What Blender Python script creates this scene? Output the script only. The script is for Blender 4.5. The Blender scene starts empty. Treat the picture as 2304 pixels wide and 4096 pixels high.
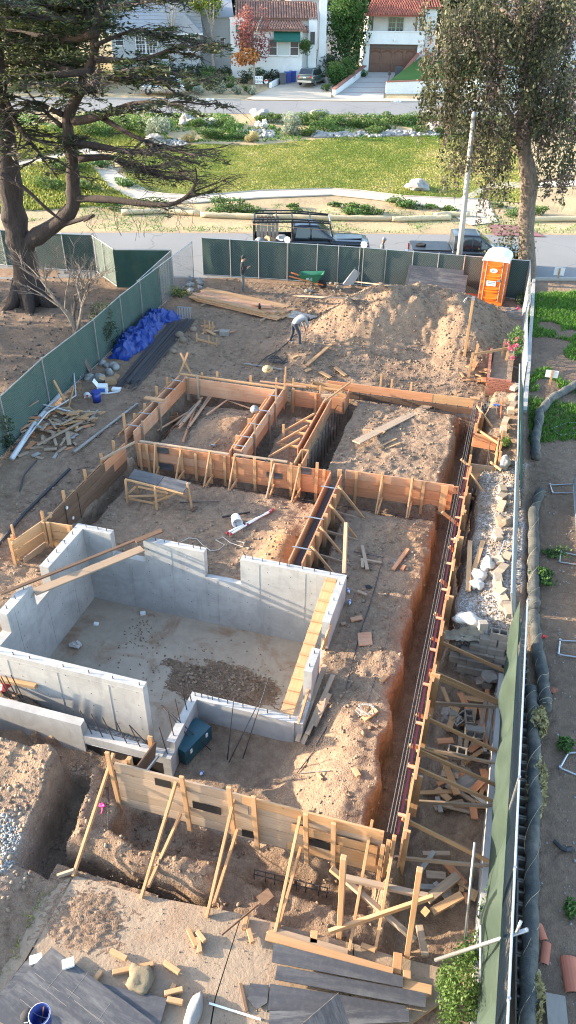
import bpy,bmesh,math,random
import numpy as np
from mathutils import Vector,Matrix
random.seed(7);RNG = np.random.default_rng(7)
SC = bpy.context.scene;COL = SC.collection
# ---------------------------------------------------------------- camera (a drone 12 m above the site)
CAMZ = 12.0
AX = np.array([[0.95957917,-0.17018783,0.22415156],[0.28115607,0.54398726,-0.79058784],[0.01261284,0.82165319,0.56984818]])
FOC,CXP,CYP = 3020.0,1152.0,2048.0
cam_d = bpy.data.cameras.new('camera');cam = bpy.data.objects.new('camera',cam_d);COL.objects.link(cam)
cam_d.sensor_fit = 'VERTICAL';cam_d.sensor_height = 36.0;cam_d.sensor_width = 36.0
cam_d.lens = FOC / 4096 * 36;cam_d.clip_start = 0.1;cam_d.clip_end = 3000
mw = Matrix.Identity(4)
for i in range(3):
    for j in range(3): mw[i][j] = AX[i][j]
mw[2][3] = CAMZ;cam.matrix_world = mw;SC.camera = cam
# ---------------------------------------------------------------- sky, sun, exposure
SUN_EL,SUN_AZ = math.radians(14.0),math.radians(8.0)     # light travels towards +X, a little towards +Y
W = bpy.data.worlds.new('World');SC.world = W;W.use_nodes = True
nt = W.node_tree;nt.nodes.clear()
sky = nt.nodes.new('ShaderNodeTexSky');sky.sky_type = 'NISHITA';sky.sun_disc = False
sky.sun_elevation = SUN_EL;sky.sun_rotation = math.atan2(-math.cos(SUN_AZ),-math.sin(SUN_AZ)) ;sky.air_density = 1.0;sky.dust_density = 1.5;sky.altitude = 400
bg = nt.nodes.new('ShaderNodeBackground');bg.inputs[1].default_value = 0.15
wo = nt.nodes.new('ShaderNodeOutputWorld');nt.links.new(sky.outputs[0],bg.inputs[0]);nt.links.new(bg.outputs[0],wo.inputs[0])
sl = bpy.data.lights.new('sun','SUN');sl.energy = 3.1;sl.angle = math.radians(0.55);sl.color = (1.0,0.85,0.65)
so = bpy.data.objects.new('sun',sl);COL.objects.link(so)
sd = Vector((math.cos(SUN_EL) * math.cos(SUN_AZ),math.cos(SUN_EL) * math.sin(SUN_AZ),-math.sin(SUN_EL)))
so.rotation_euler = sd.to_track_quat('-Z','Y').to_euler();so.location = (-30,0,40)
SC.view_settings.view_transform = 'Standard';SC.view_settings.look = 'None';SC.view_settings.gamma = 1
SC.view_settings.exposure = 2.72
SC.cycles.filter_width = 1.1;SC.cycles.use_denoising = True;SC.cycles.denoising_prefilter = 'NONE'
# ---------------------------------------------------------------- survey helpers: where the ray through a photo point meets a height / a plane
def ray(x,y): return AX @ np.array([x - CXP,-(y - CYP),-FOC])
CC = np.array([0,0,CAMZ])
def at(x,y,z=0.0):
    d = ray(x,y);return Vector(CC + d * ((z - CAMZ) / d[2]))
def atY(x,y,Y):
    d = ray(x,y);return Vector(CC + d * (Y / d[1]))
def atX(x,y,X):
    d = ray(x,y);return Vector(CC + d * (X / d[0]))
# ---------------------------------------------------------------- noise and terrain
def vnoise(x,y,seed=0):
    xi = np.floor(x).astype(np.int64);yi = np.floor(y).astype(np.int64);fx = x - xi;fy = y - yi
    fx = fx * fx * (3 - 2 * fx);fy = fy * fy * (3 - 2 * fy)
    def h(a,b):
        n = (a * 374761393 + b * 668265263 + seed * 1442695041) & 0x7fffffff
        n = ((n ^ (n >> 13)) * 1274126177) & 0x7fffffff
        return ((n ^ (n >> 16)) & 0xffff) / 65535.0
    return (h(xi,yi) * (1 - fx) + h(xi + 1,yi) * fx) * (1 - fy) + (h(xi,yi + 1) * (1 - fx) + h(xi + 1,yi + 1) * fx) * fy - 0.5
def fbm(x,y,f=1.0,o=4,seed=0,g=0.5):
    r = 0;a = 1
    for k in range(o): r = r + a * vnoise(x * f,y * f,seed + k);f *= 2.03;a *= g
    return r
def sst(a,b,t):
    t = np.clip((t - a) / (b - a),0,1);return t * t * (3 - 2 * t)
C18,S18 = math.cos(math.radians(18)),math.sin(math.radians(18))
def nn(x,y): return C18 * y - S18 * x
def prof(n): return np.interp(n,[0,49,53,68,77.5,83,91,98,140,400],[0,0,.2,1.56,2.5,3.0,3.6,4.32,6.4,14])
def fence_x(y): return 2.17 - .0287 * y            # the right-hand property line (block wall)
_rw = {}
def rect(x,y,x0,x1,y0,y1,s=.1,wob=.1):      # 1 inside a rectangle with ragged, steep sides
    k = id(x)
    if _rw.get('k') != k or _rw.get('x') is not x: _rw.update(k=k,x=x,a=fbm(x,y,1.3,3,31) * 2,b=fbm(x,y,1.3,3,57) * 2)
    w = _rw['a'] * wob;w2 = _rw['b'] * wob
    return sst(x0 - s,x0 + s,x + w) * (1 - sst(x1 - s,x1 + s,x + w)) * sst(y0 - s,y0 + s,y + w2) * (1 - sst(y1 - s,y1 + s,y + w2))
def bump(x,y,cx,cy,rx,ry,a=0):
    c,s = math.cos(a),math.sin(a);u = ((x - cx) * c + (y - cy) * s) / rx;v = (-(x - cx) * s + (y - cy) * c) / ry
    return np.exp(-(u * u + v * v) * 1.4)
TRENCH = [  # x0,x1,y0,y1,depth
    (-.74,.12,7.9,25.0,-1.7),(-5.05,-.8,24.42,25.0,-1.3),(-5.05,-4.40,19.0,24.5,-1.45),(-10.5,-.6,18.22,19.02,-1.25),
    (-10.6,-10.15,14.35,18.4,-1.2),(-10.75,-10.25,19.0,23.7,-1.15),(-10.6,-7.1,23.2,23.9,-1.15),(-7.4,-6.55,19.0,24.4,-1.15),
    (-3.98,-3.35,14.4,18.3,-1.25),(-6.6,-5.0,23.3,24.2,-1.15),(-.2,.7,20.6,22.6,-1.2)]
def hsite(x,y,fine=True):
    x = np.asarray(x,float);y = np.asarray(y,float)
    z = np.interp(y,[0,6.0,6.5,6.9,8.2,26,33,38],[-1.17,-1.17,-1.1,-1.1,-.62,-.58,0,0]) + 0 * x
    z = z + sst(-10.8,-12.2,x) * sst(5,9,y) * (1 - sst(26,32,y)) * .25
    # left foreground spoil
    z = z + sst(-5.6,-6.6,x) * (1 - sst(7.9,8.6,y)) * .35
    # NE pad is higher, mounds
    z = z + rect(x,y,-4.5,-.7,19.3,24.6,.25) * .42
    z = z + rect(x,y,-2.6,-.75,10.8,18.3,.35) * .14 * sst(-2.4,-1.0,x)
    z = z + bump(x,y,-8.1,21.2,1.2,1.5) * .6 + bump(x,y,-5.9,21.5,.7,1.8) * .12
    z = z + bump(x,y,-4.55,15.5,.55,1.1) * .45 + bump(x,y,-2.0,17.3,1.1,.6) * .18
    # the big soil mound and its left skirt
    m = np.exp(-(((x + 3.3) / 3.3) ** 4 + ((y - 31.9) / 2.5) ** 4)) * 1.42 + bump(x,y,-5.9,30.4,2.6,2.4) * .5 + bump(x,y,-7.3,28.0,1.6,1.6) * .42 + bump(x,y,-1.0,29.5,1.4,2.5) * .4
    z = z + m * (1 + .3 * fbm(x,y,1.1,4,3) + .14 * fbm(x * 1.3,y * .9,1.0,4,6,.6)) - bump(x,y,-2.6,29.9,1.3,1.0) * .5
    # sunken corner beside the small basement wing and rise to the east pad
    z = np.where(y < 11.8,z + (1 - sst(9.9,11.3,y)) * sst(7.4,8.0,y) * (1 - sst(-3.0,-1.2,x)) * sst(-6.2,-5.3,x) * (-.85),z)
    # right: terrace, excavation, neighbour's yard
    fx = fence_x(y)
    r = sst(.1,.35,x + .25 * fbm(x,y,.9,3,9)) * sst(13.3,14.2,y) * (1 - sst(26,28,y))
    z = z * (1 - r) + (-.06 + .1 * x) * r
    e = sst(-.1,.15,x) * (1 - sst(13.2,13.75,y + .25 * fbm(x,y,1.5,3,4))) * sst(6.0,7.6,y)
    z = z * (1 - e) + (-1.45 + .12 * fbm(x,y,1.2,3,8)) * e
    yd = sst(-.05,.05,x - fx);z = z * (1 - yd) + 0.0 * yd
    # trenches
    for (a,b,c,d,dep) in TRENCH:
        k = rect(x + (.07 * fbm(x,y,2.6,3,77) if a == -.74 else 0),y,a,b,c,d,.07,.10 if a == -.74 else .06);z = z * (1 - k) + np.minimum(z,dep) * k
    # bump-out pit, foreground trenches and berm
    k = rect(x,y,-5.2,-.3,7.0,7.75,.12,.12);z = z * (1 - k) + np.minimum(z,-1.75) * k
    bm = rect(x,y,-5.9,-3.1,6.45,7.0,.2,.12);z = z + bm * .2
    k = rect(x,y,-6.3,-3.0,5.95,6.42,.07,.08);z = z * (1 - k) + np.minimum(z,-1.95) * k
    tx = -6.35 - .13 * (y - 7.5)
    k = rect(x - tx,y,-.45,.25,5.9,8.2,.08,.07);z = z * (1 - k) + np.minimum(z,-1.95) * k
    k = rect(x,y,-11.5,-5.2,8.0,8.8,.12,.1);z = z * (1 - k) + np.minimum(z,-1.5) * k
    k = rect(x,y,-2.9,.6,6.15,6.9,.3,.2);z = z - k * .15
    # basement pit
    k = (x > -9.78) & (x < -2.58) & (y > 9.5) & (y < 14.12) & ~((x > -5.0) & (y < 10.3));z = np.where(k,-2.45,z)
    k = (x > -10.3) & (x < -5.15) & (y > 8.8) & (y <= 9.5);z = np.where(k,-1.45,z)
    k = (x > -5.75) & (x < -4.95) & (y > 8.75) & (y <= 10.4);z = np.where(k,-2.45,z)
    return z
def hT(x,y,fine=False):
    x = np.asarray(x,float);y = np.asarray(y,float);n = nn(x,y)
    z = prof(n) if np.all(n > 45) else np.where(n > 45,prof(n),hsite(x,y))
    if fine:
        site = (1 - sst(36.2,37.5,n)) * (1 - sst(-.1,.05,x - fence_x(y)) * .75)
        plat = (x > -9.78) & (x < -2.58) & (y > 9.5) & (y < 14.12)
        amp = np.where(plat,.0,.075) * site
        z = z + amp * fbm(x,y,1.7,5,11,.6) + site * np.where(plat,0,.055) * (np.abs(fbm(x,y,3.2,4,21,.6)) - .15) * 1.3
        v = sst(49.5,51,n) * (1 - sst(52.3,53,n));z = z + v * .12 * fbm(x,y,.8,3,5)
    return z
HF = {}                                             # the finished height field, filled when the ground is built
def hlook(x,y):
    x = np.atleast_1d(np.asarray(x,float));y = np.atleast_1d(np.asarray(y,float));xs,ys,Z = HF['x'],HF['y'],HF['z']
    i = np.clip(np.searchsorted(xs,x) - 1,0,len(xs) - 2);j = np.clip(np.searchsorted(ys,y) - 1,0,len(ys) - 2)
    u = np.clip((x - xs[i]) / (xs[i + 1] - xs[i]),0,1);v = np.clip((y - ys[j]) / (ys[j + 1] - ys[j]),0,1)
    return (Z[j,i] * (1 - u) + Z[j,i + 1] * u) * (1 - v) + (Z[j + 1,i] * (1 - u) + Z[j + 1,i + 1] * u) * v
def onT(px,py,off=0.0):
    d = ray(px,py);ts = np.geomspace(4 / 3020,500 / 3020,1500);P = CC[None] + ts[:,None] * d[None]
    f = P[:,2] - hlook(P[:,0],P[:,1]);i = int(np.argmax(f < 0))
    a,b = f[i - 1],f[i];t = ts[i - 1] + (ts[i] - ts[i - 1]) * a / (a - b);p = CC + t * d
    return Vector((p[0],p[1],p[2] + off))
def gz(x,y): return float(hlook(x,y)[0])
# ---------------------------------------------------------------- materials
MATS = {}
def node_mat(name):
    m = bpy.data.materials.new(name);m.use_nodes = True;n = m.node_tree;b = n.nodes['Principled BSDF'];MATS[name] = m
    return m,n,b
def N(n,t,**k):
    o = n.nodes.new(t)
    for a,v in k.items(): setattr(o,a,v)
    return o
def rampn(n,src,stops):
    r = N(n,'ShaderNodeValToRGB');e = r.color_ramp.elements
    while len(e) < len(stops): e.new(.5)
    for i,(p,c) in enumerate(stops): e[i].position = p;e[i].color = (*c,1) if len(c) == 3 else c
    n.links.new(src,r.inputs[0]);return r.outputs[0]
def noisen(n,co,scale,detail=5,rough=.6,dist=0.0):
    t = N(n,'ShaderNodeTexNoise');t.inputs['Scale'].default_value = scale;t.inputs['Detail'].default_value = detail;t.inputs['Roughness'].default_value = rough;t.inputs['Distortion'].default_value = dist
    n.links.new(co,t.inputs['Vector']);return t.outputs['Fac']
def mixc(n,fac,a,b,mode='MIX'):
    m = N(n,'ShaderNodeMix',data_type='RGBA',blend_type=mode)
    for s,v in ((0,fac),(6,a),(7,b)):
        if isinstance(v,(int,float)): m.inputs[s].default_value = v
        elif isinstance(v,tuple): m.inputs[s].default_value = (*v,1)
        else: n.links.new(v,m.inputs[s])
    return m.outputs[2]
def mathn(n,op,a,b=0.0):
    m = N(n,'ShaderNodeMath',operation=op)
    for s,v in ((0,a),(1,b)):
        if isinstance(v,(int,float)): m.inputs[s].default_value = v
        else: n.links.new(v,m.inputs[s])
    return m.outputs[0]
def bumpn(n,b,h,strength=.4,dist=.02):
    k = N(n,'ShaderNodeBump');k.inputs['Strength'].default_value = strength;k.inputs['Distance'].default_value = dist
    n.links.new(h,k.inputs['Height']);n.links.new(k.outputs[0],b.inputs['Normal'])
def coords(n,kind='Object',scale=None):
    t = N(n,'ShaderNodeTexCoord');o = t.outputs[kind]
    if scale:
        m = N(n,'ShaderNodeMapping');m.inputs['Scale'].default_value = scale;n.links.new(o,m.inputs[0]);o = m.outputs[0]
    return o
def simple(name,col,rough=.7,metal=0.0,var=.12,scale=6.0,bump=.15,rnd=.15,dirt=None,dirt_amt=.35,coat=0.0,spec=None):
    """one colour, broken up by two noises, a little different from object to object"""
    m,n,b = node_mat(name);co = coords(n)
    oi = N(n,'ShaderNodeObjectInfo')
    f = noisen(n,co,scale,6,.65)
    c = mixc(n,f,tuple(max(0,v * (1 - var * 1.6)) for v in col),tuple(min(1,v * (1 + var * 1.6)) for v in col))
    if rnd: c = mixc(n,mathn(n,'MULTIPLY',oi.outputs['Random'],rnd * 2.2),c,tuple(v * .55 for v in col))
    if dirt:
        g = rampn(n,noisen(n,co,scale * .35,6,.7,.4),[(.42,(0,0,0)),(.68,(1,1,1))])
        c = mixc(n,mathn(n,'MULTIPLY',g,dirt_amt),c,dirt)
    n.links.new(c,b.inputs['Base Color']);b.inputs['Roughness'].default_value = rough;b.inputs['Metallic'].default_value = metal
    if coat: b.inputs['Coat Weight'].default_value = coat;b.inputs['Coat Roughness'].default_value = .08
    if spec is not None: b.inputs['Specular IOR Level'].default_value = spec
    if bump: bumpn(n,b,noisen(n,co,scale * 5,4,.6),bump,.01)
    return m
def lumber(name,light,dark,grain=1.0,rnd=.5,dirt=None,dirt_amt=.5,knots=True):
    """sawn timber: grain runs along the board's own X axis, tone differs from board to board"""
    m,n,b = node_mat(name);oi = N(n,'ShaderNodeObjectInfo')
    t = N(n,'ShaderNodeTexCoord');off = N(n,'ShaderNodeVectorMath',operation='ADD')
    cb = N(n,'ShaderNodeCombineXYZ');r7 = mathn(n,'MULTIPLY',oi.outputs['Random'],37.0)
    for i in range(3): n.links.new(r7,cb.inputs[i])
    n.links.new(t.outputs['Object'],off.inputs[0]);n.links.new(cb.outputs[0],off.inputs[1])
    mp = N(n,'ShaderNodeMapping');mp.inputs['Scale'].default_value = (.9,14,14);n.links.new(off.outputs[0],mp.inputs[0])
    g = noisen(n,mp.outputs[0],1.6 * grain,7,.62,.5)
    c = mixc(n,rampn(n,g,[(.3,(0,0,0)),(.7,(1,1,1))]),dark,light)
    big = noisen(n,off.outputs[0],1.1,4,.6)
    c = mixc(n,rampn(n,big,[(.35,(0,0,0)),(.7,(.45,.45,.45))]),c,tuple(v * .62 for v in light))
    c = mixc(n,mathn(n,'MULTIPLY',oi.outputs['Random'],rnd),c,tuple(v * .72 for v in dark))
    if knots:
        vo = N(n,'ShaderNodeTexVoronoi');vo.inputs['Scale'].default_value = 2.6;n.links.new(off.outputs[0],vo.inputs['Vector'])
        k = rampn(n,vo.outputs['Distance'],[(.0,(.85,.85,.85)),(.085,(0,0,0))]);c = mixc(n,k,c,tuple(v * .3 for v in dark))
    if dirt:
        d = rampn(n,noisen(n,off.outputs[0],2.3,7,.72,.6),[(.42,(0,0,0)),(.66,(1,1,1))]);c = mixc(n,mathn(n,'MULTIPLY',d,dirt_amt),c,dirt)
    n.links.new(c,b.inputs['Base Color']);b.inputs['Roughness'].default_value = .78;b.inputs['Specular IOR Level'].default_value = .25
    bumpn(n,b,g,.25,.004)
    return m
lumber('fir_red',(.58,.275,.14),(.40,.155,.068),dirt=(.42,.30,.20),dirt_amt=.14)
lumber('fir_yellow',(.54,.325,.165),(.37,.195,.088),dirt=(.36,.25,.16),dirt_amt=.3)
lumber('fir_pink',(.60,.335,.20),(.45,.205,.11),dirt=(.50,.37,.24),dirt_amt=.4)
lumber('fir_old',(.44,.32,.22),(.27,.185,.12),dirt=(.28,.22,.165),dirt_amt=.5)
lumber('fir_grey',(.36,.33,.29),(.20,.18,.16),dirt=(.42,.40,.37),dirt_amt=.5)
lumber('fir_dark',(.20,.12,.075),(.09,.05,.03))
def build_dirt():
    m,n,b = node_mat('dirt');co = coords(n)
    at_ = N(n,'ShaderNodeAttribute',attribute_name='zone');sp = N(n,'ShaderNodeSeparateColor');n.links.new(at_.outputs['Color'],sp.inputs[0])
    f1 = noisen(n,co,.6,6,.7);f2 = noisen(n,co,5.0,5,.74);f3 = noisen(n,co,30.0,3,.7)
    c = rampn(n,f1,[(.3,(.128,.080,.053)),(.5,(.200,.128,.086)),(.7,(.280,.188,.128))])
    c = mixc(n,rampn(n,f2,[(.35,(0,0,0)),(.7,(.8,.8,.8))]),c,(.33,.235,.158))
    c = mixc(n,rampn(n,f3,[(.5,(0,0,0)),(.72,(.55,.55,.55))]),c,(.105,.072,.045))
    clay = mixc(n,f2,(.24,.115,.05),(.40,.21,.10));c = mixc(n,mathn(n,'MULTIPLY',sp.outputs[0],rampn(n,f1,[(.3,(.45,) * 3),(.6,(1,) * 3)])),c,clay)
    vo = N(n,'ShaderNodeTexVoronoi');vo.inputs['Scale'].default_value = 26;n.links.new(co,vo.inputs['Vector'])
    grav = rampn(n,vo.outputs['Color'],[(.1,(.11,.105,.10)),(.5,(.30,.285,.27)),(.9,(.50,.48,.45))]);c = mixc(n,sp.outputs[1],c,grav)
    mul = mixc(n,f2,(.085,.058,.04),(.22,.155,.11));c = mixc(n,sp.outputs[2],c,mul)
    ad = N(n,'ShaderNodeAttribute',attribute_name='dry');dry = mixc(n,f2,(.30,.22,.12),(.50,.41,.24));c = mixc(n,ad.outputs['Fac'],c,dry)
    n.links.new(c,b.inputs['Base Color']);b.inputs['Roughness'].default_value = .95;b.inputs['Specular IOR Level'].default_value = .15
    h = mathn(n,'ADD',mathn(n,'MULTIPLY',f2,1.0),mathn(n,'MULTIPLY',f3,.45));bumpn(n,b,h,1.0,.07)
build_dirt()
def build_concrete(name,base,stain=.5,rust=.0,blot=.0,rough=.22):
    m,n,b = node_mat(name);co = coords(n)
    f1 = noisen(n,co,.8,7,.65,.3);f2 = noisen(n,co,7,7,.7);f3 = noisen(n,coords(n,scale=(2.2,2.2,.25)),2.0,6,.7)
    c = mixc(n,f1,tuple(v * .78 for v in base),tuple(v * 1.14 for v in base))
    c = mixc(n,rampn(n,f2,[(.45,(0,0,0)),(.75,(.5,.5,.5))]),c,tuple(v * .68 for v in base))
    c = mixc(n,rampn(n,f3,[(.55,(0,0,0)),(.72,(stain,) * 3)]),c,tuple(v * .55 for v in base))
    if blot: c = mixc(n,rampn(n,noisen(n,co,1.4,6,.7,1.2),[(.46,(0,0,0)),(.54,(blot * .5,) * 3),(.75,(blot,) * 3)]),c,tuple(v * .72 for v in base));c = mixc(n,rampn(n,noisen(n,co,.5,5,.7,.8),[(.5,(0,0,0)),(.65,(blot * .6,) * 3)]),c,tuple(min(1,v * 1.3) for v in base))
    if rust: c = mixc(n,rampn(n,noisen(n,co,.9,6,.7,.6),[(.5,(0,0,0)),(.66,(rust,) * 3)]),c,(.22,.13,.075))
    n.links.new(c,b.inputs['Base Color']);b.inputs['Roughness'].default_value = .86
    bumpn(n,b,f2,rough,.012 if rough < .3 else .04)
build_concrete('concrete_wall',(.34,.328,.31),stain=.6,blot=.75)
build_concrete('concrete_floor',(.325,.262,.195),stain=.3,rust=1.0,blot=.6)
build_concrete('concrete_slab',(.29,.21,.14),stain=.1,rust=.5,blot=.8,rough=.6)
build_concrete('concrete_path',(.42,.36,.28),stain=.15)
build_concrete('concrete_drive',(.36,.33,.29),stain=.3)
build_concrete('concrete_rough',(.36,.345,.32),stain=.5)
build_concrete('block_grey',(.25,.22,.185),stain=.4,blot=.6)
build_concrete('stucco',(.66,.66,.64),stain=.12)
def build_asphalt():
    m,n,b = node_mat('asphalt');co = coords(n);f1 = noisen(n,co,.25,6,.6);f2 = noisen(n,co,30,4,.7)
    c = mixc(n,f1,(.145,.142,.138),(.225,.22,.212));c = mixc(n,rampn(n,f2,[(.4,(0,0,0)),(.75,(.6,) * 3)]),c,(.13,.13,.128))
    vo = N(n,'ShaderNodeTexVoronoi',feature='DISTANCE_TO_EDGE');vo.inputs['Scale'].default_value = .22
    ds = N(n,'ShaderNodeVectorMath',operation='ADD');nz = N(n,'ShaderNodeTexNoise');nz.inputs['Scale'].default_value = .9;n.links.new(co,nz.inputs['Vector']);n.links.new(co,ds.inputs[0]);n.links.new(nz.outputs['Color'],ds.inputs[1]);n.links.new(ds.outputs[0],vo.inputs['Vector'])
    c = mixc(n,rampn(n,vo.outputs['Distance'],[(.0,(.7,) * 3),(.012,(0,0,0))]),c,(.08,.08,.08))
    n.links.new(c,b.inputs['Base Color']);b.inputs['Roughness'].default_value = .9;bumpn(n,b,f2,.2,.01)
build_asphalt()
def build_black_ply():
    m,n,b = node_mat('black_plywood');co = coords(n);oi = N(n,'ShaderNodeObjectInfo')
    f1 = noisen(n,co,1.5,7,.7,.5);f2 = noisen(n,coords(n,scale=(.35,2.4,1)),1.7,10,.8,.25);f4 = noisen(n,co,9.0,6,.7)
    c = mixc(n,f1,(.022,.022,.026),(.055,.054,.060));r2 = mathn(n,'MULTIPLY',oi.outputs['Random'],.8)
    c = mixc(n,mathn(n,'MULTIPLY',rampn(n,f2,[(.46,(0,0,0)),(.74,(1,1,1))]),mathn(n,'ADD',r2,.15)),c,(.23,.22,.20));c = mixc(n,rampn(n,f4,[(.5,(0,0,0)),(.8,(.35,) * 3)]),c,(.15,.14,.125))
    c = mixc(n,rampn(n,noisen(n,co,.9,5,.6),[(.58,(0,0,0)),(.78,(.55,) * 3)]),c,(.26,.20,.14))
    n.links.new(c,b.inputs['Base Color']);b.inputs['Roughness'].default_value = .55;bumpn(n,b,f2,.1,.004)
build_black_ply()
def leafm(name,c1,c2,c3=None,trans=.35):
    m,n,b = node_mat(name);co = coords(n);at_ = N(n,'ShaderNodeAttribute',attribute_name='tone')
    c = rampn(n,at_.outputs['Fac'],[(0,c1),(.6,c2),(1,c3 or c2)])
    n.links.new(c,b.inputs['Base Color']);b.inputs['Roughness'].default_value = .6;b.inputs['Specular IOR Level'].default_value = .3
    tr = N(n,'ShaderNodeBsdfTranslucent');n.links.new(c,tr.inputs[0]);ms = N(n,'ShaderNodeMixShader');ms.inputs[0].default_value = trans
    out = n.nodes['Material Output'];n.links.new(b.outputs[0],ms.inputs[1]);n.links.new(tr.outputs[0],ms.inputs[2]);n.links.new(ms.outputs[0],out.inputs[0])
leafm('leaf_cedar',(.018,.028,.014),(.042,.058,.022),(.11,.13,.042))
leafm('leaf_pepper',(.024,.030,.014),(.065,.070,.034),(.15,.145,.08))
leafm('leaf_mauve',(.07,.052,.045),(.12,.09,.078),(.22,.165,.14))
leafm('leaf_yellow',(.12,.16,.02),(.24,.29,.04),(.40,.40,.08))
leafm('leaf_red',(.17,.05,.045),(.27,.10,.09),(.40,.21,.13))
leafm('leaf_orange',(.35,.12,.04),(.50,.24,.07),(.58,.38,.14))
leafm('leaf_green',(.035,.085,.02),(.075,.15,.035),(.14,.22,.06))
leafm('leaf_dark',(.018,.032,.016),(.035,.055,.025),(.06,.085,.035))
leafm('leaf_fresh',(.040,.085,.016),(.085,.145,.030),(.18,.21,.07))
leafm('leaf_sage',(.15,.18,.13),(.26,.30,.22),(.40,.42,.34))
leafm('leaf_straw',(.24,.20,.09),(.42,.36,.17),(.55,.48,.27))
leafm('grass_lawn',(.165,.205,.028),(.33,.31,.075),(.48,.40,.17),.3)
leafm('grass_green',(.05,.13,.015),(.10,.23,.025),(.20,.33,.05),.3)
leafm('petal_white',(.55,.55,.50),(.75,.75,.70));leafm('petal_pink',(.55,.05,.12),(.75,.15,.22))
def build_bark(name,a,c_):
    m,n,b = node_mat(name);f = noisen(n,coords(n,scale=(5,5,1.1)),2.4,7,.7,.5)
    n.links.new(mixc(n,rampn(n,f,[(.3,(0,0,0)),(.7,(1,1,1))]),a,c_),b.inputs['Base Color']);b.inputs['Roughness'].default_value = .95;bumpn(n,b,f,.9,.06)
build_bark('bark_cedar',(.015,.011,.010),(.062,.042,.034));build_bark('bark_brown',(.07,.052,.04),(.20,.155,.12));build_bark('bark_pale',(.22,.19,.16),(.42,.38,.33))
S = simple
S('galvanized',(.42,.43,.44),.38,.75,.08,12,.1);S('steel_dark',(.10,.095,.095),.6,.5,.3,20,.2);S('rebar',(.055,.058,.066),.62,.55,.3,30,.25,dirt=(.2,.1,.05),dirt_amt=.3)
S('chain_wire',(.20,.21,.21),.6,.3,.05,20,0,rnd=0);S('black_paint',(.012,.012,.013),.42,0,.2,8,.03);S('plastic_black',(.02,.02,.022),.5,0,.2,12,.05)
S('car_black',(.006,.007,.011),.28,.0,.1,2,0,coat=.35,rnd=0);S('car_grey',(.045,.052,.062),.3,.3,.05,2,0,coat=.4,rnd=0);S('car_green',(.055,.075,.07),.22,.3,.05,2,0,coat=1.0,rnd=0);S('car_silver',(.52,.53,.54),.25,.6,.05,2,0,coat=1.0,rnd=0)
S('rubber',(.018,.018,.018),.85,0,.15,12,.1);S('alloy',(.45,.45,.46),.3,.8,.05,9,0);S('tail_red',(.42,.02,.02),.25,0,.1,9,0,coat=.6,rnd=0)
def glassm(name,col,rough=.06):
    m,n,b = node_mat(name);b.inputs['Base Color'].default_value = (*col,1);b.inputs['Roughness'].default_value = rough;b.inputs['Specular IOR Level'].default_value = .8
glassm('glass_dark',(.012,.016,.022));glassm('window_glass',(.05,.06,.07));glassm('curtain_glass',(.40,.46,.46),.2)
S('toilet_orange',(.80,.155,.012),.42,0,.08,3,.05,rnd=0,dirt=(.55,.17,.06),dirt_amt=.2);S('toilet_white',(.72,.72,.71),.45,0,.05,3,.05,rnd=0,dirt=(.5,.47,.42),dirt_amt=.2);S('toilet_trim',(.42,.30,.24),.4,.2,.1,6,0)
S('white_plastic',(.75,.75,.74),.5,0,.05,6,.05,dirt=(.45,.4,.33),dirt_amt=.25);S('white_bag',(.44,.42,.39),.55,0,.1,7,.5,dirt=(.40,.33,.25),dirt_amt=.5);S('white_paint',(.74,.74,.72),.6,0,.06,4,.1)
S('blue_tarp',(.004,.03,.19),.42,0,.2,3,.1,rnd=0);S('blue_bucket',(.015,.035,.22),.4,0,.1,5,.03);S('blue_bin',(.03,.06,.28),.5,0,.1,5,.05);S('grey_bin',(.07,.075,.085),.55,0,.1,5,.05)
S('teal_box',(.004,.05,.065),.45,0,.15,4,.08,rnd=0,dirt=(.10,.12,.12),dirt_amt=.3);S('barrow_green',(.015,.14,.07),.4,0,.1,5,.05,rnd=0,dirt=(.12,.13,.08),dirt_amt=.3);S('orange_paint',(.60,.16,.04),.55,0,.1,6,.05)
S('red_paint',(.45,.03,.03),.5,0,.1,6,.05);S('pink_ribbon',(.90,.05,.25),.6,0,.1,6,.1);S('maroon_strip',(.16,.012,.025),.6,0,.3,6,.1);S('awning',(.006,.085,.06),.8,0,.15,3,.1,rnd=0)
S('screen_green',(.017,.066,.045),.85,0,.2,4,.3,rnd=.1,dirt=(.06,.09,.065),dirt_amt=.35);S('screen_dark',(.012,.045,.036),.85,0,.2,3,.4,rnd=.1,dirt=(.04,.07,.055),dirt_amt=.4);S('screen_pale',(.011,.026,.017),.8,0,.2,2.5,.35,rnd=.05,dirt=(.03,.05,.035),dirt_amt=.6)
S('wattle_straw',(.52,.42,.26),.95,0,.25,9,.8);S('wattle_grey',(.06,.063,.06),.95,0,.3,9,.9,dirt=(.20,.18,.14),dirt_amt=.6);S('stone',(.27,.26,.24),.9,0,.25,4,.6,rnd=.3);S('boulder',(.27,.255,.235),.9,0,.2,3,.6,rnd=.2);S('stone_tan',(.225,.168,.115),.92,0,.25,5,.6,rnd=.35)
S('brick_red',(.30,.115,.075),.9,0,.2,9,.3,rnd=.35);S('paver_tan',(.40,.31,.22),.92,0,.2,8,.4,rnd=.3);S('terracotta',(.42,.135,.075),.8,0,.15,6,.2,rnd=.2);S('tile_brown',(.25,.135,.10),.85,0,.2,6,.3,rnd=.4);S('tile_red',(.32,.095,.06),.8,0,.2,6,.3,rnd=.4)
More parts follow.
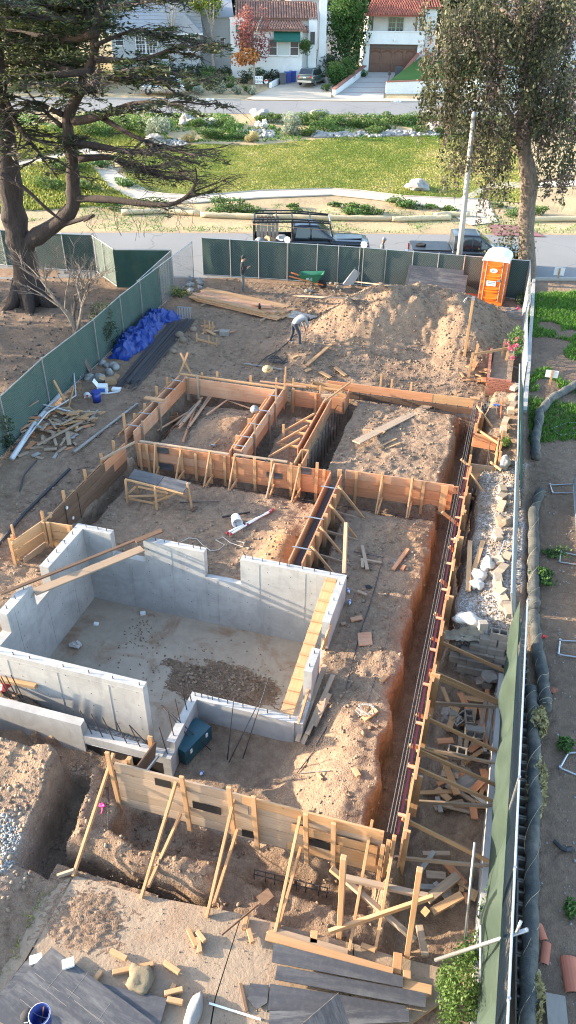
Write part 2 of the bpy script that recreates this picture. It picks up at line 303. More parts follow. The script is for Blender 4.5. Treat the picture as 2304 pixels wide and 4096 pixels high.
S('siding_grey',(.40,.41,.41),.75,0,.06,3,.1,rnd=.1);S('shingle_grey',(.30,.305,.32),.9,0,.2,14,.5,rnd=0);S('garage_wood',(.13,.06,.035),.55,0,.3,3,.2,rnd=.1);S('trim_brown',(.10,.065,.05),.6,0,.15,4,.1);S('trim_mint',(.30,.48,.40),.6,0,.1,4,.1);S('trim_black',(.03,.03,.035),.5,0,.1,4,.05)
S('pvc_white',(.48,.49,.50),.4,0,.05,6,.05);S('cardboard',(.36,.22,.12),.9,0,.15,6,.2);S('straw_hat',(.42,.29,.15),.9,0,.15,18,.5);S('cloth_black',(.018,.018,.022),.9,0,.2,9,.3,rnd=0);S('cloth_grey',(.21,.215,.225),.9,0,.1,9,.3,rnd=0);S('denim_grey',(.09,.10,.105),.9,0,.15,9,.3,rnd=0);S('denim_dark',(.03,.035,.05),.9,0,.2,9,.3,rnd=0);S('skin',(.36,.20,.13),.6,0,.08,9,.05,rnd=0);S('skin_dark',(.16,.085,.055),.6,0,.08,9,.05,rnd=0);S('hair',(.015,.012,.011),.7,0,.1,9,.2,rnd=0);S('shoe_tan',(.28,.19,.11),.8,0,.1,9,.2);S('burlap',(.17,.135,.085),.95,0,.2,8,.6);S('waterproofing',(.022,.020,.019),.5,0,.3,5,.3);S('yellow_paint',(.60,.42,.04),.6,0,.1,5,.1);S('sign_white',(.68,.68,.66),.6,0,.04,5,.05);S('paver_maroon',(.22,.085,.085),.9,0,.15,10,.2);S('cover_cloth',(.50,.57,.55),.75,0,.1,2,.2,rnd=0);S('hose_black',(.03,.03,.033),.6,0,.1,6,.05);S('twine',(.55,.50,.42),.9,0,.1,6,.1);S('bottle_clear',(.50,.58,.66),.15,0,.1,6,0);S('label_blue',(.05,.15,.5),.5,0,.05,6,0);S('fabric_tan',(.38,.33,.25),.95,0,.2,6,.5,rnd=0)
# ---------------------------------------------------------------- mesh helpers
def M_(name): return MATS[name]
def mesh_np(name,verts,faces,mat,smooth=False,tones=None):
    me = bpy.data.meshes.new(name)
    verts = np.asarray(verts,np.float32)
    if isinstance(faces,np.ndarray):
        k = faces.shape[1];me.vertices.add(len(verts));me.vertices.foreach_set('co',verts.ravel())
        me.loops.add(faces.size);me.loops.foreach_set('vertex_index',faces.astype(np.int32).ravel())
        me.polygons.add(len(faces));me.polygons.foreach_set('loop_start',np.arange(0,faces.size,k,dtype=np.int32))
        me.update(calc_edges=True)
    else:
        me.from_pydata([tuple(map(float,v)) for v in verts],[],faces);me.update()
    if smooth: me.polygons.foreach_set('use_smooth',np.ones(len(me.polygons),bool))
    if tones is not None:
        a = me.attributes.new('tone','FLOAT','POINT');a.data.foreach_set('value',np.asarray(tones,np.float32))
    if mat: me.materials.append(M_(mat))
    return me
def link(name,me,parent=None,loc=None,rot=None,kind=None):
    o = bpy.data.objects.new(name,me);COL.objects.link(o)
    if parent is not None: o.parent = parent
    if loc is not None: o.location = loc
    if rot is not None: o.rotation_euler = rot
    if kind: o['kind'] = kind
    return o
def tag(o,label,cat,group=None):
    o['label'] = label;o['category'] = cat
    if group: o['group'] = group
    return o
def thing(name,label,cat,loc=(0,0,0),rz=0.0,group=None):
    o = bpy.data.objects.new(name,None);COL.objects.link(o);o.location = loc;o.rotation_euler = (0,0,rz);o.empty_display_size = .2
    return tag(o,label,cat,group)
class MB:
    """collects shapes, builds ONE mesh"""
    def __init__(s): s.v = [];s.f = []
    def add(s,vs,fs):
        k = len(s.v);s.v += [tuple(p) for p in vs];s.f += [tuple(i + k for i in f) for f in fs];return s
    def box(s,c,d,rz=0,taper=1.0):
        x,y,z = d[0] / 2,d[1] / 2,d[2] / 2;cr,sr = math.cos(rz),math.sin(rz);vs = []
        for (a,b,e) in ((-1,-1,-1),(1,-1,-1),(1,1,-1),(-1,1,-1),(-1,-1,1),(1,-1,1),(1,1,1),(-1,1,1)):
            t = taper if e > 0 else 1;X,Y = a * x * t,b * y * t
            vs.append((c[0] + X * cr - Y * sr,c[1] + X * sr + Y * cr,c[2] + e * z))
        return s.add(vs,[(0,3,2,1),(4,5,6,7),(0,1,5,4),(1,2,6,5),(2,3,7,6),(3,0,4,7)])
    def beam(s,p,q,w,t,up=(0,0,1)):
        p,q = Vector(p),Vector(q);x = (q - p).normalized();u = Vector(up)
        if abs(x.dot(u.normalized())) > .98: u = Vector((0,1,0))
        y = u.cross(x).normalized();z = x.cross(y);vs = []
        for e in (p,q):
            for a,b in ((-1,-1),(1,-1),(1,1),(-1,1)): vs.append(e + y * (a * w / 2) + z * (b * t / 2))
        return s.add(vs,[(0,1,2,3),(7,6,5,4),(0,4,5,1),(1,5,6,2),(2,6,7,3),(3,7,4,0)])
    def tube(s,pts,r,n=6,cap=True,flat=1.0):
        pts = [Vector(p) for p in pts];L = len(pts);rs = r if isinstance(r,(list,tuple)) else [r] * L
        ref = Vector((0,0,1));rings = [];d0 = (pts[1] - pts[0]).normalized()
        if abs(d0.z) > .9: ref = Vector((1,0,0))
        for i,p in enumerate(pts):
            d = (pts[min(i + 1,L - 1)] - pts[max(i - 1,0)]);d = d.normalized() if d.length > 1e-9 else Vector((0,0,1))
            a = ref - d * ref.dot(d);a = a.normalized() if a.length > 1e-6 else d.orthogonal().normalized();ref = a;b = d.cross(a)
            rings.append([p + a * (math.cos(2 * math.pi * k / n) * rs[i] * flat) + b * (math.sin(2 * math.pi * k / n) * rs[i]) for k in range(n)])
        vs = [v for g in rings for v in g];fs = []
        for i in range(L - 1):
            for k in range(n): fs.append((i * n + k,i * n + (k + 1) % n,(i + 1) * n + (k + 1) % n,(i + 1) * n + k))
        if cap: fs += [tuple(range(n - 1,-1,-1)),tuple((L - 1) * n + k for k in range(n))]
        return s.add(vs,fs)
    def lathe(s,c,prof_,n=16,ax=(0,0,1),cap=True):
        ax = Vector(ax).normalized();a = ax.orthogonal().normalized();b = ax.cross(a);c = Vector(c);vs = [];fs = []
        for (r,h) in prof_:
            for k in range(n): vs.append(c + ax * h + a * (r * math.cos(2 * math.pi * k / n)) + b * (r * math.sin(2 * math.pi * k / n)))
        L = len(prof_)
        for i in range(L - 1):
            for k in range(n): fs.append((i * n + k,i * n + (k + 1) % n,(i + 1) * n + (k + 1) % n,(i + 1) * n + k))
        if cap: fs += [tuple(range(n - 1,-1,-1)),tuple((L - 1) * n + k for k in range(n))]
        return s.add(vs,fs)
    def prism(s,poly,z0,z1):
        n = len(poly);vs = [(x,y,z0) for x,y in poly] + [(x,y,z1) for x,y in poly]
        fs = [tuple(range(n - 1,-1,-1)),tuple(range(n,2 * n))] + [(k,(k + 1) % n,n + (k + 1) % n,n + k) for k in range(n)]
        return s.add(vs,fs)
    def extr(s,poly,d):           # polygon (3D points) extruded by vector d
        n = len(poly);poly = [Vector(p) for p in poly];d = Vector(d);vs = poly + [p + d for p in poly]
        fs = [tuple(range(n - 1,-1,-1)),tuple(range(n,2 * n))] + [(k,(k + 1) % n,n + (k + 1) % n,n + k) for k in range(n)]
        return s.add(vs,fs)
    def blob(s,c,r,seed=0,sub=2,rough=.25,flat=1.0):
        bm = bmesh.new();bmesh.ops.create_icosphere(bm,subdivisions=sub,radius=1.0);rr = random.Random(seed);o = [rr.uniform(-9,9) for _ in range(3)]
        bm.verts.ensure_lookup_table();k = len(s.v);r = r if isinstance(r,(tuple,list)) else (r,r,r * flat)
        from mathutils import noise as mn
        for v in bm.verts:
            q = v.co * (1 + rough * 1.6 * mn.noise(v.co * 1.3 + Vector(o)) + rough * .6 * mn.noise(v.co * 3.1 + Vector(o)));s.v.append((c[0] + q.x * r[0],c[1] + q.y * r[1],c[2] + q.z * r[2]))
        for f in bm.faces: s.f.append(tuple(v.index + k for v in f.verts))
        bm.free();return s
    def mesh(s,name,mat,smooth=False,recalc=True):
        me = bpy.data.meshes.new(name);me.from_pydata(s.v,[],s.f)
        if recalc:
            bm = bmesh.new();bm.from_mesh(me);bmesh.ops.recalc_face_normals(bm,faces=bm.faces);bm.to_mesh(me);bm.free()
        me.update();me.materials.append(M_(mat))
        if smooth:
            me.polygons.foreach_set('use_smooth',np.ones(len(me.polygons),bool))
        return me
    def build(s,name,mat,parent=None,smooth=False,loc=None,rot=None,kind=None):
        return link(name,s.mesh(name,mat,smooth),parent,loc,rot,kind)
_bc = {}
def beam(name,p,q,w,t,mat,parent=None,up=(0,0,1)):
    """a straight sawn piece from p to q: w across, t along 'up'; pieces of one size share their mesh"""
    p,q = Vector(p),Vector(q);L = (q - p).length;key = (round(L,2),round(w,3),round(t,3),mat)
    if key not in _bc:
        e = min(w,t) * .07;m = MB().box((0,0,0),(L,w,t));me = m.mesh(name,mat)
        if min(w,t) > .015:
            bm = bmesh.new();bm.from_mesh(me);bmesh.ops.bevel(bm,geom=list(bm.edges),offset=e,segments=1,affect='EDGES');bm.to_mesh(me);bm.free()
        _bc[key] = me
    x = (q - p).normalized();u = Vector(up)
    if abs(x.dot(u.normalized())) > .98: u = Vector((0,1,0))
    y = u.cross(x).normalized();z = x.cross(y);m = Matrix((x,y,z)).transposed().to_4x4();c = (p + q) / 2
    o = link(name,_bc[key],parent);m.translation = c - (parent.location if parent is not None and parent.rotation_euler.z == 0 else Vector((0,0,0)))
    o.matrix_local = m if parent is not None else m
    if parent is None: o.matrix_world = m
    return o
def lie(px,py,qx,qy,h=.03,z=None):
    """two photo points as ground points for something lying on the soil"""
    a = onT(px,py);b = onT(qx,qy)
    a.z = max(a.z,gz(a.x,a.y)) + h;b.z = max(b.z,gz(b.x,b.y)) + h;return a,b
# ---------------------------------------------------------------- ground
def build_ground():
    def seg(*a):
        out = []
        for (s,e,d) in a: out += list(np.arange(s,e - 1e-6,d))
        return np.array(out + [a[-1][1]])
    xs = seg((-600,-200,80),(-200,-60,10),(-60,-26,1.5),(-26,-13,.2),(-13,2.6,.06),(2.6,8,.3),(8,40,2),(40,200,20),(200,600,80))
    ys = seg((-80,0,10),(0,3,1),(3,26.5,.06),(26.5,36.5,.1),(36.5,60,.4),(60,130,1.5),(130,300,15),(300,1200,90))
    X,Y = np.meshgrid(xs,ys);Z = hT(X,Y,True);gy,gx = np.gradient(Z,ys,xs);Z = Z + np.exp(-2.2 * np.hypot(gx,gy)) * .010 * np.random.default_rng(3).normal(0,1,Z.shape) * (1 - sst(36.2,37.5,nn(X,Y))) * ((X > -26) & (Y < 40) & (Z > -2.2));HF.update(x=xs,y=ys,z=Z);nx,ny = len(xs),len(ys)
    V = np.stack([X,Y,Z],-1).reshape(-1,3);i = np.arange(nx * ny).reshape(ny,nx)
    F = np.stack([i[:-1,:-1],i[:-1,1:],i[1:,1:],i[1:,:-1]],-1).reshape(-1,4)
    me = mesh_np('ground',V,F,'dirt',True)
    x,y = X.ravel(),Y.ravel();n = nn(x,y);z = Z.ravel()
    gy,gx = np.gradient(Z,ys,xs);slope = np.sqrt(gx ** 2 + gy ** 2).ravel()
    zone = np.zeros((len(V),4),np.float32)
    clay = bump(x,y,-8.1,21.2,1.1,1.3) * .5 + bump(x,y,-4.55,15.5,.6,1.2) * .9 + bump(x,y,-1.0,15.5,.2,2.6) * .38 + bump(x,y,-1.2,17.4,.6,.6) * .9 + bump(x,y,-11.3,13.2,.6,.9) * .4
    zone[:,0] = np.clip(clay * (.7 + fbm(x,y,1.5,3,71)),0,1) * sst(-1.15,-.85,z)
    grv = rect(x,y,.3,1.6,13.4,21.5,.2,.2) * .9 + bump(x,y,-7.4,5.9,.8,.7) + bump(x,y,-1.5,16.0,.1,.1) + ((y > 8.9) & (y < 9.5) & (x > -7.6) & (x < -5.7)) * 1.0
    zone[:,1] = np.clip(grv * (.8 + fbm(x,y,2,3,72) * .6),0,1)
    yd = sst(84,85.5,n) * .85 + sst(-14.6,-15.4,x) * (1 - sst(36.8,38.5,n)) * .85 + sst(0,.3,x - fence_x(y)) * (y < 38) * .75;zone[:,2] = np.clip(yd * (.85 + fbm(x,y,.7,4,73)),0,1)
    dry = np.clip(sst(46,47,n) * .75 + fbm(x,y,.6,4,74) * .6 * sst(46,47,n),0,1)
    ad = me.attributes.new('dry','FLOAT','POINT');ad.data.foreach_set('value',dry.astype(np.float32));zone[:,3] = 1
    a = me.attributes.new('zone','FLOAT_COLOR','POINT');a.data.foreach_set('color',zone.ravel())
    link('ground',me,kind='structure')
build_ground()
def ribbon(name,L,R,mat,off=.02,kind='structure',sub=4,thick=0.0):
    """a paved strip between two edge lines, laid on the terrain"""
    def res(P):
        P = [np.array(p[:2]) for p in P];out = []
        for a,b in zip(P[:-1],P[1:]):
            for k in range(sub): out.append(a + (b - a) * k / sub)
        return out + [P[-1]]
    A,B = res(L),res(R);vs = [];fs = [];c = 5
    for a,b in zip(A,B):
        for k in range(c + 1):
            p = a + (b - a) * k / c;vs.append((p[0],p[1],gz(p[0],p[1]) + off))
    for i in range(len(A) - 1):
        for k in range(c): j = i * (c + 1) + k;fs.append((j,j + 1,j + c + 2,j + c + 1))
    if thick:
        m = len(vs);vs += [(x,y,z - thick) for x,y,z in vs];q = len(A)
        for i in range(q - 1):
            for k in (0,c): j = i * (c + 1) + k;fs.append((j,j + c + 1,j + c + 1 + m,j + m))
    o = link(name,mesh_np(name,vs,fs,mat,True));o['kind'] = kind;return o
def sn(s,n): return (C18 * s - S18 * n,S18 * s + C18 * n)      # along / across the street
ribbon('street',[sn(s,37.9) for s in range(-90,91,6)],[sn(s,46.3) for s in range(-90,91,6)],'asphalt',.012,sub=3)
ribbon('far_street',[sn(s,77.6) for s in range(-120,121,6)],[sn(s,83.0) for s in range(-120,121,6)],'asphalt',.02,sub=3)
def px_line(pts,off=0): return [onT(x,y,off) for x,y in pts]
def zz(P,x0=700,y0=400,k=1.2075): return [(x0 + a / k,y0 + b / k) for a,b in P]
pn = px_line(zz([(-260,470),(-60,496),(100,500),(400,477),(760,462),(950,482),(1150,507),(1330,532),(1420,560)]))
pf = px_line(zz([(-240,430),(-60,455),(100,466),(400,441),(760,431),(900,441),(1100,466),(1400,481),(1520,480)]))
ribbon('park_path',pn,pf,'concrete_path',.035)
for nm,e in (('path_edging',pn),('path_edging',pf)):
    m = MB();P = []
    for a,b in zip(e[:-1],e[1:]):
        for k in range(4): p = a.lerp(b,k / 4);P.append((p.x,p.y,gz(p.x,p.y) + .05))
    m.tube(P,.05,4);o = m.build(nm,'concrete_path');o['kind'] = 'structure'
pl = px_line([(520,800),(430,740),(360,660),(330,610),(170,660),(0,700)]);pr = px_line([(640,790),(480,700),(420,640),(370,590),(170,635),(0,665)])
ribbon('park_path',pl,pr,'concrete_path',.04)
ribbon('park_path',px_line([(1790,850),(1950,760),(2310,745)]),px_line([(1770,830),(1950,735),(2310,722)]),'concrete_path',.045)
ribbon('path_ramp',px_line([(1880,905),(1790,850)]),px_line([(1990,890),(1950,800)]),'concrete_path',.05)
ribbon('ramp_paving',px_line([(1948,900),(1978,945)]),px_line([(2095,905),(2180,950)]),'paver_maroon',.055)
# kerbs
def kerb(name,s0,s1,n,h=.13,mat='concrete_drive'):
    m = MB();st = np.arange(s0,s1,3.0)
    for a in st:
        p,q = sn(a,n),sn(a + 2.985,n);m.beam((p[0],p[1],gz(*p) + h / 2 - .02),(q[0],q[1],gz(*q) + h / 2 - .02),.16,h + .04)
    o = m.build(name,mat);o['kind'] = 'structure'
kerb('kerb',12,60,37.8);kerb('kerb',-110,-4,83.1);kerb('kerb',12.6,80,83.1)
# lawn: a sheet just above the soil, and the blades on it
far_l = px_line(zz([(-300,260),(150,212),(360,222),(560,205),(800,180),(1050,180),(1330,172),(1700,165)]))
ribbon('lawn',[p for p in px_line(zz([(-200,432),(100,464),(400,439),(760,429),(900,439),(1100,464),(1400,479),(1700,500)]))],far_l,'grass_lawn',.03)
def scatter_poly(poly,n):
    P = np.array([(p[0],p[1]) for p in poly]);lo,hi = P.min(0),P.max(0);out = np.zeros((0,2))
    while len(out) < n:
        q = RNG.uniform(lo,hi,(n * 2,2));ins = np.zeros(len(q),bool);j = len(P) - 1
        for i in range(len(P)):
            c = ((P[i,1] > q[:,1]) != (P[j,1] > q[:,1])) & (q[:,0] < (P[j,0] - P[i,0]) * (q[:,1] - P[i,1]) / (P[j,1] - P[i,1] + 1e-12) + P[i,0]);ins ^= c;j = i
        out = np.vstack([out,q[ins]])
    return out[:n]
def blades(name,pts,h,w,mat,label=None,cat=None,lean=.5,tone=None,kind='stuff',zoff=0.0,parent=None):
    n = len(pts);z = hlook(pts[:,0],pts[:,1]) + zoff;a = RNG.uniform(0,2 * np.pi,n);hh = h * RNG.uniform(.5,1.3,n)
    if isinstance(w,float): w = np.full(n,w)
    c = np.stack([pts[:,0],pts[:,1],z],1);d = np.stack([np.cos(a),np.sin(a),0 * a],1) * (w / 2)[:,None]
    l = np.stack([RNG.normal(0,lean,n) * hh,RNG.normal(0,lean,n) * hh,hh],1)
    V = np.stack([c - d,c + d,c + l],1).reshape(-1,3);F = np.arange(n * 3).reshape(-1,3)
    t = RNG.uniform(0,.6,n) if tone is None else tone
    o = link(name,mesh_np(name,V,F,mat,False,np.repeat(t,3)),parent)
    if kind: o['kind'] = kind
    if label: tag(o,label,cat)
    return o
lp = [(p.x,p.y) for p in px_line(zz([(-200,432),(100,464),(400,439),(760,429),(900,439),(1100,464),(1400,479),(1700,500)]))] + [(p.x,p.y) for p in far_l][::-1]
q = scatter_poly(lp,90000);tn = np.clip(.47 + 1.15 * fbm(q[:,0],q[:,1],.2,4,91) + .55 * fbm(q[:,0],q[:,1],1.3,3,92) + RNG.uniform(-.05,.05,len(q)) + .18 * sst(64,55,nn(q[:,0],q[:,1])),0,1)
blades('lawn_grass',q,.09,.11,'grass_lawn','short patchy yellow green grass of the park lawn','grass',.8,tn)
# ---------------------------------------------------------------- concrete basement
def Rz(x0,y0,x,y): return (x0 + x / 2.415,y0 + y / 2.415)
def Kz(x0,y0,x,y): return (x0 + x / 1.2578,y0 + y / 1.2578)
def _fl():
    m = MB().box((-6.14,11.8,-2.25),(6.92,4.4,.1));m.box((-5.38,9.26,-2.252),(.64,.68,.1));o = m.build('basement_floor','concrete_floor');o['kind'] = 'structure'
_fl()
FD = thing('concrete_foundation','pale grey cast concrete basement walls around the sunken floor','foundation',(-6.1,11.8,-2.2))
O = FD.location
def fpart(name,m,mat='concrete_wall',parent=FD,kind=None):
    m.v = [(x - O.x,y - O.y,z - O.z) for x,y,z in m.v];return m.build(name,mat,parent,kind=kind)
def xz(poly,y0,y1): return MB().extr([(x,y0,z) for x,z in poly],(0,y1 - y0,0))
def yz(poly,x0,x1): return MB().extr([(x0,y,z) for y,z in poly],(x1 - x0,0,0))
fpart('north_wall',xz([(-9.85,-2.4),(-2.5,-2.4),(-2.5,.2),(-5.2,.2),(-5.2,-.61),(-6.18,-.61),(-6.18,.2),(-7.86,.2),(-7.86,-.5),(-8.8,-.5),(-8.8,.2),(-9.85,.2)],14.0,14.2))
fpart('west_wall',yz([(9.6,-2.4),(13.998,-2.4),(13.998,.2),(12.29,.2),(12.29,-.42),(11.58,-.42),(11.58,.2),(10.52,.2),(10.52,-.35),(9.98,-.35),(9.98,-.1),(9.6,-.1)],-9.85,-9.6))
fpart('east_wall',yz([(10.2,-2.4),(13.998,-2.4),(13.998,.2),(12.42,.2),(12.42,-.64),(11.56,-.64),(11.56,.2),(10.85,.2),(10.85,-.7),(10.2,-.7)],-2.68,-2.5))
fpart('south_wall',xz([(-10.6,-2.4),(-5.7,-2.4),(-5.7,.2),(-10.6,.2)],9.41,9.598))
fpart('wing_wall',xz([(-4.878,-2.4),(-2.682,-2.4),(-2.682,-.7),(-4.878,-.7)],10.18,10.36))
fpart('wing_wall',yz([(8.73,-2.4),(10.36,-2.4),(10.36,-.7),(8.98,-.7),(8.98,-.92),(8.73,-.92)],-5.06,-4.88))
fpart('retaining_wall',xz([(-10.6,-1.52),(-6.86,-1.52),(-6.86,-.58),(-10.6,-.58)],8.73,8.92))
fpart('ledge',xz([(-6.858,-1.12),(-5.062,-1.12),(-5.062,-.9),(-6.858,-.9)],8.732,8.922))
fpart('waterproof_panel',xz([(-6.95,-1.62),(-5.06,-1.62),(-5.06,-1.121),(-6.95,-1.121)],8.78,8.9),'waterproofing')
fpart('trim_strip',MB().tube([(-9.9,8.70,-1.53),(-6.95,8.70,-1.54)],.018,5),'pvc_white')
fpart('trim_strip',MB().tube([(-6.93,8.765,-1.56),(-6.93,8.765,-1.17),(-6.2,8.765,-1.16),(-5.5,8.765,-1.15)],.018,5),'pvc_white')
# top-of-wall cast skin: a thin brighter trowelled lip, seams and tie holes
def holes():
    m = MB()
    def disc(c,ax): m.lathe(c,[(.014,0),(.009,.004)],6,ax)
    for i in range(13):
        for j in range(6):
            x = -9.4 + i * .55 + .03 * math.sin(i * 9 + j);z = -1.95 + j * .38
            if z > -.5 and (-8.85 < x < -7.8 or -6.25 < x < -5.15): continue
            disc((x,13.999,z),(0,-1,0))
    for i in range(8):
        for j in range(6):
            y = 9.8 + i * .55;z = -1.95 + j * .38
            if z > -.45 and (y < 10.6 or 11.5 < y < 12.4): continue
            disc((-9.599,y,z),(1,0,0))
    for i in range(8):
        for j in range(5): disc((-9.7 + i * .55,9.409,-1.5 + j * .38),(0,-1,0))
    fpart('tie_holes',m,'steel_dark',kind='stuff')
    s = MB()
    for x in (-8.3,-7.1,-5.85,-4.7,-3.5): s.beam((x,13.998,-2.2),(x,13.998,.15 if not (-8.8 < x < -7.86 or -6.2 < x < -5.2) else -.66),.014,.008,(0,1,0))
    for y in (10.8,12.0,13.2): s.beam((-9.598,y,-2.2),(-9.598,y,-.45 if y == 12.0 else .15),.008,.014,(0,1,0))
    for x in (-8.9,-7.7,-6.5): s.beam((x,9.408,-1.4),(x,9.408,.05),.014,.008,(0,1,0))
    s.beam((-10.6,9.407,.06),(-5.7,9.407,.06),.008,.012);s.beam((-7.86,13.998,-.5),(-7.0,13.998,-.52),.008,.014)
    fpart('form_seams',s,'concrete_wall',kind='stuff')
holes()
def stub(p,h=.1,dx=0.0,r=.011,mat='rebar'): fpart('rebar_stub',MB().tube([p,(p[0] + dx,p[1] + dx * .3,p[2] + h)],r,5),mat)
for x in (-9.55,-9.2,-8.95): stub((x,14.1,.19),.12)
for x in (-7.55,-7.3,-6.9,-6.5,-6.3,-5.1,-4.9,-4.65,-4.2,-4.0,-3.95,-3.6,-3.3,-2.9): stub((x,14.1,.19),.1)
for y in (13.7,13.3,12.9,12.5,11.4,11.05,10.7): stub((-9.72,y,.19),.11)
for y in (13.8,13.2,12.7,11.4,11.0): stub((-2.59,y,.19),.09)
for x in (-9.1,-8.75,-8.35,-7.55,-6.95,-6.4,-5.8): stub((x,9.47,.19),.09)
for x in (-4.95,-4.8,-4.65,-4.55,-4.4,-4.2,-3.85,-3.3,-2.8): stub((x,10.27,-.71),.12)
for i,x in enumerate((-6.7,-6.45,-6.2,-5.9,-5.6)): stub((x,8.83,-.91),.75 - .02 * i,-.14,.012)
stub((-5.3,8.83,-.91),.8,-.4,.012);stub((-5.0,8.85,-.93),.85,-.1,.012)
for y in (9.15,9.5,9.85,10.1): stub((-4.97,y,-.71),.75,-.06,.012)
for q in ((-8.85,9.15),(-8.78,9.15),(-8.7,9.2),(-8.6,9.25)): stub((q[0],q[1],-.9),.75,-.12,.012)
# soil, gravel and litter in the basement
def heap(name,label,c,r,h,mat,n=26,seed=1,kind=None,cat='soil'):
    m = MB();rr = random.Random(seed);vs = [];fs = []
    for i in range(n + 1):
        for j in range(n + 1):
            u = -1 + 2 * i / n;v = -1 + 2 * j / n;d = math.hypot(u,v)
            d = d * (1 + .55 * float(fbm(np.array([u * 2.2 + seed * 7]),np.array([v * 2.2]),1.0,4,seed)[0]));k = max(0,1 - d ** 1.6);z = h * k + (rr.uniform(-.3,.3) * h * k) - .02 + rr.uniform(-.02,.02)
            vs.append((c[0] + u * r[0],c[1] + v * r[1],c[2] + z))
    for i in range(n):
        for j in range(n): a = i * (n + 1) + j;fs.append((a,a + n + 1,a + n + 2,a + 1))
    o = m.add(vs,fs).build(name,mat,smooth=True)
    if kind: o['kind'] = kind
    return tag(o,label,cat)
heap('soil_pile','dark red brown soil spilled across the basement floor',(-5.1,12.0,-2.2),(1.7,.75),.12,'dirt',90,3,'stuff')
heap('soil_pile','sandy soil packed behind the low retaining wall at the left edge',(-9.1,9.17,-1.2),(1.0,.3),.42,'dirt',20,5,'stuff')
heap('gravel_pile','grey crushed gravel heaped between the two south walls',(-7.6,9.17,-1.45),(.9,.3),.35,'stone',26,6,'stuff','gravel')
def rocks(name,label,cat,pts,r,mat,seed=0,kind='stuff',parent=None):
    m = MB();rr = random.Random(seed)
    for i,p in enumerate(pts):
        s = r * rr.uniform(.45,1.35);m.blob((p[0],p[1],p[2] + s * .35),(s,s * rr.uniform(.7,1.1),s * rr.uniform(.55,.85)),seed * 31 + i,1,.3)
    o = m.build(name,mat,parent)
    if kind: o['kind'] = kind
    if label: tag(o,label,cat)
    return o
rocks('soil_crumbs','dark soil crumbs trailing over the basement floor','soil',[(-5.1 + random.gauss(0,1.15),12.0 + random.gauss(0,.6),-2.2) for _ in range(330)] + [(-7.8 + random.gauss(0,.25),13.0 + random.gauss(0,.5),-2.2) for _ in range(90)],.022,'dirt',6)
rocks('rubble','small stones strewn on the soil in the basement','stones',[(-5.2 + random.gauss(0,.75),12.05 + random.gauss(0,.36),-2.12) for _ in range(170)],.035,'stone_tan',5)
# planks on the basement walls
_p,_q = at(*Rz(0,2100,0,668),.26),at(*Rz(500,2100,355,45),.26)
tag(beam('plank',_p,_q,.09,.04,'fir_dark'),'long reddish brown plank laid across the basement corner','plank')
_p,_q = at(*Rz(500,2100,105,165),.30),at(*Rz(500,2100,358,60),.30)
tag(beam('plank',_p,_q,.09,.04,'fir_dark'),'short brown plank lapped onto the long plank at the north wall','plank')
_p,_q = at(*Rz(0,2100,330,650),.0),at(*Rz(0,2100,1376,228),.0)
tag(beam('plank',_p,_q,.26,.045,'fir_old'),'wide weathered scaffold plank spanning the lowered basement wall','plank')
def ramp():
    a,b = at(*Rz(1000,2200,795,247),.18),at(*Rz(950,2550,476,728),-.66);t = thing('ramp_board','orange plywood ramp with nailed cleats along the east wall','ramp',a);d = b - a
    beam('deck',a,b,.28,.022,'fir_yellow',t)
    for k in range(12):
        p = a + d * ((k + .6) / 12.3);beam('cleat',p + Vector((-.14,0,.03)),p + Vector((.14,0,.03)),.05,.03,'fir_yellow',t)
ramp()
tag(beam('plank',at(*Rz(700,2650,1335,120),-.2),at(*Rz(700,2650,1190,600),-.75),.05,.09,'fir_yellow'),'pale board leaning on the outer face of the low east wall','plank')
tag(beam('plank',at(*Rz(1000,2200,780,720),.1),at(*Rz(1000,2200,700,960),-.6),.05,.09,'fir_yellow'),'pale board leaning against the tall east wall end','plank')
tag(beam('post',at(*Kz(1152,1800,283,620),-.0),at(*Kz(1152,1800,293,365),.95),.09,.09,'fir_old',up=(0,1,0)),'tall lone upright timber at the basement northeast corner','post')
# ---------------------------------------------------------------- timber formwork
FG = 'timber formwork for the strip footings'
def form(label,a,b,z0,z1,rows,mat=('fir_red','fir_pink','fir_red'),loc=None,double=0.0,seed=1,cap=None,cuts=None,missing=()):
    rr = random.Random(seed);a,b = Vector((*a,0)),Vector((*b,0));L = (b - a).length;d = (b - a) / L;nrm = Vector((-d.y,d.x,0))
    t = thing('timber_formwork',label,'formwork',(a.x,a.y,z0),group=FG);h = (z1 - z0) / rows
    for side in ((0.0,) if not double else (0.0,double)):
        for r in range(rows):
            z = z1 - h * (r + .5);x = 0.0
            while x < L - .05:
                l = min(rr.uniform(2.2,3.9),L - x)
                if L - x - l < .5: l = L - x
                if not any(m[0] == r and m[1] < x + l / 2 < m[2] for m in missing):
                    j = rr.uniform(-.004,.004);p = a + d * (x + .002) + nrm * (side + j);q = a + d * (x + l - .002) + nrm * (side + j + rr.uniform(-.003,.003))
                    beam('board',(p.x,p.y,z),(q.x,q.y,z + rr.uniform(-.004,.004)),.038,h - .006,rr.choice(mat),t)
                x += l
    return t,a,d,nrm,L
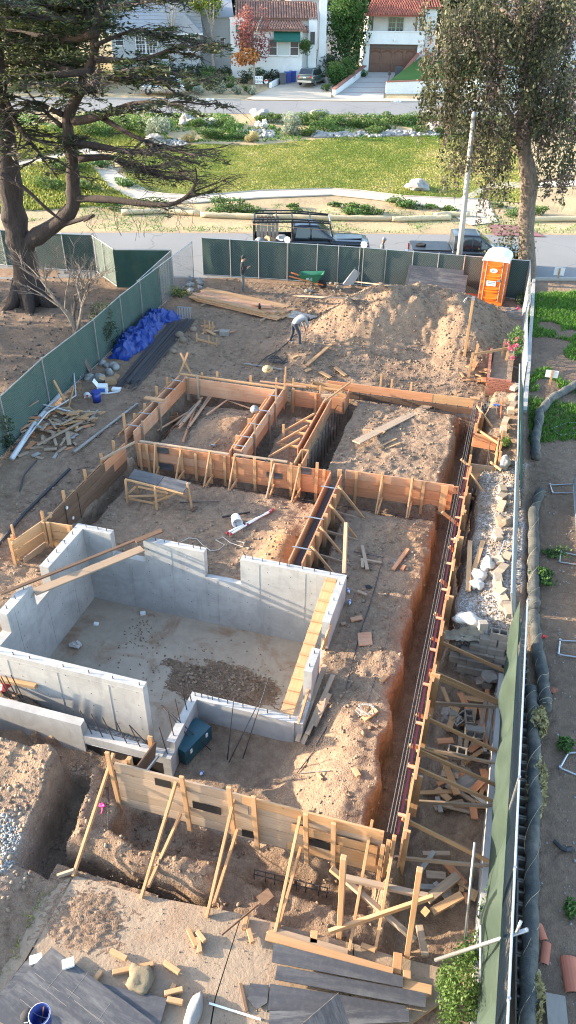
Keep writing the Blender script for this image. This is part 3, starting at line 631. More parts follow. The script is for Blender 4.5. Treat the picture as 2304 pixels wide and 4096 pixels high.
def F_(label,a,b,z0,z1,rows,stakes=(),braces=(),**k):
    """stakes: (distance, side offset, extra height); braces: (distance, side, foot distance, foot z, kicker)"""
    sm = k.pop('smat','fir_yellow');t,a,d,nrm,L = form(label,a,b,z0,z1,rows,**k);rr = random.Random(int(L * 100))
    for (x,s,e) in stakes:
        p = a + d * x + nrm * s;beam('stake',(p.x,p.y,z0 - .25),(p.x + rr.uniform(-.02,.02),p.y + rr.uniform(-.02,.02),z1 + e),.085,.04,sm,t,up=(nrm.x,nrm.y,0))
    for (x,s,f,fz,kk) in braces:
        p = a + d * x + nrm * s;q = a + d * (x + rr.uniform(-.08,.08)) + nrm * f;sg = 1 if s > 0 else -1
        beam('stake',(p.x,p.y,z0 - .2),(p.x,p.y,z1 + .12),.085,.04,sm,t,up=(nrm.x,nrm.y,0))
        beam('brace',(p.x,p.y,z1 + rr.uniform(.0,.12)),(q.x,q.y,fz),.04,.085,sm,t)
        if kk: beam('kicker',(p.x + .06,p.y,z0 + .12),(q.x + .05,q.y,fz + .02),.04,.085,sm,t)
    return t,a,d,nrm,L
T_ = .2
def cage(label,a,b,z1,z0,zs,dx,hook=(0,0)):
    a,b = Vector((*a,0)),Vector((*b,0));L = (b - a).length;d = (b - a) / L;t = thing('rebar_cage',label,'rebar',(a.x,a.y,z0));n = int(L / dx);me = MB().tube([(0,0,z1 - z0),(0,0,.02),(hook[0],hook[1],.0)] if hook[0] or hook[1] else [(0,0,z1 - z0),(0,0,0)],.011,5).mesh('bar','rebar')
    for k in range(n + 1): link('bar',me,t,d * (L * k / n + random.uniform(-.03,.03)))
    for z in zs: MB().tube([(0,.015,z - z0),d * L * .5 + Vector((0,.015,z - z0 + random.uniform(-.015,.015))),d * L + Vector((0,.015,z - z0))],.011,5).build('long_bar','rebar',t)
cage('vertical rebar grid standing before the far right form',(-4.7,24.55),(-.5,24.6),.1,-1.2,(.05,-.22,-.5),.36);cage('hooked rebar cage in the deep trench beside the stepped form',(-4.95,19.6),(-4.95,24.2),.0,-1.35,(-.1,-.55),.45,(.35,0));cage('rebar cage low in the trench below the middle form row',(-9.9,18.42),(-1.0,18.5),-.7,-1.2,(-.75,-1.0),.45)
cage('short rebar cage at the bottom of the near trench',(-2.6,7.25),(-1.2,7.3),-1.35,-1.7,(-1.4,-1.55),.2)
# mid wall, facing the camera, in three lengths
t,*_ = F_('three-board form wall with black patches, left length of the middle row',(-10.3,18.62),(-7.18,18.72),-.66,T_,3,stakes=[(.15,-.07,.02),(.42,-.06,.05),(2.0,-.06,-.05),(2.95,-.06,.0)],braces=[(.7,-.07,-.55,-.62,1),(1.55,-.07,-.62,-.62,1),(2.5,-.07,-.66,-.62,1)],seed=3,mat=('fir_red','fir_pink','fir_red'))
beam('cap',(-10.2,18.72,.215),(-7.25,18.8,.215),.09,.04,'fir_old',t);beam('black_patch',(-9.6,18.588,.08),(-9.18,18.605,.08),.012,.2,'black_plywood',t);beam('black_patch',(-9.62,18.585,-.50),(-9.06,18.605,-.50),.012,.24,'black_plywood',t)
t,*_ = F_('center length of the middle form row with plywood patches and black cutouts',(-7.12,18.7),(-4.02,18.82),-.66,T_,3,stakes=[(.75,-.06,.12),(1.9,-.06,.12),(2.68,-.06,.25),(2.9,-.06,.05)],braces=[(.12,-.07,-.7,-.6,1),(1.3,-.07,-.75,-.62,1),(2.15,-.07,-.78,-.6,1)],seed=4)
beam('black_patch',(-6.0,18.69,-.22),(-5.5,18.71,-.22),.012,.2,'black_plywood',t);beam('black_patch',(-4.98,18.728,.1),(-4.6,18.745,.1),.012,.22,'black_plywood',t);beam('plywood_patch',(-5.35,18.71,-.1),(-5.0,18.72,-.1),.014,.55,'fir_yellow',t);beam('cap',(-7.1,18.84,.215),(-5.4,18.9,.215),.09,.04,'fir_old',t)
for i,x in enumerate((-6.9,-6.05)): beam('strap',(x,18.7,.226),(x + .06,18.95,.226),.07,.006,'black_paint',t)
beam('prop',(-5.72,18.62,.25),(-5.78,17.95,-.58),.04,.06,'fir_old',t)
t,*_ = F_('clean orange form wall of three long boards joining the right trench',(-3.62,19.02),(-.42,19.12),-.68,T_,3,stakes=[(.35,-.06,.02),(2.35,-.06,.03)],braces=[(1.12,-.07,-.95,-.6,1),(2.0,-.07,-.9,-.6,1)],seed=5,mat=('fir_red','fir_red','fir_pink'))
beam('end_plank',(-.66,19.0,-.72),(-.66,19.0,.22),.2,.04,'fir_yellow',t,up=(0,1,0));beam('end_plank',(-3.78,18.95,-.75),(-3.78,18.95,.22),.14,.04,'fir_yellow',t,up=(0,1,0));beam('end_stub',(-.42,19.06,.08),(-.28,19.08,.08),.04,.25,'fir_red',t)
beam('base_board',(-3.3,19.07,-.82),(-.6,19.16,-.84),.03,.14,'fir_grey',t)
# far-left wall with cap, and its corner
t,*_ = F_('pink and cream far form wall behind the soil heap room',(-10.74,23.6),(-7.22,23.6),-.45,T_,2,stakes=[(.12,-.04,.02),(.55,-.05,.18)],seed=6,mat=('fir_pink','fir_pink','fir_red'),smat='fir_old')
beam('cap',(-10.95,23.78,.215),(-6.9,23.8,.215),.1,.05,'fir_yellow',t)
for x,e in ((-10.2,.3),(-9.6,.42),(-8.3,.45),(-7.3,.3)): beam('stake',(x,23.95,-.5),(x + .03,23.95,e),.085,.04,'fir_yellow',t,up=(0,1,0))
beam('cross_stake',(-11.1,24.0,.1),(-10.75,24.1,.95),.07,.04,'fir_yellow',t,up=(0,1,0));beam('cross_stake',(-10.65,24.05,.1),(-11.05,24.1,.9),.07,.04,'fir_yellow',t,up=(0,1,0))
def double(label,x0,x1,y0,y1,z0,z1,rows,seed,mats=('fir_red','fir_pink'),spreaders=(),inner='fir_dark',ties=True):
    """two rows of boards along Y with the gap that will take the concrete"""
    t,*_ = form(label,(x0,y0),(x0,y1),z0,z1,rows,mats,seed=seed)
    r2 = random.Random(seed + 50);h = (z1 - z0) / rows
    for r in range(rows):
        y = y0
        while y < y1 - .05:
            l = min(r2.uniform(2.2,3.6),y1 - y);l = y1 - y if y1 - y - l < .5 else l
            beam('board',(x1,y + .002,z1 - h * (r + .5)),(x1,y + l - .002,z1 - h * (r + .5)),.038,h - .006,r2.choice(mats),t);y += l
    beam('joist',((x0 + x1) / 2,y0 + .05,z1 - .42),((x0 + x1) / 2,y1 - .05,z1 - .42),abs(x1 - x0) - .05,.05,inner,t)
    for y in spreaders: beam('spreader',(x0 - .07,y,z1 + .012),(x1 + .07,y,z1 + .012),.035,.02,'galvanized',t)
    return t
t = double('double pink board form along the upper left side with steel spreaders',-10.98,-10.68,19.25,23.72,-.30,T_,2,11,('fir_pink','fir_red'),(19.6,20.5,21.4,22.5,23.2))
for y,e in ((19.5,.45),(20.2,.12),(21.0,.1),(22.0,.3),(22.9,.25)): beam('stake',(-11.12,y,-.6),(-11.1,y,T_ + e),.04,.085,'fir_yellow',t,up=(1,0,0))
beam('waler',(-11.22,19.2,-.02),(-11.22,23.5,-.02),.04,.085,'fir_yellow',t);beam('top_block',(-11.35,21.55,.24),(-10.65,21.5,.24),.2,.045,'fir_yellow',t)
for y in (20.0,21.0,22.3): beam('brace',(-11.12,y,.1),(-11.75,y + .3,-.5),.04,.07,'fir_old',t)
for y in (19.75,21.1): beam('stake',(-10.62,y,-.75),(-10.6,y,T_ + .15),.04,.06,'fir_old',t,up=(1,0,0))
t = double('tall double board form between the soil heap room and narrow room',-7.24,-6.97,19.22,24.2,-.48,T_,2,12,('fir_pink','fir_red','fir_pink'),(19.4,20.0,20.9,21.9,23.1))
for y in (20.0,21.2): beam('stake',(-7.4,y,-.6),(-7.4,y,T_ + .02),.04,.12,'fir_yellow',t,up=(1,0,0))
for y,e in ((20.3,.5),(22.6,.65),(21.9,-.1)): beam('stake',(-6.92,y,-.85),(-6.9,y,T_ + e),.035,.06,'fir_old',t,up=(1,0,0))
beam('waler',(-7.42,19.5,.0),(-7.42,23.2,.0),.04,.085,'fir_yellow',t);beam('end_board',(-7.24,19.2,-.02),(-6.96,19.2,-.02),.035,.42,'fir_pink',t);beam('corner_board',(-7.3,19.0,.02),(-7.3,19.3,.02),.035,.36,'fir_red',t)
# cluster of boards where the middle forms meet the far wall
t,*_ = F_('short far form box with cross boards and stakes between the rooms',(-6.75,23.95),(-5.6,23.95),-.5,.12,2,stakes=[(.1,-.06,.1),(.95,-.06,.02)],seed=14,mat=('fir_yellow','fir_red'))
for p,q,w in (((-7.9,23.9,.3),(-6.2,24.0,.28),.05),((-7.0,24.25,.26),(-4.9,24.1,.27),.06),((-7.05,24.35,.1),(-5.9,24.4,.1),.12),((-6.1,24.1,.2),(-6.1,24.6,.2),.04)): beam('rail',p,q,.04,w,'fir_pink' if w == .05 else 'fir_yellow',t)
for x,y,e in ((-7.05,24.2,.85),(-6.95,23.75,.75),(-6.7,24.0,.55),(-5.7,24.0,.4),(-7.35,24.05,.45)): beam('stake',(x,y,-.6),(x + .02,y,e),.05,.05,'fir_yellow',t,up=(0,1,0))
beam('brace',(-5.65,23.9,.05),(-5.0,23.85,.22),.04,.09,'fir_old',t);beam('leg',(-5.5,23.85,-.55),(-5.4,23.9,.0),.04,.08,'fir_yellow',t)
# far right wall with rebar mat in front
t,*_ = F_('far right orange form boards behind the vertical rebar grid',(-5.62,24.9),(-.32,24.98),-.12,T_ + .02,1,stakes=(),seed=15,mat=('fir_red','fir_yellow'))
beam('board',(-4.95,24.9,-.26),(-.35,24.97,-.26),.04,.22,'fir_dark',t);beam('board',(-6.2,24.6,.1),(-5.0,24.55,.1),.04,.3,'fir_yellow',t)
for x,e in ((-4.75,.28),(-3.7,.62),(-3.3,.5),(-2.6,.48),(-1.0,.35)): beam('stake',(x,25.1,-.6),(x,25.12,e),.07,.04,'fir_yellow',t,up=(0,1,0))
beam('plank_end',(-.5,25.02,.24),(-.15,25.03,.24),.14,.03,'fir_yellow',t)
# stepped form beside the deep trench
t = double('narrow orange form with stepped ends beside the deep rebar trench',-5.36,-5.16,19.9,23.6,-.35,T_,2,16,('fir_red','fir_red','fir_yellow'),(),'fir_dark')
for y in (20.4,21.3,22.2): beam('brace',(-5.42,y,.22),(-6.2,y - .9,-.1),.04,.07,'fir_yellow',t);beam('tie',(-5.4,y,-.1),(-6.1,y + .15,-.2),.04,.09,'fir_yellow',t);beam('clip',(-5.14,y + .4,-.2),(-5.14,y + .4,.0),.012,.06,'galvanized',t)
beam('stake',(-6.15,21.0,-.6),(-6.15,21.0,.3),.08,.05,'fir_yellow',t,up=(0,1,0));beam('step_box',(-5.16,23.7,-.12),(-4.72,23.7,-.12),.04,.62,'fir_red',t);beam('step_box',(-4.72,23.68,-.12),(-4.72,24.5,-.12),.04,.6,'fir_red',t);beam('step_box',(-5.16,23.98,.16),(-4.74,23.98,.16),.04,.2,'fir_yellow',t)
beam('rail',(-5.3,23.0,.3),(-4.75,24.7,.34),.05,.06,'fir_yellow',t);beam('step_box',(-5.2,18.95,-.0),(-5.2,19.75,-.0),.04,.42,'fir_yellow',t);beam('step_box',(-4.98,19.0,-.02),(-4.98,19.75,-.02),.04,.42,'fir_red',t);beam('step_box',(-5.2,19.78,.02),(-4.96,19.78,.02),.04,.4,'fir_yellow',t)
# lower left wall and the small yellow corner box
t,*_ = F_('dark orange single form wall with grey ties along the lower left',(-10.72,14.1),(-10.62,18.5),-.72,T_,3,seed=17,mat=('fir_red','fir_red','fir_dark'))
for y in (14.9,15.6,16.4,17.2,18.0): beam('dowel',(-10.66,y,-.75),(-10.66,y,.12),.014,.014,'rebar',t)
for y,z in ((15.0,-.0),(15.2,-.48),(16.5,.0),(16.7,-.45),(17.6,-.1)): tie = MB().lathe((0,0,0),[(.05,0),(.05,.03)],8,(1,0,0)).build('tie_cone','white_plastic',t,loc=(-10.69 + 10.72,y - 14.1,z + .72))
for y,e in ((14.1,.25),(15.2,.22),(16.4,.2),(17.4,.18),(18.2,.2)): beam('stake',(-10.85,y,-.6),(-10.84,y,T_ + e),.05,.085,'fir_yellow',t,up=(1,0,0))
for y in (14.6,15.8,17.0): beam('brace',(-10.85,y,.05),(-11.4,y + .5,-.4),.04,.07,'fir_old',t)
beam('waler',(-10.95,14.3,-.05),(-10.9,18.3,-.05),.035,.085,'fir_yellow',t)
t = thing('timber_formwork','small yellow corner form box beside the basement northwest corner','formwork',(-10.72,13.6,-.7),group=FG)
for z in (.06,-.22,-.5): beam('board',(-10.68,14.02,z),(-9.95,14.06,z),.038,.26,'fir_yellow',t)
for z in (.06,-.24): beam('board',(-10.76,14.0,z),(-11.05,12.98,z),.038,.28,'fir_yellow',t)
beam('board',(-10.78,13.9,-.52),(-10.95,13.1,-.52),.038,.2,'fir_old',t)
for x,y in ((-10.6,13.93),(-10.72,13.9),(-11.1,12.95),(-11.12,13.1),(-10.0,13.97)): beam('stake',(x,y,-.75),(x,y,.25 if x > -11 else .3),.09,.045,'fir_yellow',t,up=(0,1,0))
beam('stake',(-11.15,13.2,-.5),(-11.15,13.2,.55),.05,.05,'fir_yellow',t,up=(0,1,0));beam('waler',(-11.02,12.9,.2),(-10.7,14.3,.2),.035,.09,'fir_yellow',t)
# diagonal plank over the left junction
tag(beam('plank',at(*Rz(400,1720,10,285),.24),at(*Rz(400,1720,335,118),.24),.05,.07,'fir_old'),'thin brown plank lying over the left form junction','plank')
# mid-lower double wall
t = double('double form running from the middle row to the basement wall',-4.02,-3.68,14.35,18.75,-.62,T_,2,18,('fir_red','fir_yellow','fir_red'),(14.9,16.3,17.9),'steel_dark')
for y in (14.75,15.6,16.5,17.5): beam('stake',(-3.61,y,-.9),(-3.6,y,T_ + .08),.05,.1,'fir_yellow',t,up=(1,0,0))
for y in (15.0,15.9,17.0,18.0): beam('brace',(-3.62,y,.25),(-2.75,y - .25,-.55),.04,.075,'fir_yellow',t);beam('kicker',(-3.6,y - .25,-.5),(-2.7,y - .3,-.58),.04,.085,'fir_old',t)
for y in (14.8,15.1): beam('dark_strip',(-3.5,y,-.5),(-2.6,y - .15,-.52),.05,.05,'black_paint',t)
# long right wall
RW = thing('timber_formwork','long right form of edge boards with maroon strip and rebar rails','formwork',(-.1,7.6,-.7),group=FG)
yy = 7.62;rr = random.Random(5)
while yy < 24.9:
    l = min(rr.uniform(2.6,3.7),24.9 - yy)
    for z in (.06,-.23,-.52):
        if not (20.3 < yy + l / 2 < 22.7): beam('board',(-.06,yy,z),(-.06,yy + l - .004,z),.036,.28,rr.choice(('fir_red','fir_yellow')),RW)
    yy += l
for i in range(14):
    y = 7.9 + i * 1.22 + rr.uniform(-.15,.15)
    if 20.2 < y < 22.8: continue
    beam('stake',(.0,y,-1.1),(.0,y,T_ + rr.uniform(-.05,.1)),.04,.2 if i % 2 else .1,'fir_yellow',RW,up=(1,0,0));beam('splice',(-.03,y - .15,.21),(-.03,y + .35,.21),.045,.015,'fir_red',RW)
for y in np.arange(8.1,20.4,1.05): beam('spreader',(-.21,y,.165),(-.05,y,.165),.06,.04,'fir_pink',RW)
beam('maroon_strip',(-.16,7.75,.13),(-.16,20.5,.13),.045,.02,'maroon_strip',RW);beam('maroon_strip',(-.16,22.4,.13),(-.16,24.8,.13),.045,.02,'maroon_strip',RW)
for x,z in ((-.27,.17),(-.33,.15),(-.22,.05)): RW_b = MB().tube([(x + .1,.1,z + .7),(x + .1 + rr.uniform(-.02,.02),8.5,z + .7),(x + .1,17.2,z + .7)],.013,5).build('rebar_rail','rebar',RW)
# bump-out box
t = thing('timber_formwork','small orange bump-out form box on the right trench','formwork',(-.1,21.5,-.6),group=FG)
for z in (.05,-.2): beam('board',(-.1,22.55,z),(.62,22.5,z),.038,.24,'fir_red',t)
for z in (.05,-.22): beam('board',(-.05,20.55,z),(.65,20.6,z),.038,.25,'fir_old',t);beam('board',(.66,20.6,z),(.66,22.5,z),.038,.25,'fir_yellow',t)
for x,y in ((.76,22.4),(.76,21.0),(.74,21.6),(-.12,22.62),(-.1,20.5)): beam('stake',(x,y,-.7),(x,y,.5),.07,.07,'fir_yellow',t,up=(1,0,0))
for p,q in (((-.2,24.3,.3),(.55,23.4,-.1)),((-.05,22.7,.25),(.8,22.1,.1)),((.0,19.9,.2),(.75,19.0,-.2)),((.5,20.7,.25),(.85,20.4,.2))): beam('brace',p,q,.04,.075,'fir_yellow',t)
bars = MB();bars.tube([(.52 + .1 - .1,20.75 - 21.5,.65),(.52,22.3 - 21.5,.65)],.013,5);bars.tube([(.58,20.75 - 21.5,.3),(.58,22.3 - 21.5,.3)],.013,5)
for y in (20.8,21.3,21.8,22.2): bars.tube([(.52,y - 21.5,.65),(.55,y - 21.5,.0)],.012,5)
bars.build('rebar_hoops','rebar',t)
tag(beam('sheet',(.12,19.5,-1.0),(.12,20.4,-1.0),.03,.8,'fir_grey'),'grey sheet standing beside the right trench below the bump-out','sheet')
# braces from the long wall to the curb
for (c,y0,a,b,za,zb,nm) in ((1152,2400,(722,190),(1092,358),.0,-.85,'brace'),(1152,2400,(708,352),(1085,520),.02,-.85,'brace'),(1152,2400,(706,372),(1070,528),-.04,-.9,'brace'),(1152,2400,(648,572),(1050,760),.02,-.85,'brace'),(1152,2400,(690,515),(1083,540),-.85,-.9,'kicker'),
        (1152,2400,(610,730),(800,800),.0,-.4,'brace'),(1152,3000,(650,0),(1065,185),.0,-.85,'brace'),(1152,3000,(604,72),(1060,272),.0,-.85,'brace'),(1152,3000,(578,255),(1068,285),-.85,-.9,'kicker'),(1152,3000,(575,345),(1055,582),.0,-.85,'brace'),(1152,3000,(535,540),(1058,590),-.85,-.9,'kicker'),(1152,3000,(640,-20),(1048,70),-.85,-.9,'kicker'),
        (1152,1800,(870,45),(970,128),.1,-.3,'brace'),(1152,1800,(775,312),(872,388),.05,-.45,'brace'),(1152,1800,(812,485),(848,520),.0,-.4,'brace'),(1152,1800,(768,655),(812,690),.0,-.5,'brace'),(1152,2400,(738,68),(792,105),.0,-.4,'brace'),(1152,1800,(872,218),(935,246),-.2,-.35,'brace')):
    beam(nm,at(*Kz(c,y0,*a),za),at(*Kz(c,y0,*b),zb),.04,.085,'fir_yellow' if nm == 'brace' else 'fir_old',RW)
# near wall across the bottom
t,*_ = F_('tall weathered near form wall of five boards with black slots',(-5.42,7.62),(-.38,7.68),-1.08,T_,5,seed=21,mat=('fir_old','fir_old','fir_yellow'),smat='fir_yellow',missing=())
for x0,x1,z in ((-4.62,-4.3,-.02),(-3.9,-3.35,-.42),(-2.95,-2.7,-.88),(-1.75,-1.25,-.58)): beam('black_slot',(x0,7.60,z),(x1,7.61,z),.01,.2,'waterproofing',t)
beam('plywood_patch',(-2.0,7.60,-.3),(-.45,7.615,-.3),.012,.24,'fir_yellow',t);beam('plywood_patch',(-1.2,7.6,-.62),(-.45,7.612,-.62),.012,.36,'fir_yellow',t)
for (x,e,b) in ((-5.45,.35,-.0),(-4.0,.22,0),(-3.1,.28,0),(-2.65,.2,0),(-1.7,.1,0),(-1.2,.05,0)): beam('stake',(x + .02,7.55,-1.2),(x - .04,7.55,T_ + e),.085,.05,'fir_yellow',t,up=(0,1,0))
def pxb(nm,a,za,b,zb,w=.05,tt=.085,mat='fir_yellow',par=t): return beam(nm,at(*a,za),at(*b,zb),w,tt,mat,par)
for a,b,fz in ((Kz(0,3000,572,15),Kz(0,3000,368,635),-1.05),(Kz(0,3000,890,150),Kz(0,3500,710,118),-1.05),(Kz(0,3000,1190,195),Kz(0,3500,1040,215),-1.05),(Kz(1152,3000,70,295),Kz(0,3500,1385,290),-1.0),(Kz(1152,3000,425,350),Kz(1152,3500,308,380),-1.0),(Kz(1152,3000,520,540),Kz(1152,3500,440,378),-1.05)):
    pxb('brace',a,.1,b,fz)
for a,b in ((Kz(0,3000,910,320),Kz(0,3500,745,60)),(Kz(0,3000,1195,400),Kz(0,3500,1075,150)),(Kz(1152,3000,65,490),Kz(0,3500,1400,270))): pxb('kicker',a,-.7,b,-1.02)
pxb('brace_foot',Kz(0,3000,375,605),-.98,Kz(0,3500,290,5),-1.05,mat='fir_old')
for x in (-.36,-.28,-.2): beam('corner_stud',(x,7.5 + (x + .36) * .8,-1.2),(x,7.52 + (x + .36) * .8,.05 + (x + .36)),.07,.05,'fir_yellow',t,up=(0,1,0))
# divider board by the ledge
t = thing('formwork_divider','brown form board with steel clamp standing in the ledge gap','formwork',(-5.1,8.3,-.9))
beam('board',(-5.2,8.72,-.75),(-5.12,7.72,-.3),.035,.42,'fir_dark',t);beam('post',(-5.32,8.8,-1.0),(-5.32,8.8,-.45),.1,.06,'fir_yellow',t,up=(0,1,0));beam('post',(-5.25,7.85,-.6),(-5.25,7.85,.1),.09,.09,'fir_yellow',t,up=(0,1,0));beam('clamp',(-5.0,8.5,-.55),(-4.98,7.9,-.3),.03,.06,'galvanized',t)
# ---------------------------------------------------------------- foreground slab
def slab(poly,z0=-1.25,z1=-1.075):
    m = MB().prism([at(*p,z1)[:2] for p in poly],z0,z1);o = m.build('patio_slab','concrete_slab');o['kind'] = 'structure'
P5 = lambda x,y: Kz(0,3500,x,y);P6 = lambda x,y: Kz(1152,3500,x,y)
slab([P5(375,2),P5(700,95),P5(1060,165),P5(1215,195),P5(1080,620),P5(1030,900),P5(-60,900),P5(-60,700),P5(135,430)])
slab([P5(1219,196),P5(1430,255),P6(330,345),P6(300,700),P5(1040,900),P5(1086,621)],z1=-1.078)
slab([P6(334,346),P6(540,410),P6(765,465),P6(790,620),P6(600,760),P6(310,760)],z1=-1.074)
slab([P5(255,60),P5(362,6),P5(125,430),P5(-70,700),P5(-90,560)],z1=-1.09)
heap('soil_pile','loose brown soil dumped on the slab at lower left',at(*P5(440,210),-1.08),(1.0,.7),.055,'dirt',44,8,'stuff')
# ---------------------------------------------------------------- chain-link fences
def fpanel(label,a,b,h=1.83,screen=None,side=1,posts=(0,1),group=None,lean=(0,0),pitch=.08,mesh=True,z=None,wave=.03,shigh=1.0,seed=0,cat='fence',wire=.0022):
    a = Vector((a[0],a[1],gz(a[0],a[1]) if z is None else z));b = Vector((b[0],b[1],gz(b[0],b[1]) if z is None else z));t = thing('chain_link_fence',label,cat,a,group=group)
    L = (b - a).length;d = (b - a) / L;up = Vector((lean[0],lean[1],1));nrm = Vector((-d.y,d.x,0))
    P = lambda u,v: d * u + up * v          # local
    for f in posts: MB().tube([P(L * f,.0),P(L * f,h + .04)],.024,8).build('post','galvanized',t)
    MB().tube([P(0,h),P(L,h)],.019,7).build('top_rail','galvanized',t);MB().tube([P(0,.06),P(L,.06)],.017,7).build('bottom_rail','galvanized',t)
    if mesh:
        m = MB();H = h - .06
        for s in (1,-1):
            u = -H
            while u < L:
                u0,v0,u1,v1 = u,.06,u + H,h
                if u0 < 0: v0 += -u0;u0 = 0
                if u1 > L: v1 -= (u1 - L);u1 = L
                if v1 > v0 + .02:
                    if s < 0: u0,u1 = L - u0,L - u1
                    m.tube([P(u0,v0),P(u1,v1)],wire,3,cap=False)
                u += pitch
        m.build('chain_link','chain_wire',t)
    if screen:
        nx,nz = max(8,int(L / .12)),14;vs = [];fs = [];rr = random.Random(seed)
        for i in range(nx + 1):
            for k in range(nz + 1):
                u = L * i / nx;v = .04 + (h * shigh - .06) * k / nz;w = wave * (math.sin(u * 3.1 + seed) + .6 * math.sin(u * 7.3 + v * 2 + seed * 2)) * (1 - abs(2 * k / nz - 1) ** 3) + side * (.03 + wave * 1.3)
                vs.append(P(u,v) + nrm * w)
        for i in range(nx):
            for k in range(nz): q = i * (nz + 1) + k;fs.append((q,q + nz + 1,q + nz + 2,q + 1))
        MB().add(vs,fs).build('wind_screen',screen,t,smooth=True)
    return t
FGRP = 'chain link fence panels around the site'
tops = [at(x,y,1.46) for x,y in ((-330,1880),(0,1592),(168,1443),(374,1279),(480,1198),(560,1140),(636,1087))]
lf = ['nearest the left frame edge','above the scrap wood pile','behind the small bare tree','left of the blue tarp','behind the blue tarp','at the end beside the open mesh panel']
for i in range(6): fpanel('green screened chain link panel %s' % lf[i],tops[i][:2],tops[i + 1][:2],screen='screen_green',side=1,group=FGRP,seed=i,posts=(0,) if i < 5 else (0,1),wave=.02)
p0 = tops[6];p1 = at(*Kz(0,600,965,470),1.75);fpanel('bare chain link panel without a screen at the site entrance',p0[:2],p1[:2],1.83,group=FGRP,wire=.0045)
g1 = at(*Kz(0,600,690,648),1.7);g2 = at(*Kz(0,600,862,505),1.75);fpanel('second bare mesh panel behind the entrance panel',g1[:2],g2[:2],1.8,group=FGRP,wire=.0045)
q0 = at(*Kz(0,600,-240,372),1.83);q1 = at(*Kz(0,600,0,402),1.83);q2 = at(*Kz(0,600,308,422),1.83);q3 = at(*Kz(0,600,460,428),1.83);q4 = at(*Kz(0,600,568,497),1.8);q5 = at(*Kz(0,600,858,496),1.83)
fpanel('dark green screened street panel left of the cedar trunk',q0[:2],q1[:2],screen='screen_dark',side=1,group=FGRP,posts=(0,.6));fpanel('dark green screened street panel behind the cedar trunk',q1[:2],q2[:2],screen='screen_dark',side=1,group=FGRP,posts=(0,.25));fpanel('dark green screened street panel right of the cedar',q2[:2],q3[:2],screen='screen_dark',side=1,group=FGRP)
fpanel('angled dark screened panel turning away from the street',q3[:2],q4[:2],screen='screen_dark',side=1,group=FGRP,posts=(0,.5,1));fpanel('black screened panel facing the camera at the entrance',q4[:2],q5[:2],screen='screen_dark',side=-1,group=FGRP,wave=.05,mesh=False)
BF = [(-14.74,35.6),(-11.9,35.95),(-9.0,36.28),(-6.95,36.5),(-4.4,36.62),(-2.0,36.74),(.94,36.9)]
bl = ['behind the man looking at his phone','behind the lumber stack end','behind the green wheelbarrow','behind the broken concrete lump','behind the leaning black sheets','behind the orange toilet']
for i in range(6): fpanel('back street fence panel %s' % bl[i],BF[i],BF[i + 1],1.86,screen='screen_dark',side=1,group=FGRP,posts=(0,.5) if i < 5 else (0,1),z=-.02,seed=i + 9,wave=.03,wire=.0026)
def stopper(x,y,label):
    t = thing('reflector_sign',label,'sign',(x,y,0));MB().tube([(0,0,0),(0,0,2.0)],.02,6).build('post','galvanized',t)
    m = MB().lathe((0,-.03,2.02),[(.17,0),(.17,.012)],8,(0,-1,0));m.build('plate','sign_white',t)
stopper(-10.45,36.02,'blank octagonal plate on the fence post behind the truck bed');stopper(-6.75,36.4,'blank octagonal plate on the fence post by the truck hood')
# right-hand boundary: leaning bare mesh above, pale green screen below
fxl = lambda y: 2.0 - .0287 * y
fpanel('leaning bare mesh panel above the gravel terrace',(fxl(13.2) - .02,13.0),(fxl(18.6),18.6),1.6,lean=(-.22,0),group=FGRP,z=-.05,wire=.007,pitch=.085)
fpanel('leaning bare mesh panel beside the brick planter',(fxl(18.6),18.65),(fxl(25.0),25.0),1.7,lean=(-.2,0),group=FGRP,z=-.02,wire=.007,pitch=.085,screen='screen_dark',side=-1)
fpanel('narrow mesh panel beside the rose bushes',(fxl(25),25.05),(fxl(31),31.0),1.75,lean=(-.06,0),group=FGRP,z=0,wire=.005,pitch=.1)
fpanel('mesh panel next to the toilet reaching the corner post',(fxl(31),31.05),(.94,36.85),1.8,group=FGRP,z=0,wire=.0045)
fpanel('pale green sagging screen fence along the braced trench',(1.60,3.2),(1.60,8.4),1.95,screen='screen_pale',side=1,group=FGRP,z=-.5,wave=.09,seed=3,wire=.003,posts=(0,.35,.7))
fpanel('pale green torn screen fence beside the cinder block rubble',(1.60,8.45),(1.60,13.0),1.95,screen='screen_pale',side=1,group=FGRP,z=-.5,wave=.09,seed=5,wire=.0022)
def pole(label,a,b,r=.024,mat='galvanized',name='steel_pole',cat='pole'): return tag(MB().tube([a,b],r,8).build(name,mat,smooth=True),label,cat)
pole('galvanized pole lying across the top of the green screen fence',at(*P6(742,428),-.55),at(*P6(1205,275),1.35),.03)
a = at(*Kz(1152,3500,885,365),-1.05);b = at(*Kz(1152,3000,940,465),.3);pole('upright galvanized pole standing in the braced trench',a,b)
a = at(*P6(970,745),-.9);b = at(*P6(970,250),.3);pole('upright galvanized pole beside the green bush',a,b)
pole('short galvanized pole tied to the screen fence end',at(*P6(1150,290),1.5),at(*P6(1172,232),1.7),.022)
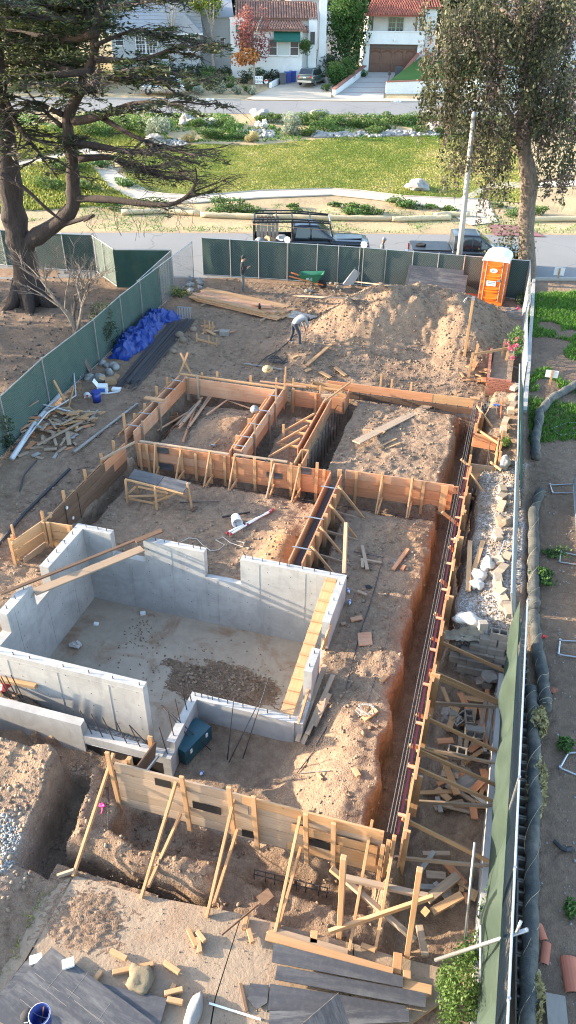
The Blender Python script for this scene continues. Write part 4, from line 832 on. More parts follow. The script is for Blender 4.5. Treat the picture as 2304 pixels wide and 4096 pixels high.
# ---------------------------------------------------------------- block wall of the boundary
def cmu_mesh(mat='block_grey'):
    m = MB()
    for y in (-.085,.085): m.box((0,y,0),(.39,.026,.19))
    for x in (-.18,0,.18): m.box((x,0,-.001),(.03,.145,.186))
    return m.mesh('block',mat)
CMU = cmu_mesh()
BW = thing('block_wall','hollow grey concrete block wall along the right boundary','wall',(1.9,12,-.2));rr = random.Random(2)
for i in range(50):
    y = 4.2 + i * .4;x = 2.17 - .0287 * y
    if i > 33 and i % 5 == 2: continue
    o = link('block',CMU,BW,(x - 1.9 + rr.uniform(-.008,.008),y - 12,.1 + rr.uniform(-.004,.004)),(0,0,math.pi / 2 + .0287))
m = MB();n_ = 10
for i in range(n_):
    y0,y1 = 4.0 + i * 2.0,6.0 + i * 2.0 - .003;m.beam((2.17 - .0287 * y0 - 1.9,y0 - 12,-.75),(2.17 - .0287 * y1 - 1.9,y1 - 12,-.75),.185,1.5)
m.build('lower_courses','block_grey',BW)
KERB = MB();KERB.beam((1.28 + .2,4.5,-1.2),(1.36 + .1,13.1,-1.2),.13,.62);tag(KERB.build('concrete_curb','concrete_rough'),'stained concrete curb footing the braces push against','curb')
# stepped block courses at the end of the terrace
t = thing('block_steps','stepped grey block courses retaining the gravel terrace','wall',(1,13.4,-1.2))
SB = MB().box((0,0,0),(.39,.19,.17)).mesh('block','block_grey')
for r_ in range(6):
    for k in range(5 - r_ // 2):
        x = 1.45 - k * .4 - (r_ % 2) * .2
        if x < .25 + r_ * .12: continue
        link('block',SB if r_ < 5 else CMU,t,(x - 1 + rr.uniform(-.01,.01),13.25 + r_ * .075 - 13.4,.1 + r_ * .178),(0,0,rr.uniform(-.02,.02)))
# loose blocks
def loose(label,mesh,px,z,n,spread,seed,name='concrete_block',cat='block',group='loose blocks in the braced trench',tilt=.5):
    rr = random.Random(seed);c = at(*px,z)
    for i in range(n):
        o = link(name,mesh,None,(c.x + rr.uniform(-1,1) * spread[0],c.y + rr.uniform(-1,1) * spread[1],c.z + rr.uniform(0,.25)),(rr.uniform(-tilt,tilt),rr.uniform(-tilt,tilt),rr.uniform(0,3)));tag(o,label,cat,group)
HB = MB().box((0,0,0),(.19,.19,.18)).mesh('half_block','block_grey')
loose('broken grey block in the heap under the double brace',HB,Kz(1152,2400,990,400),-1.4,8,(.3,.22),5);loose('hollow grey block in the heap under the double brace',CMU,Kz(1152,2400,950,400),-1.42,2,(.25,.2),8)
loose('grey block lying in the trench below the middle braces',CMU,Kz(1152,2400,910,640),-1.45,2,(.35,.3),11,tilt=.2);loose('grey block chunk beside the long scrap boards',HB,Kz(1152,2400,850,650),-1.48,5,(.3,.35),12)
tag(link('concrete_block',CMU,None,at(*Kz(1152,2400,938,665),-.9),(1.3,0,.1)),'hollow block standing on end beside the long scrap boards','block');tag(link('concrete_block',CMU,None,at(*Kz(1152,3000,850,12),-1.05),(.1,0,.0)),'pale block sitting on the low brace','block')
tag(link('concrete_block',HB,None,at(*Kz(1152,2400,980,128),.12),(1.4,.0,.3)),'single hollow block at the edge of the terrace','block')
tag(MB().blob((0,0,0),(.22,.17,.13),4,2,.3).build('concrete_chunk','block_grey',loc=at(*Kz(1152,2400,1015,385),-1.0)),'big broken concrete chunk on the block heap','rubble')
tag(MB().blob((0,0,0),(.42,.32,.08),9,2,.3).build('concrete_chunk','block_grey',loc=at(*Kz(1152,3000,870,150),-1.4)),'flat broken slab of concrete among the trench scraps','rubble')
tag(beam('black_sheet',at(*Kz(1152,2400,845,310),-1.05),at(*Kz(1152,2400,1050,345),-1.1),.05,.3,'black_plywood'),'black sheet standing against the foot of the block steps','sheet')
# ---------------------------------------------------------------- scrap timber
_sc = {}
def scraps(label,group,c,r,n,lens,mats,seed,zst=.12,ang=None,w=(.09,.14),th=.035,name='scrap_board',cat='board',tilt=.08,zb=None):
    rr = random.Random(seed)
    for i in range(n):
        x = c[0] + rr.uniform(-1,1) * r[0];y = c[1] + rr.uniform(-1,1) * r[1];L = rr.choice([lens[0],(lens[0] + lens[1]) / 2,lens[1]]);ww = rr.choice(w);a = rr.uniform(0,math.pi) if ang is None else rr.gauss(*ang)
        mat = rr.choice(mats);z = (gz(x,y) if zb is None else zb) + th / 2 + zst * rr.random()
        d = Vector((math.cos(a),math.sin(a),rr.uniform(-tilt,tilt))) * (L / 2);p = Vector((x,y,z))
        tag(beam(name,p - d,p + d,ww,th,mat),label,cat,group)
OLD = ('fir_old','fir_yellow','fir_old','fir_red','fir_grey');NEW = ('fir_yellow','fir_old','fir_red')
c = onT(*Rz(100,1450,300,620));scraps('short scrap board in the pile below the green fence','scrap wood pile by the left fence',c,(1.0,1.05),62,(.25,.8),OLD,1,.3,w=(.06,.09,.14))
scraps('small splintered offcut in the pile below the green fence','scrap wood pile by the left fence',c,(1.2,1.2),40,(.12,.35),OLD,2,.2)
c = at(*Kz(1152,2400,1000,620),-1.35);scraps('long scrap board stacked beside the concrete curb','long scrap boards by the curb',(c.x,c.y),(.22,.35),14,(.8,1.5),OLD,3,.3,(1.55,.12),zb=-1.4,w=(.05,.09))
c = at(*Kz(1152,3000,900,150),-1.4);scraps('loose scrap board on the trench floor between the braces','scrap boards on the trench floor',(c.x,c.y),(.55,.9),26,(.35,.9),OLD,4,.12,zb=-1.4)
c = at(*Kz(1152,2400,870,560),-1.4);scraps('loose scrap board on the trench floor between the braces','scrap boards on the trench floor',(c.x,c.y),(.5,.5),7,(.5,.9),NEW,6,.15,zb=-1.38)
c = at(*Kz(1152,3000,800,620),-1.3);scraps('loose scrap board on the trench floor between the braces','scrap boards on the trench floor',(c.x,c.y),(.6,.5),10,(.2,.5),OLD,7,.08,zb=-1.3)
c = onT(*Kz(1152,1200,965,380));scraps('short pale offcut in the small pile beside the brick planter','offcut pile by the brick planter',c,(.75,.5),24,(.25,.7),('fir_yellow','fir_yellow','fir_red'),9,.22,w=(.06,.09,.18))
c = onT(*Kz(0,1200,1090,160));scraps('small offcut scattered by the gravel patch','offcuts near the rebar bundle',c,(.8,.5),9,(.2,.55),NEW,10,.1)
c = onT(*Kz(0,1800,250,20));scraps('small broken offcut on the bare soil below the left scrap pile','offcuts on the left soil',c,(.9,.5),10,(.15,.4),OLD,12,.03)
def plank(label,a,b,w=.14,t=.04,mat='fir_yellow',h=.03,name='board',cat='board',za=None,zb=None,up=(0,0,1)):
    p = onT(*a,h) if za is None else at(*a,za);q = onT(*b,h) if zb is None else at(*b,zb)
    if za is None and zb is None:
        f = np.linspace(0,1,9);X = p.x + (q.x - p.x) * f;Y = p.y + (q.y - p.y) * f;l = max(0,float(np.max(hlook(X,Y) - p.z - (q.z - p.z) * f)) * .8 + t);p.z += l;q.z += l
    return tag(beam(name,p,q,w,t,mat,up=up),label,cat)
Z1 = lambda x,y: Kz(0,1200,x,y);Z2 = lambda x,y: Kz(1152,1200,x,y);Z3 = lambda x,y: Kz(0,1800,x,y);Z4 = lambda x,y: Kz(1152,1800,x,y);Z5 = lambda x,y: Kz(1152,2400,x,y);Z6 = lambda x,y: Kz(1152,3000,x,y)
plank('wide scaffold plank lying diagonally on the northeast pad',Z2(340,750),Z2(755,535),.30,.045,'fir_old',.06);plank('short pink stick across the wide scaffold plank',Z2(375,668),Z2(485,680),.04,.03,'fir_pink',.12)
for i,(a,b) in enumerate(((Z2(455,750),Z2(545,705)),(Z2(490,752),Z2(565,722)))): plank('thin pale lath on the northeast pad, %s' % ('upper of two' if i == 0 else 'lower of two'),a,b,.06,.02)
for i,(a,b) in enumerate(((Z1(790,665),Z1(950,570)),(Z1(830,695),Z1(935,590)),(Z1(890,640),Z1(985,535)),(Z1(905,660),Z1(1020,515)),(Z1(920,730),Z1(990,535)),(Z1(945,665),Z1(1060,490)),(Z1(955,655),Z1(1065,500)),(Z1(900,670),Z1(960,600)),(Z1(925,640),Z1(1010,530)))): tag(plank('',a,b,.07,.035,('fir_pink','fir_red','fir_old')[i % 3],.03 + .02 * i),'long stick in the bundle beside the soil heap','stick','stick bundle in the upper left room')
plank('pale stick lying across the top of the soil heap',Z1(1040,590),Z1(1165,500),.07,.03,'fir_pink',.1);plank('thin stick between the soil heap and the form wall',Z1(1150,520),Z1(1280,565),.05,.03,'fir_pink',.1)
plank('grey plank lying on the soil left of the forms',Rz(100,1450,480,890),Rz(100,1450,1090,420),.09,.04,'fir_grey',.04)
plank('pale board propped up on the green fence',Rz(100,1450,400,405),Rz(100,1450,275,170),.1,.04,'fir_yellow',zb=.6);plank('pale board standing beside the white pipe',Rz(100,1450,415,460),Rz(100,1450,468,235),.09,.04,'fir_yellow',zb=.5);plank('orange tipped stick leaning on the left fence screen',Rz(100,1450,0,445),Rz(100,1450,130,365),.08,.03,'fir_old',za=.3,zb=.5)
plank('long pale scrap board at the front of the left pile',Rz(100,1450,125,845),Rz(100,1450,560,615),.09,.04,'fir_old',.18);plank('square plywood offcut on top of the left scrap pile',Rz(100,1450,435,600),Rz(100,1450,540,590),.3,.02,'fir_yellow',.42);plank('flat pale board at the end of the left pile',Rz(100,1450,325,880),Rz(100,1450,395,830),.1,.03,'fir_old',.05)
tag(MB().tube([onT(*Rz(100,1450,-120,960),.12),onT(*Rz(100,1450,130,610),.22),onT(*Rz(100,1450,345,345),.15)],.085,10).build('drain_pipe','pvc_white',smooth=True),'thick white plastic pipe beside the scrap wood pile','pipe')
tag(MB().tube([onT(*Rz(100,1450,590,30),.3),onT(*Rz(100,1450,483,150),.5),onT(*Rz(100,1450,495,350),.12),onT(*Rz(100,1450,230,575),.35),onT(*Rz(100,1450,0,800),.15)],.03,7).build('conduit','pvc_white',smooth=True),'bent thin grey conduit over the scrap pile','pipe');tag(MB().tube([onT(*Rz(100,1450,0,610),.1),onT(*Rz(100,1450,140,468),.3),onT(*Rz(100,1450,510,552),.25)],.03,7).build('conduit','pvc_white'),'bent white conduit along the foot of the left fence','pipe');pole('white pipe lying behind the blue bucket',onT(*Rz(100,1450,590,337),.04),onT(*Rz(100,1450,905,293),.04),.03,'pvc_white','plastic_pipe','pipe')
tag(MB().tube([onT(*Z3(-20,500),.03),onT(*Z3(130,320),.05),onT(*Z3(240,210),.04),onT(*Z3(350,100),.03)],.045,7).build('hose','hose_black'),'black flexible hose on the soil at left','hose');tag(MB().tube([onT(*Z3(100,210),.02),onT(*Z3(125,125),.02),onT(*Z3(185,55),.02)],.02,5).build('hose','hose_black'),'thin dark cable on the soil at the left edge','cable')
def bucket(label,p,r,h,mat,tilt=(0,0,0),rim=None):
    t = thing('bucket',label,'bucket',p);t.rotation_euler = tilt;MB().lathe((0,0,0),[(r * .86,0),(r,h),(r * .95,h),(r * .82,.02)],18).build('shell',mat,t,True);MB().lathe((0,0,h * .9),[(r,0),(r * 1.06,0),(r * 1.06,h * .06),(r,h * .06)],18,cap=False).build('rim',rim or mat,t,True);MB().tube([(r * math.cos(a),.02,h * .9 - r * .7 * math.sin(a)) for a in np.linspace(0,math.pi,9)],.006,4).build('handle','galvanized',t);return t
t = bucket('dark blue bucket with lid beside the white box',onT(*Rz(100,1450,697,380)),.165,.4,'blue_bucket');MB().lathe((0,0,.4),[(.17,0),(.17,.02)],18).build('lid','blue_bucket',t)
bucket('white bucket tipped on its side on the southwest pad',onT(*Rz(400,1720,1310,880),.14),.15,.36,'white_plastic',(1.5,0,.5))
t = bucket('open blue bucket at the bottom frame edge',at(*Kz(0,3500,215,745),-.62),.15,.3,'blue_bucket',rim='white_plastic');beam('stick',t.location + Vector((0,0,.05)),t.location + Vector((.02,.1,.32)),.02,.02,'fir_dark',t)
t = thing('printed_box','open white box with blue print beside the blue bucket','box',onT(*Rz(100,1450,755,290)),.3);MB().box((0,0,.15),(.34,.3,.3)).build('carton','white_plastic',t);MB().box((0,-.152,.16),(.24,.006,.16)).build('print','label_blue',t);MB().beam((-.17,0,.3),(-.3,0,.5),.3,.01).build('flap','white_plastic',t)
t = thing('carton','torn brown cardboard carton at the foot of the rebar bundle','box',onT(*Rz(100,1450,830,205)),.6);MB().box((0,0,.11),(.42,.32,.22)).build('carton_body','cardboard',t);MB().beam((-.2,.0,.22),(-.38,.05,.3),.3,.01).build('flap','cardboard',t);MB().beam((.2,.0,.22),(.3,.05,.34),.3,.01).build('flap','cardboard',t)
t = thing('plastic_jug','white plastic jug lying left of the blue bucket','jug',onT(*Rz(100,1450,600,315)));t.rotation_euler = (1.2,.2,.5);MB().lathe((0,0,-.05),[(.1,0),(.12,.05),(.12,.24),(.05,.33),(.04,.38)],14).build('body','white_plastic',t,True);MB().lathe((0,0,.33),[(.045,0),(.045,.04)],12).build('cap','red_paint',t)
tag(MB().box((0,0,.05),(.3,.2,.1),taper=1.1).build('tray','white_plastic',loc=onT(*Rz(100,1450,885,272)),rot=(0,0,.2)),'small white plastic tub right of the carton','tub')
c = onT(*Rz(100,1450,690,130));rr = random.Random(4)
for i in range(16): tag(MB().blob((0,0,.08),(rr.uniform(.1,.22),rr.uniform(.1,.2),rr.uniform(.09,.18)),i + 20,2,.3).build('stone','stone',loc=(c.x + rr.uniform(-.7,.6),c.y + rr.uniform(-.6,1.0),gz(c.x,c.y)),smooth=True),'grey stone in the rock heap at the bare tree foot','stone','rock heap at the small tree')
# rebar bundle
def rebar_bundle():
    A0,A1 = onT(*Z1(590,425)),onT(*Z1(705,430));B0,B1 = onT(*Z1(850,120)),onT(*Z1(985,100));t = thing('rebar_bundle','long dark bundle of steel reinforcing bars beside the tarp','rebar',(A0 + A1) / 2);rr = random.Random(3);o = t.location
    for i in range(54):
        u = (i + rr.uniform(-.8,.8)) / 54;v = (i + rr.uniform(-2.5,2.5)) / 54;p = A0.lerp(A1,u);q = B0.lerp(B1,v);dz = .03 + .14 * rr.random() * math.sin(math.pi * min(max(u,0),1));l = rr.uniform(-.04,.1)
        p = p + (p - q) * l + Vector((0,0,dz));q = q + Vector((0,0,dz));md = (p + q) / 2 + Vector((rr.uniform(-.03,.03),0,.02))
        MB().tube([p - o,md - o,q - o],.014,5).build('bar','rebar',t)
rebar_bundle()
def tarp():
    rr = random.Random(8);m = MB();n = 70;vs = [];fs = [];a = onT(*Z1(640,250));b = onT(*Z1(800,100));d = (b - a);per = Vector((-d.y,d.x,0)).normalized()
    from mathutils import noise as mn
    for i in range(n + 1):
        for j in range(n + 1):
            u = -.28 + 1.5 * i / n;v = -1 + 2 * j / n;wv = .78 + .22 * math.sin(u * 7) + .22 * mn.noise(Vector((u * 4,v,1)))
            p = a + d * u + per * (v * .8 * wv);q = Vector((p.x * 2.6,p.y * 2.6,3.0));edge = max(0,1 - abs(v) ** 3) * min(1,max(0,(u + .28) * 6)) * min(1,max(0,(1.22 - u) * 6))
            rid = 1 - abs(mn.noise(q)) * 2.2;rid2 = 1 - abs(mn.noise(q * 2.3 + Vector((5,1,2)))) * 2
            z = edge * (.16 + .30 * rid + .13 * rid2 + .1 * mn.noise(q * .6));off = mn.noise_vector(q * 1.7) * .13
            vs.append((p.x + off.x,p.y + off.y,gz(p.x,p.y) + max(.02,z)))
    for i in range(n):
        for j in range(n): k = i * (n + 1) + j;fs.append((k,k + n + 1,k + n + 2,k + 1))
    tag(m.add(vs,fs).build('tarpaulin','blue_tarp'),'crumpled bright blue tarpaulin against the green fence','tarp')
tarp()
m = MB();c = onT(*Z1(925,95))
for i in range(9): m.tube([(-.3 + i * .075,0,0),(-.3 + i * .075,.04,.5)],.015,5)
m.tube([(-.32,.02,.02),(.32,.02,.02)],.02,5);m.tube([(-.32,.04,.5),(.32,.04,.5)],.02,5);tag(m.build('steel_grate','galvanized',loc=c,rot=(-.3,0,.1)),'small upright steel grate at the head of the rebar bundle','grate')
# batter boards with stakes by the gravel patch
for nm,a,b,pz in (('small wooden batter board with three stakes on bare soil',Z1(990,210),Z1(1090,235),.25),('short double stake batter board near the grey block',Z1(1030,150),Z1(1070,160),.3)):
    p,q = onT(*a),onT(*b);t = thing('batter_board',nm,'stakes',p);beam('rail',p + Vector((0,0,pz * .5)),q + Vector((0,0,pz * .5)),.03,.08,'fir_yellow',t)
    for f in (0,.6,1): r0 = p.lerp(q,f);beam('stake',r0 - Vector((0,0,.1)),r0 + Vector((.02,0,pz + .15)),.06,.03,'fir_yellow',t,up=(0,1,0))
tag(MB().box((0,0,.09),(.4,.3,.18)).build('concrete_block','block_grey',loc=onT(*Z1(1130,175)),rot=(0,0,.2)),'grey block lying alone right of the batter boards','block')
for i,(x,y,s) in enumerate(((920,210,.2),(975,155,.17),(905,185,.22),(875,265,.14))): tag(MB().blob((0,0,s * .4),(s,s * .85,s * .7),i + 70,2,.25).build('stone','stone_tan',loc=onT(*Z1(x,y)),smooth=True),('round tan stone right of the rebar bundle','grey stone near the batter board','flat tan stone on the rebar bundle edge','small stone right of the bundle middle')[i],'stone')
# lumber stack and worker's things
t = thing('lumber_stack','stack of long pale form boards on the upper soil','lumber',onT(*Kz(0,1200,1150,60)));a0,a1 = onT(*Z1(985,2),.08),onT(*Z1(1390,98),.08);dd = (a1 - a0);pr_ = Vector((-dd.y,dd.x,0)).normalized();rr = random.Random(6)
for r_ in range(4):
    for k in range(5): s = pr_ * (k * .3 - .1 + r_ * .03);e = rr.uniform(-.25,.3) - (.0 if r_ < 2 else .2 * r_);beam('board',a0 + s + Vector((rr.uniform(-.3,.2),0,r_ * .045)),a1 + s + dd.normalized() * (e + .12 * k) + Vector((0,0,r_ * .045)),.285,.042,rr.choice(('fir_yellow','fir_pink','fir_yellow')),t)
beam('bearer',a0 + dd * .15 - pr_ * .5 - Vector((0,0,.05)),a0 + dd * .15 + pr_ * 1.4 - Vector((0,0,.05)),.09,.06,'fir_old',t);beam('bearer',a0 + dd * .9 - pr_ * .6 - Vector((0,0,.05)),a0 + dd * .9 + pr_ * 1.4 - Vector((0,0,.05)),.09,.06,'fir_old',t)
scraps('short board offcut lying on the end of the lumber stack','offcuts on the lumber stack',(a1.x - .6,a1.y + .6),(.5,.3),6,(.5,.9),('fir_yellow','fir_pink'),21,.12,(.2,.3),(.14,.24),zb=a1.z + .13)
t = thing('water_flask','black insulated flask standing on the lumber stack','flask',onT(*Z1(1306,72)) + Vector((0,0,.2)));MB().lathe((0,0,0),[(.06,0),(.06,.2),(.04,.24)],12).build('body','black_paint',t,True);MB().lathe((0,0,.24),[(.045,0),(.045,.06)],12).build('cap','plastic_black',t,True)
for i in range(4): a,b = onT(*Z2(20 - i * 6,62 + i * 10),.05 + i * .01),onT(*Z2(142 - i * 14,92 + i * 6),.05 + i * .01);tag(beam('metal_form',a,b,.16,.04,'fir_grey'),'grey corrugated form strip beside the lumber stack','strip','grey strips by the lumber stack')
plank('long grey board on the soil behind the mound',Z2(30,2),Z2(355,22),.2,.04,'fir_old',.05);plank('pale board leaning on the left slope of the mound',Z2(95,340),Z2(232,220),.14,.045,'fir_yellow',.06);plank('short pale board on the skirt of the mound',Z2(235,350),Z2(290,392),.14,.04,'fir_yellow',.1);plank('pale offcut beside the form at the mound foot',Z2(160,370),Z2(215,400),.16,.04,'fir_yellow',.08);plank('tiny pale offcut at the left mound skirt',Z2(20,300),Z2(52,286),.1,.04,'fir_yellow',.05);plank('square pale offcut near the far form',Z2(85,365),Z2(112,352),.18,.03,'fir_yellow',.05);plank('grey stick beside the hose coil',Z1(1230,327),Z1(1420,357),.05,.04,'fir_grey',.05)
t = thing('tall_post','tall leaning post with a steel head in front of the mound','post',onT(*Z2(888,283)));b = atY(*Z2(932,-5),t.location.y - .05);beam('timber',t.location,b,.1,.09,'fir_yellow',t,up=(0,1,0));o_ = b - t.location;MB().box((o_.x,o_.y,o_.z + .03),(.12,.1,.14)).build('steel_cap','galvanized',t);MB().tube([o_ + Vector((-.06,0,.05)),o_ + Vector((-.2,0,.06)),o_ + Vector((-.28,-.02,.0)),o_ + Vector((-.34,0,-.14)),o_ + Vector((-.3,0,-.18)),o_ + Vector((-.24,0,.0))],.012,5).build('wire_handle','galvanized',t)
for i,(a,b,hs) in enumerate((((905,400),(1085,360),1),((930,355),(1065,330),1))):
    p,q = onT(*Z2(*a)),onT(*Z2(*b));t = thing('batter_board',('front pair of tall stakes with a rail by the planter','rear pair of tall stakes by the planter')[i],'stakes',p)
    for r0 in (p,q): beam('stake',r0 - Vector((0,0,.2)),r0 + Vector((.03,0,1.1)),.09,.04,'fir_yellow',t,up=(0,1,0))
    if i == 0: beam('rail',p + Vector((0,.04,1.0)),q + Vector((0,.04,.95)),.04,.1,'fir_yellow',t)
# ---------------------------------------------------------------- lettering
def text(body,size,mat,parent,loc,rot,name='lettering',ext=.002,align='CENTER',sx=1.0):
    c = bpy.data.curves.new(name,'FONT');c.body = body;c.size = size;c.extrude = ext;c.align_x = align;c.align_y = 'CENTER'
    o = bpy.data.objects.new(name,c);COL.objects.link(o);dg = bpy.context.evaluated_depsgraph_get();me = bpy.data.meshes.new_from_object(o.evaluated_get(dg));bpy.data.objects.remove(o);me.materials.clear();me.materials.append(M_(mat))
    q = link(name,me,parent,loc,rot);q.scale = (sx,1,1);return q
# ---------------------------------------------------------------- portable toilet
def toilet():
    t = thing('portable_toilet','orange portable toilet with white domed roof at the back fence','toilet',(-.5,36.2,gz(-.5,36.2) + .02),-.09)
    w,d,h = 1.08,1.12,2.0
    MB().box((0,0,.06),(w + .06,d + .06,.12)).build('base_skid','toilet_orange',t)
    MB().box((0,0,.12 + (h - .14) / 2),(w,d,h - .14)).build('cabin','toilet_orange',t)
    for x in (-w / 2,w / 2):
        for y in (-d / 2,d / 2): MB().beam((x,y,.1),(x,y,h),.05,.05,(0,1,0)).build('corner_post','toilet_trim',t)
    dr = MB();pts = [(-.36,.16),(.36,.16),(.36,1.9)] + [(.36 - .1 * (1 - math.cos(a)),1.9 + .1 * math.sin(a)) for a in np.linspace(.3,1.57,4)] + [(-.36 + .1 * (1 - math.cos(a)),1.9 + .1 * math.sin(a)) for a in np.linspace(1.57,.3,4)] + [(-.36,1.9)]
    dr.extr([(x,-d / 2 - .035,z) for x,z in pts],(0,.03,0));door = dr.build('door','toilet_orange',t)
    MB().tube([(x,-d / 2 - .045,z) for x,z in pts[2:] + pts[:1]][::1] ,.022,6).build('door_frame','toilet_trim',door);MB().tube([(.36,-d / 2 - .045,.16),(.36,-d / 2 - .045,1.9)],.022,6).build('door_frame','toilet_trim',door)
    for z,k in ((.3,.10),(.62,.12),(.74,.10),(1.2,.1),(1.32,.1),(1.78,.14)): m = MB();m.tube([(-.3 + .06 * i,-d / 2 - .04 - .02 * math.sin(math.pi * i / 10),z - .035 * math.sin(math.pi * i / 10)) for i in range(11)],k * .34,6,flat=1.0);m.build('door_rib','toilet_orange',door)
    for z in (.5,1.0,1.5): MB().beam((w / 2 + .012,-d / 2 + .1,z),(w / 2 + .012,d / 2 - .1,z + .2),.03,.05).build('side_rib','toilet_orange',t);MB().beam((-w / 2 + .03,-d / 2 - .015,z),(-w / 2 + .17,-d / 2 - .015,z + .02),.03,.12).build('front_rib','toilet_orange',t);MB().beam((w / 2 - .16,-d / 2 - .015,z),(w / 2 - .03,-d / 2 - .015,z + .02),.03,.12).build('front_rib','toilet_orange',t)
    m = MB();vs = [];fs = [];nx,ny = 14,24
    for j in range(ny + 1):
        v = j / ny;rb = .022 * (1 if int(v * 9) % 2 else 0)
        for i in range(nx + 1): a = math.pi * i / nx;x = -math.cos(a) * (w / 2 + .05);vs.append((x,-d / 2 - .06 + v * (d + .12),h - .03 + (.30 + rb) * math.sin(a) ** .8))
    for j in range(ny):
        for i in range(nx): k = j * (nx + 1) + i;fs.append((k,k + 1,k + nx + 2,k + nx + 1))
    fs += [tuple(range(nx + 1))[::-1],tuple(ny * (nx + 1) + i for i in range(nx + 1))];m.add(vs,fs).build('roof','toilet_white',t)
    MB().beam((-w / 2 - .05,-d / 2 - .06,h - .03),(-w / 2 - .05,d / 2 + .06,h - .03),.03,.06).build('roof_rim','toilet_white',t);MB().beam((w / 2 + .05,-d / 2 - .06,h - .03),(w / 2 + .05,d / 2 + .06,h - .03),.03,.06).build('roof_rim','toilet_white',t)
    e = MB();e.lathe((-.02,-d / 2 - .075,1.56),[(.17,0),(.17,.008)],24,(0,-1,0));e.v = [(x,y,1.56 + (z - 1.56) * .55) for x,y,z in e.v];oo = e.build('oval_sticker','sign_white',door)
    text('SITE',.06,'plastic_black',oo,(-.05,-d / 2 - .086,1.585),(math.pi / 2,0,0));text('RENTALS',.05,'plastic_black',oo,(-.02,-d / 2 - .086,1.52),(math.pi / 2,0,0))
    s = MB().box((-.05,-d / 2 - .07,.98),(.42,.012,.22)).build('sign','sign_white',door);text('DUMPSTER',.075,'plastic_black',s,(-.05,-d / 2 - .079,1.04),(math.pi / 2,0,0));text('RENTAL',.075,'plastic_black',s,(-.05,-d / 2 - .079,.965),(math.pi / 2,0,0));text('- - - - - -',.05,'red_paint',s,(-.05,-d / 2 - .079,.905),(math.pi / 2,0,0))
    MB().box((.26,-d / 2 - .07,1.14),(.13,.04,.1)).build('latch','galvanized',door)
toilet()
# ---------------------------------------------------------------- wheelbarrow
def barrow():
    p = onT(1240,1150);t = thing('wheelbarrow','green wheelbarrow with orange wooden handles at the back fence','wheelbarrow',(p.x,p.y,p.z),.12)
    m = MB();R0 = [(-.32,-.2,.34),(.3,-.2,.3),(.3,.2,.3),(-.32,.2,.34)];R1 = [(-.5,-.34,.66),(.66,-.32,.76),(.66,.32,.76),(-.5,.34,.66)];i1 = [(-.47,-.31,.655),(.62,-.29,.75),(.62,.29,.75),(-.47,.31,.655)];i0 = [(-.3,-.18,.37),(.27,-.18,.33),(.27,.18,.33),(-.3,.18,.37)]
    m.add(R0 + R1 + i1 + i0,[(3,2,1,0)] + [(k,(k + 1) % 4,4 + (k + 1) % 4,4 + k) for k in range(4)] + [(4 + k,4 + (k + 1) % 4,8 + (k + 1) % 4,8 + k) for k in range(4)] + [(8 + k,8 + (k + 1) % 4,12 + (k + 1) % 4,12 + k) for k in range(4)] + [(12,13,14,15)]);tray = m.build('tray','barrow_green',t)
    text('ACE',.17,'sign_white',tray,(-.02,-.285,.50),(math.pi / 2 - .35,0,.0))
    for s in (-1,1): beam_l = MB().beam((-1.0,.3 * s,.58),(.66,.12 * s,.2),.045,.05).build('handle','orange_paint',t);MB().tube([(-.2,.24 * s,.38),(-.3,.26 * s,.0),(-.1,.25 * s,.0),(.05,.22 * s,.3)],.016,6).build('leg','steel_dark',t)
    wh = MB().lathe((.6,-.045,.2),[(.12,0),(.2,.0),(.215,.045),(.2,.09),(.12,.09)],18,(0,1,0)).build('wheel','rubber',t,True)
barrow()
# ---------------------------------------------------------------- people
def person(label,loc,rz,V_,E_,regions,extra=None,sub=1):
    t = thing('person',label,'person',loc,rz);me = bpy.data.meshes.new('sk');me.from_pydata([v[:3] for v in V_],E_,[]);o = bpy.data.objects.new('sk',me);COL.objects.link(o)
    sm = o.modifiers.new('s','SKIN');sm.use_smooth_shade = True;me.skin_vertices[0].data[0].use_root = True
    for i,v in enumerate(V_): rx = v[3];ry = v[4] if len(v) > 4 else v[3];me.skin_vertices[0].data[i].radius = (rx,ry)
    sb = o.modifiers.new('u','SUBSURF');sb.levels = sub;sb.render_levels = sub
    dg = bpy.context.evaluated_depsgraph_get();m2 = bpy.data.meshes.new_from_object(o.evaluated_get(dg));bpy.data.objects.remove(o);m2.materials.clear();mats = []
    for f in m2.polygons:
        nm = regions(f.center)
        if nm not in mats: mats.append(nm);m2.materials.append(M_(nm))
        f.material_index = mats.index(nm)
    m2.polygons.foreach_set('use_smooth',np.ones(len(m2.polygons),bool));link('body',m2,t)
    if extra: extra(t)
    return t
def hand(V_,E_,k,p,d,up):
    """palm and five fingers hung on vertex k"""
    d = Vector(d).normalized();up = Vector(up).normalized();sd_ = d.cross(up).normalized();p = Vector(p);V_.append((*(p + d * .07),.03,.018));pk = len(V_) - 1;E_.append((k,pk))
    for i,(o,l) in enumerate(((-.03,.055),(-.01,.07),(.012,.065),(.032,.05))):
        a = p + d * .1 + sd_ * o;b = a + d * l * .6 - up * l * .5;V_.append((*a,.009));V_.append((*b,.008));E_ += [(pk,len(V_) - 2),(len(V_) - 2,len(V_) - 1)]
    a = p + d * .04 - sd_ * .045;b = a + d * .04 - up * .02 - sd_ * .01;V_.append((*a,.011));V_.append((*b,.009));E_ += [(k,len(V_) - 2),(len(V_) - 2,len(V_) - 1)]
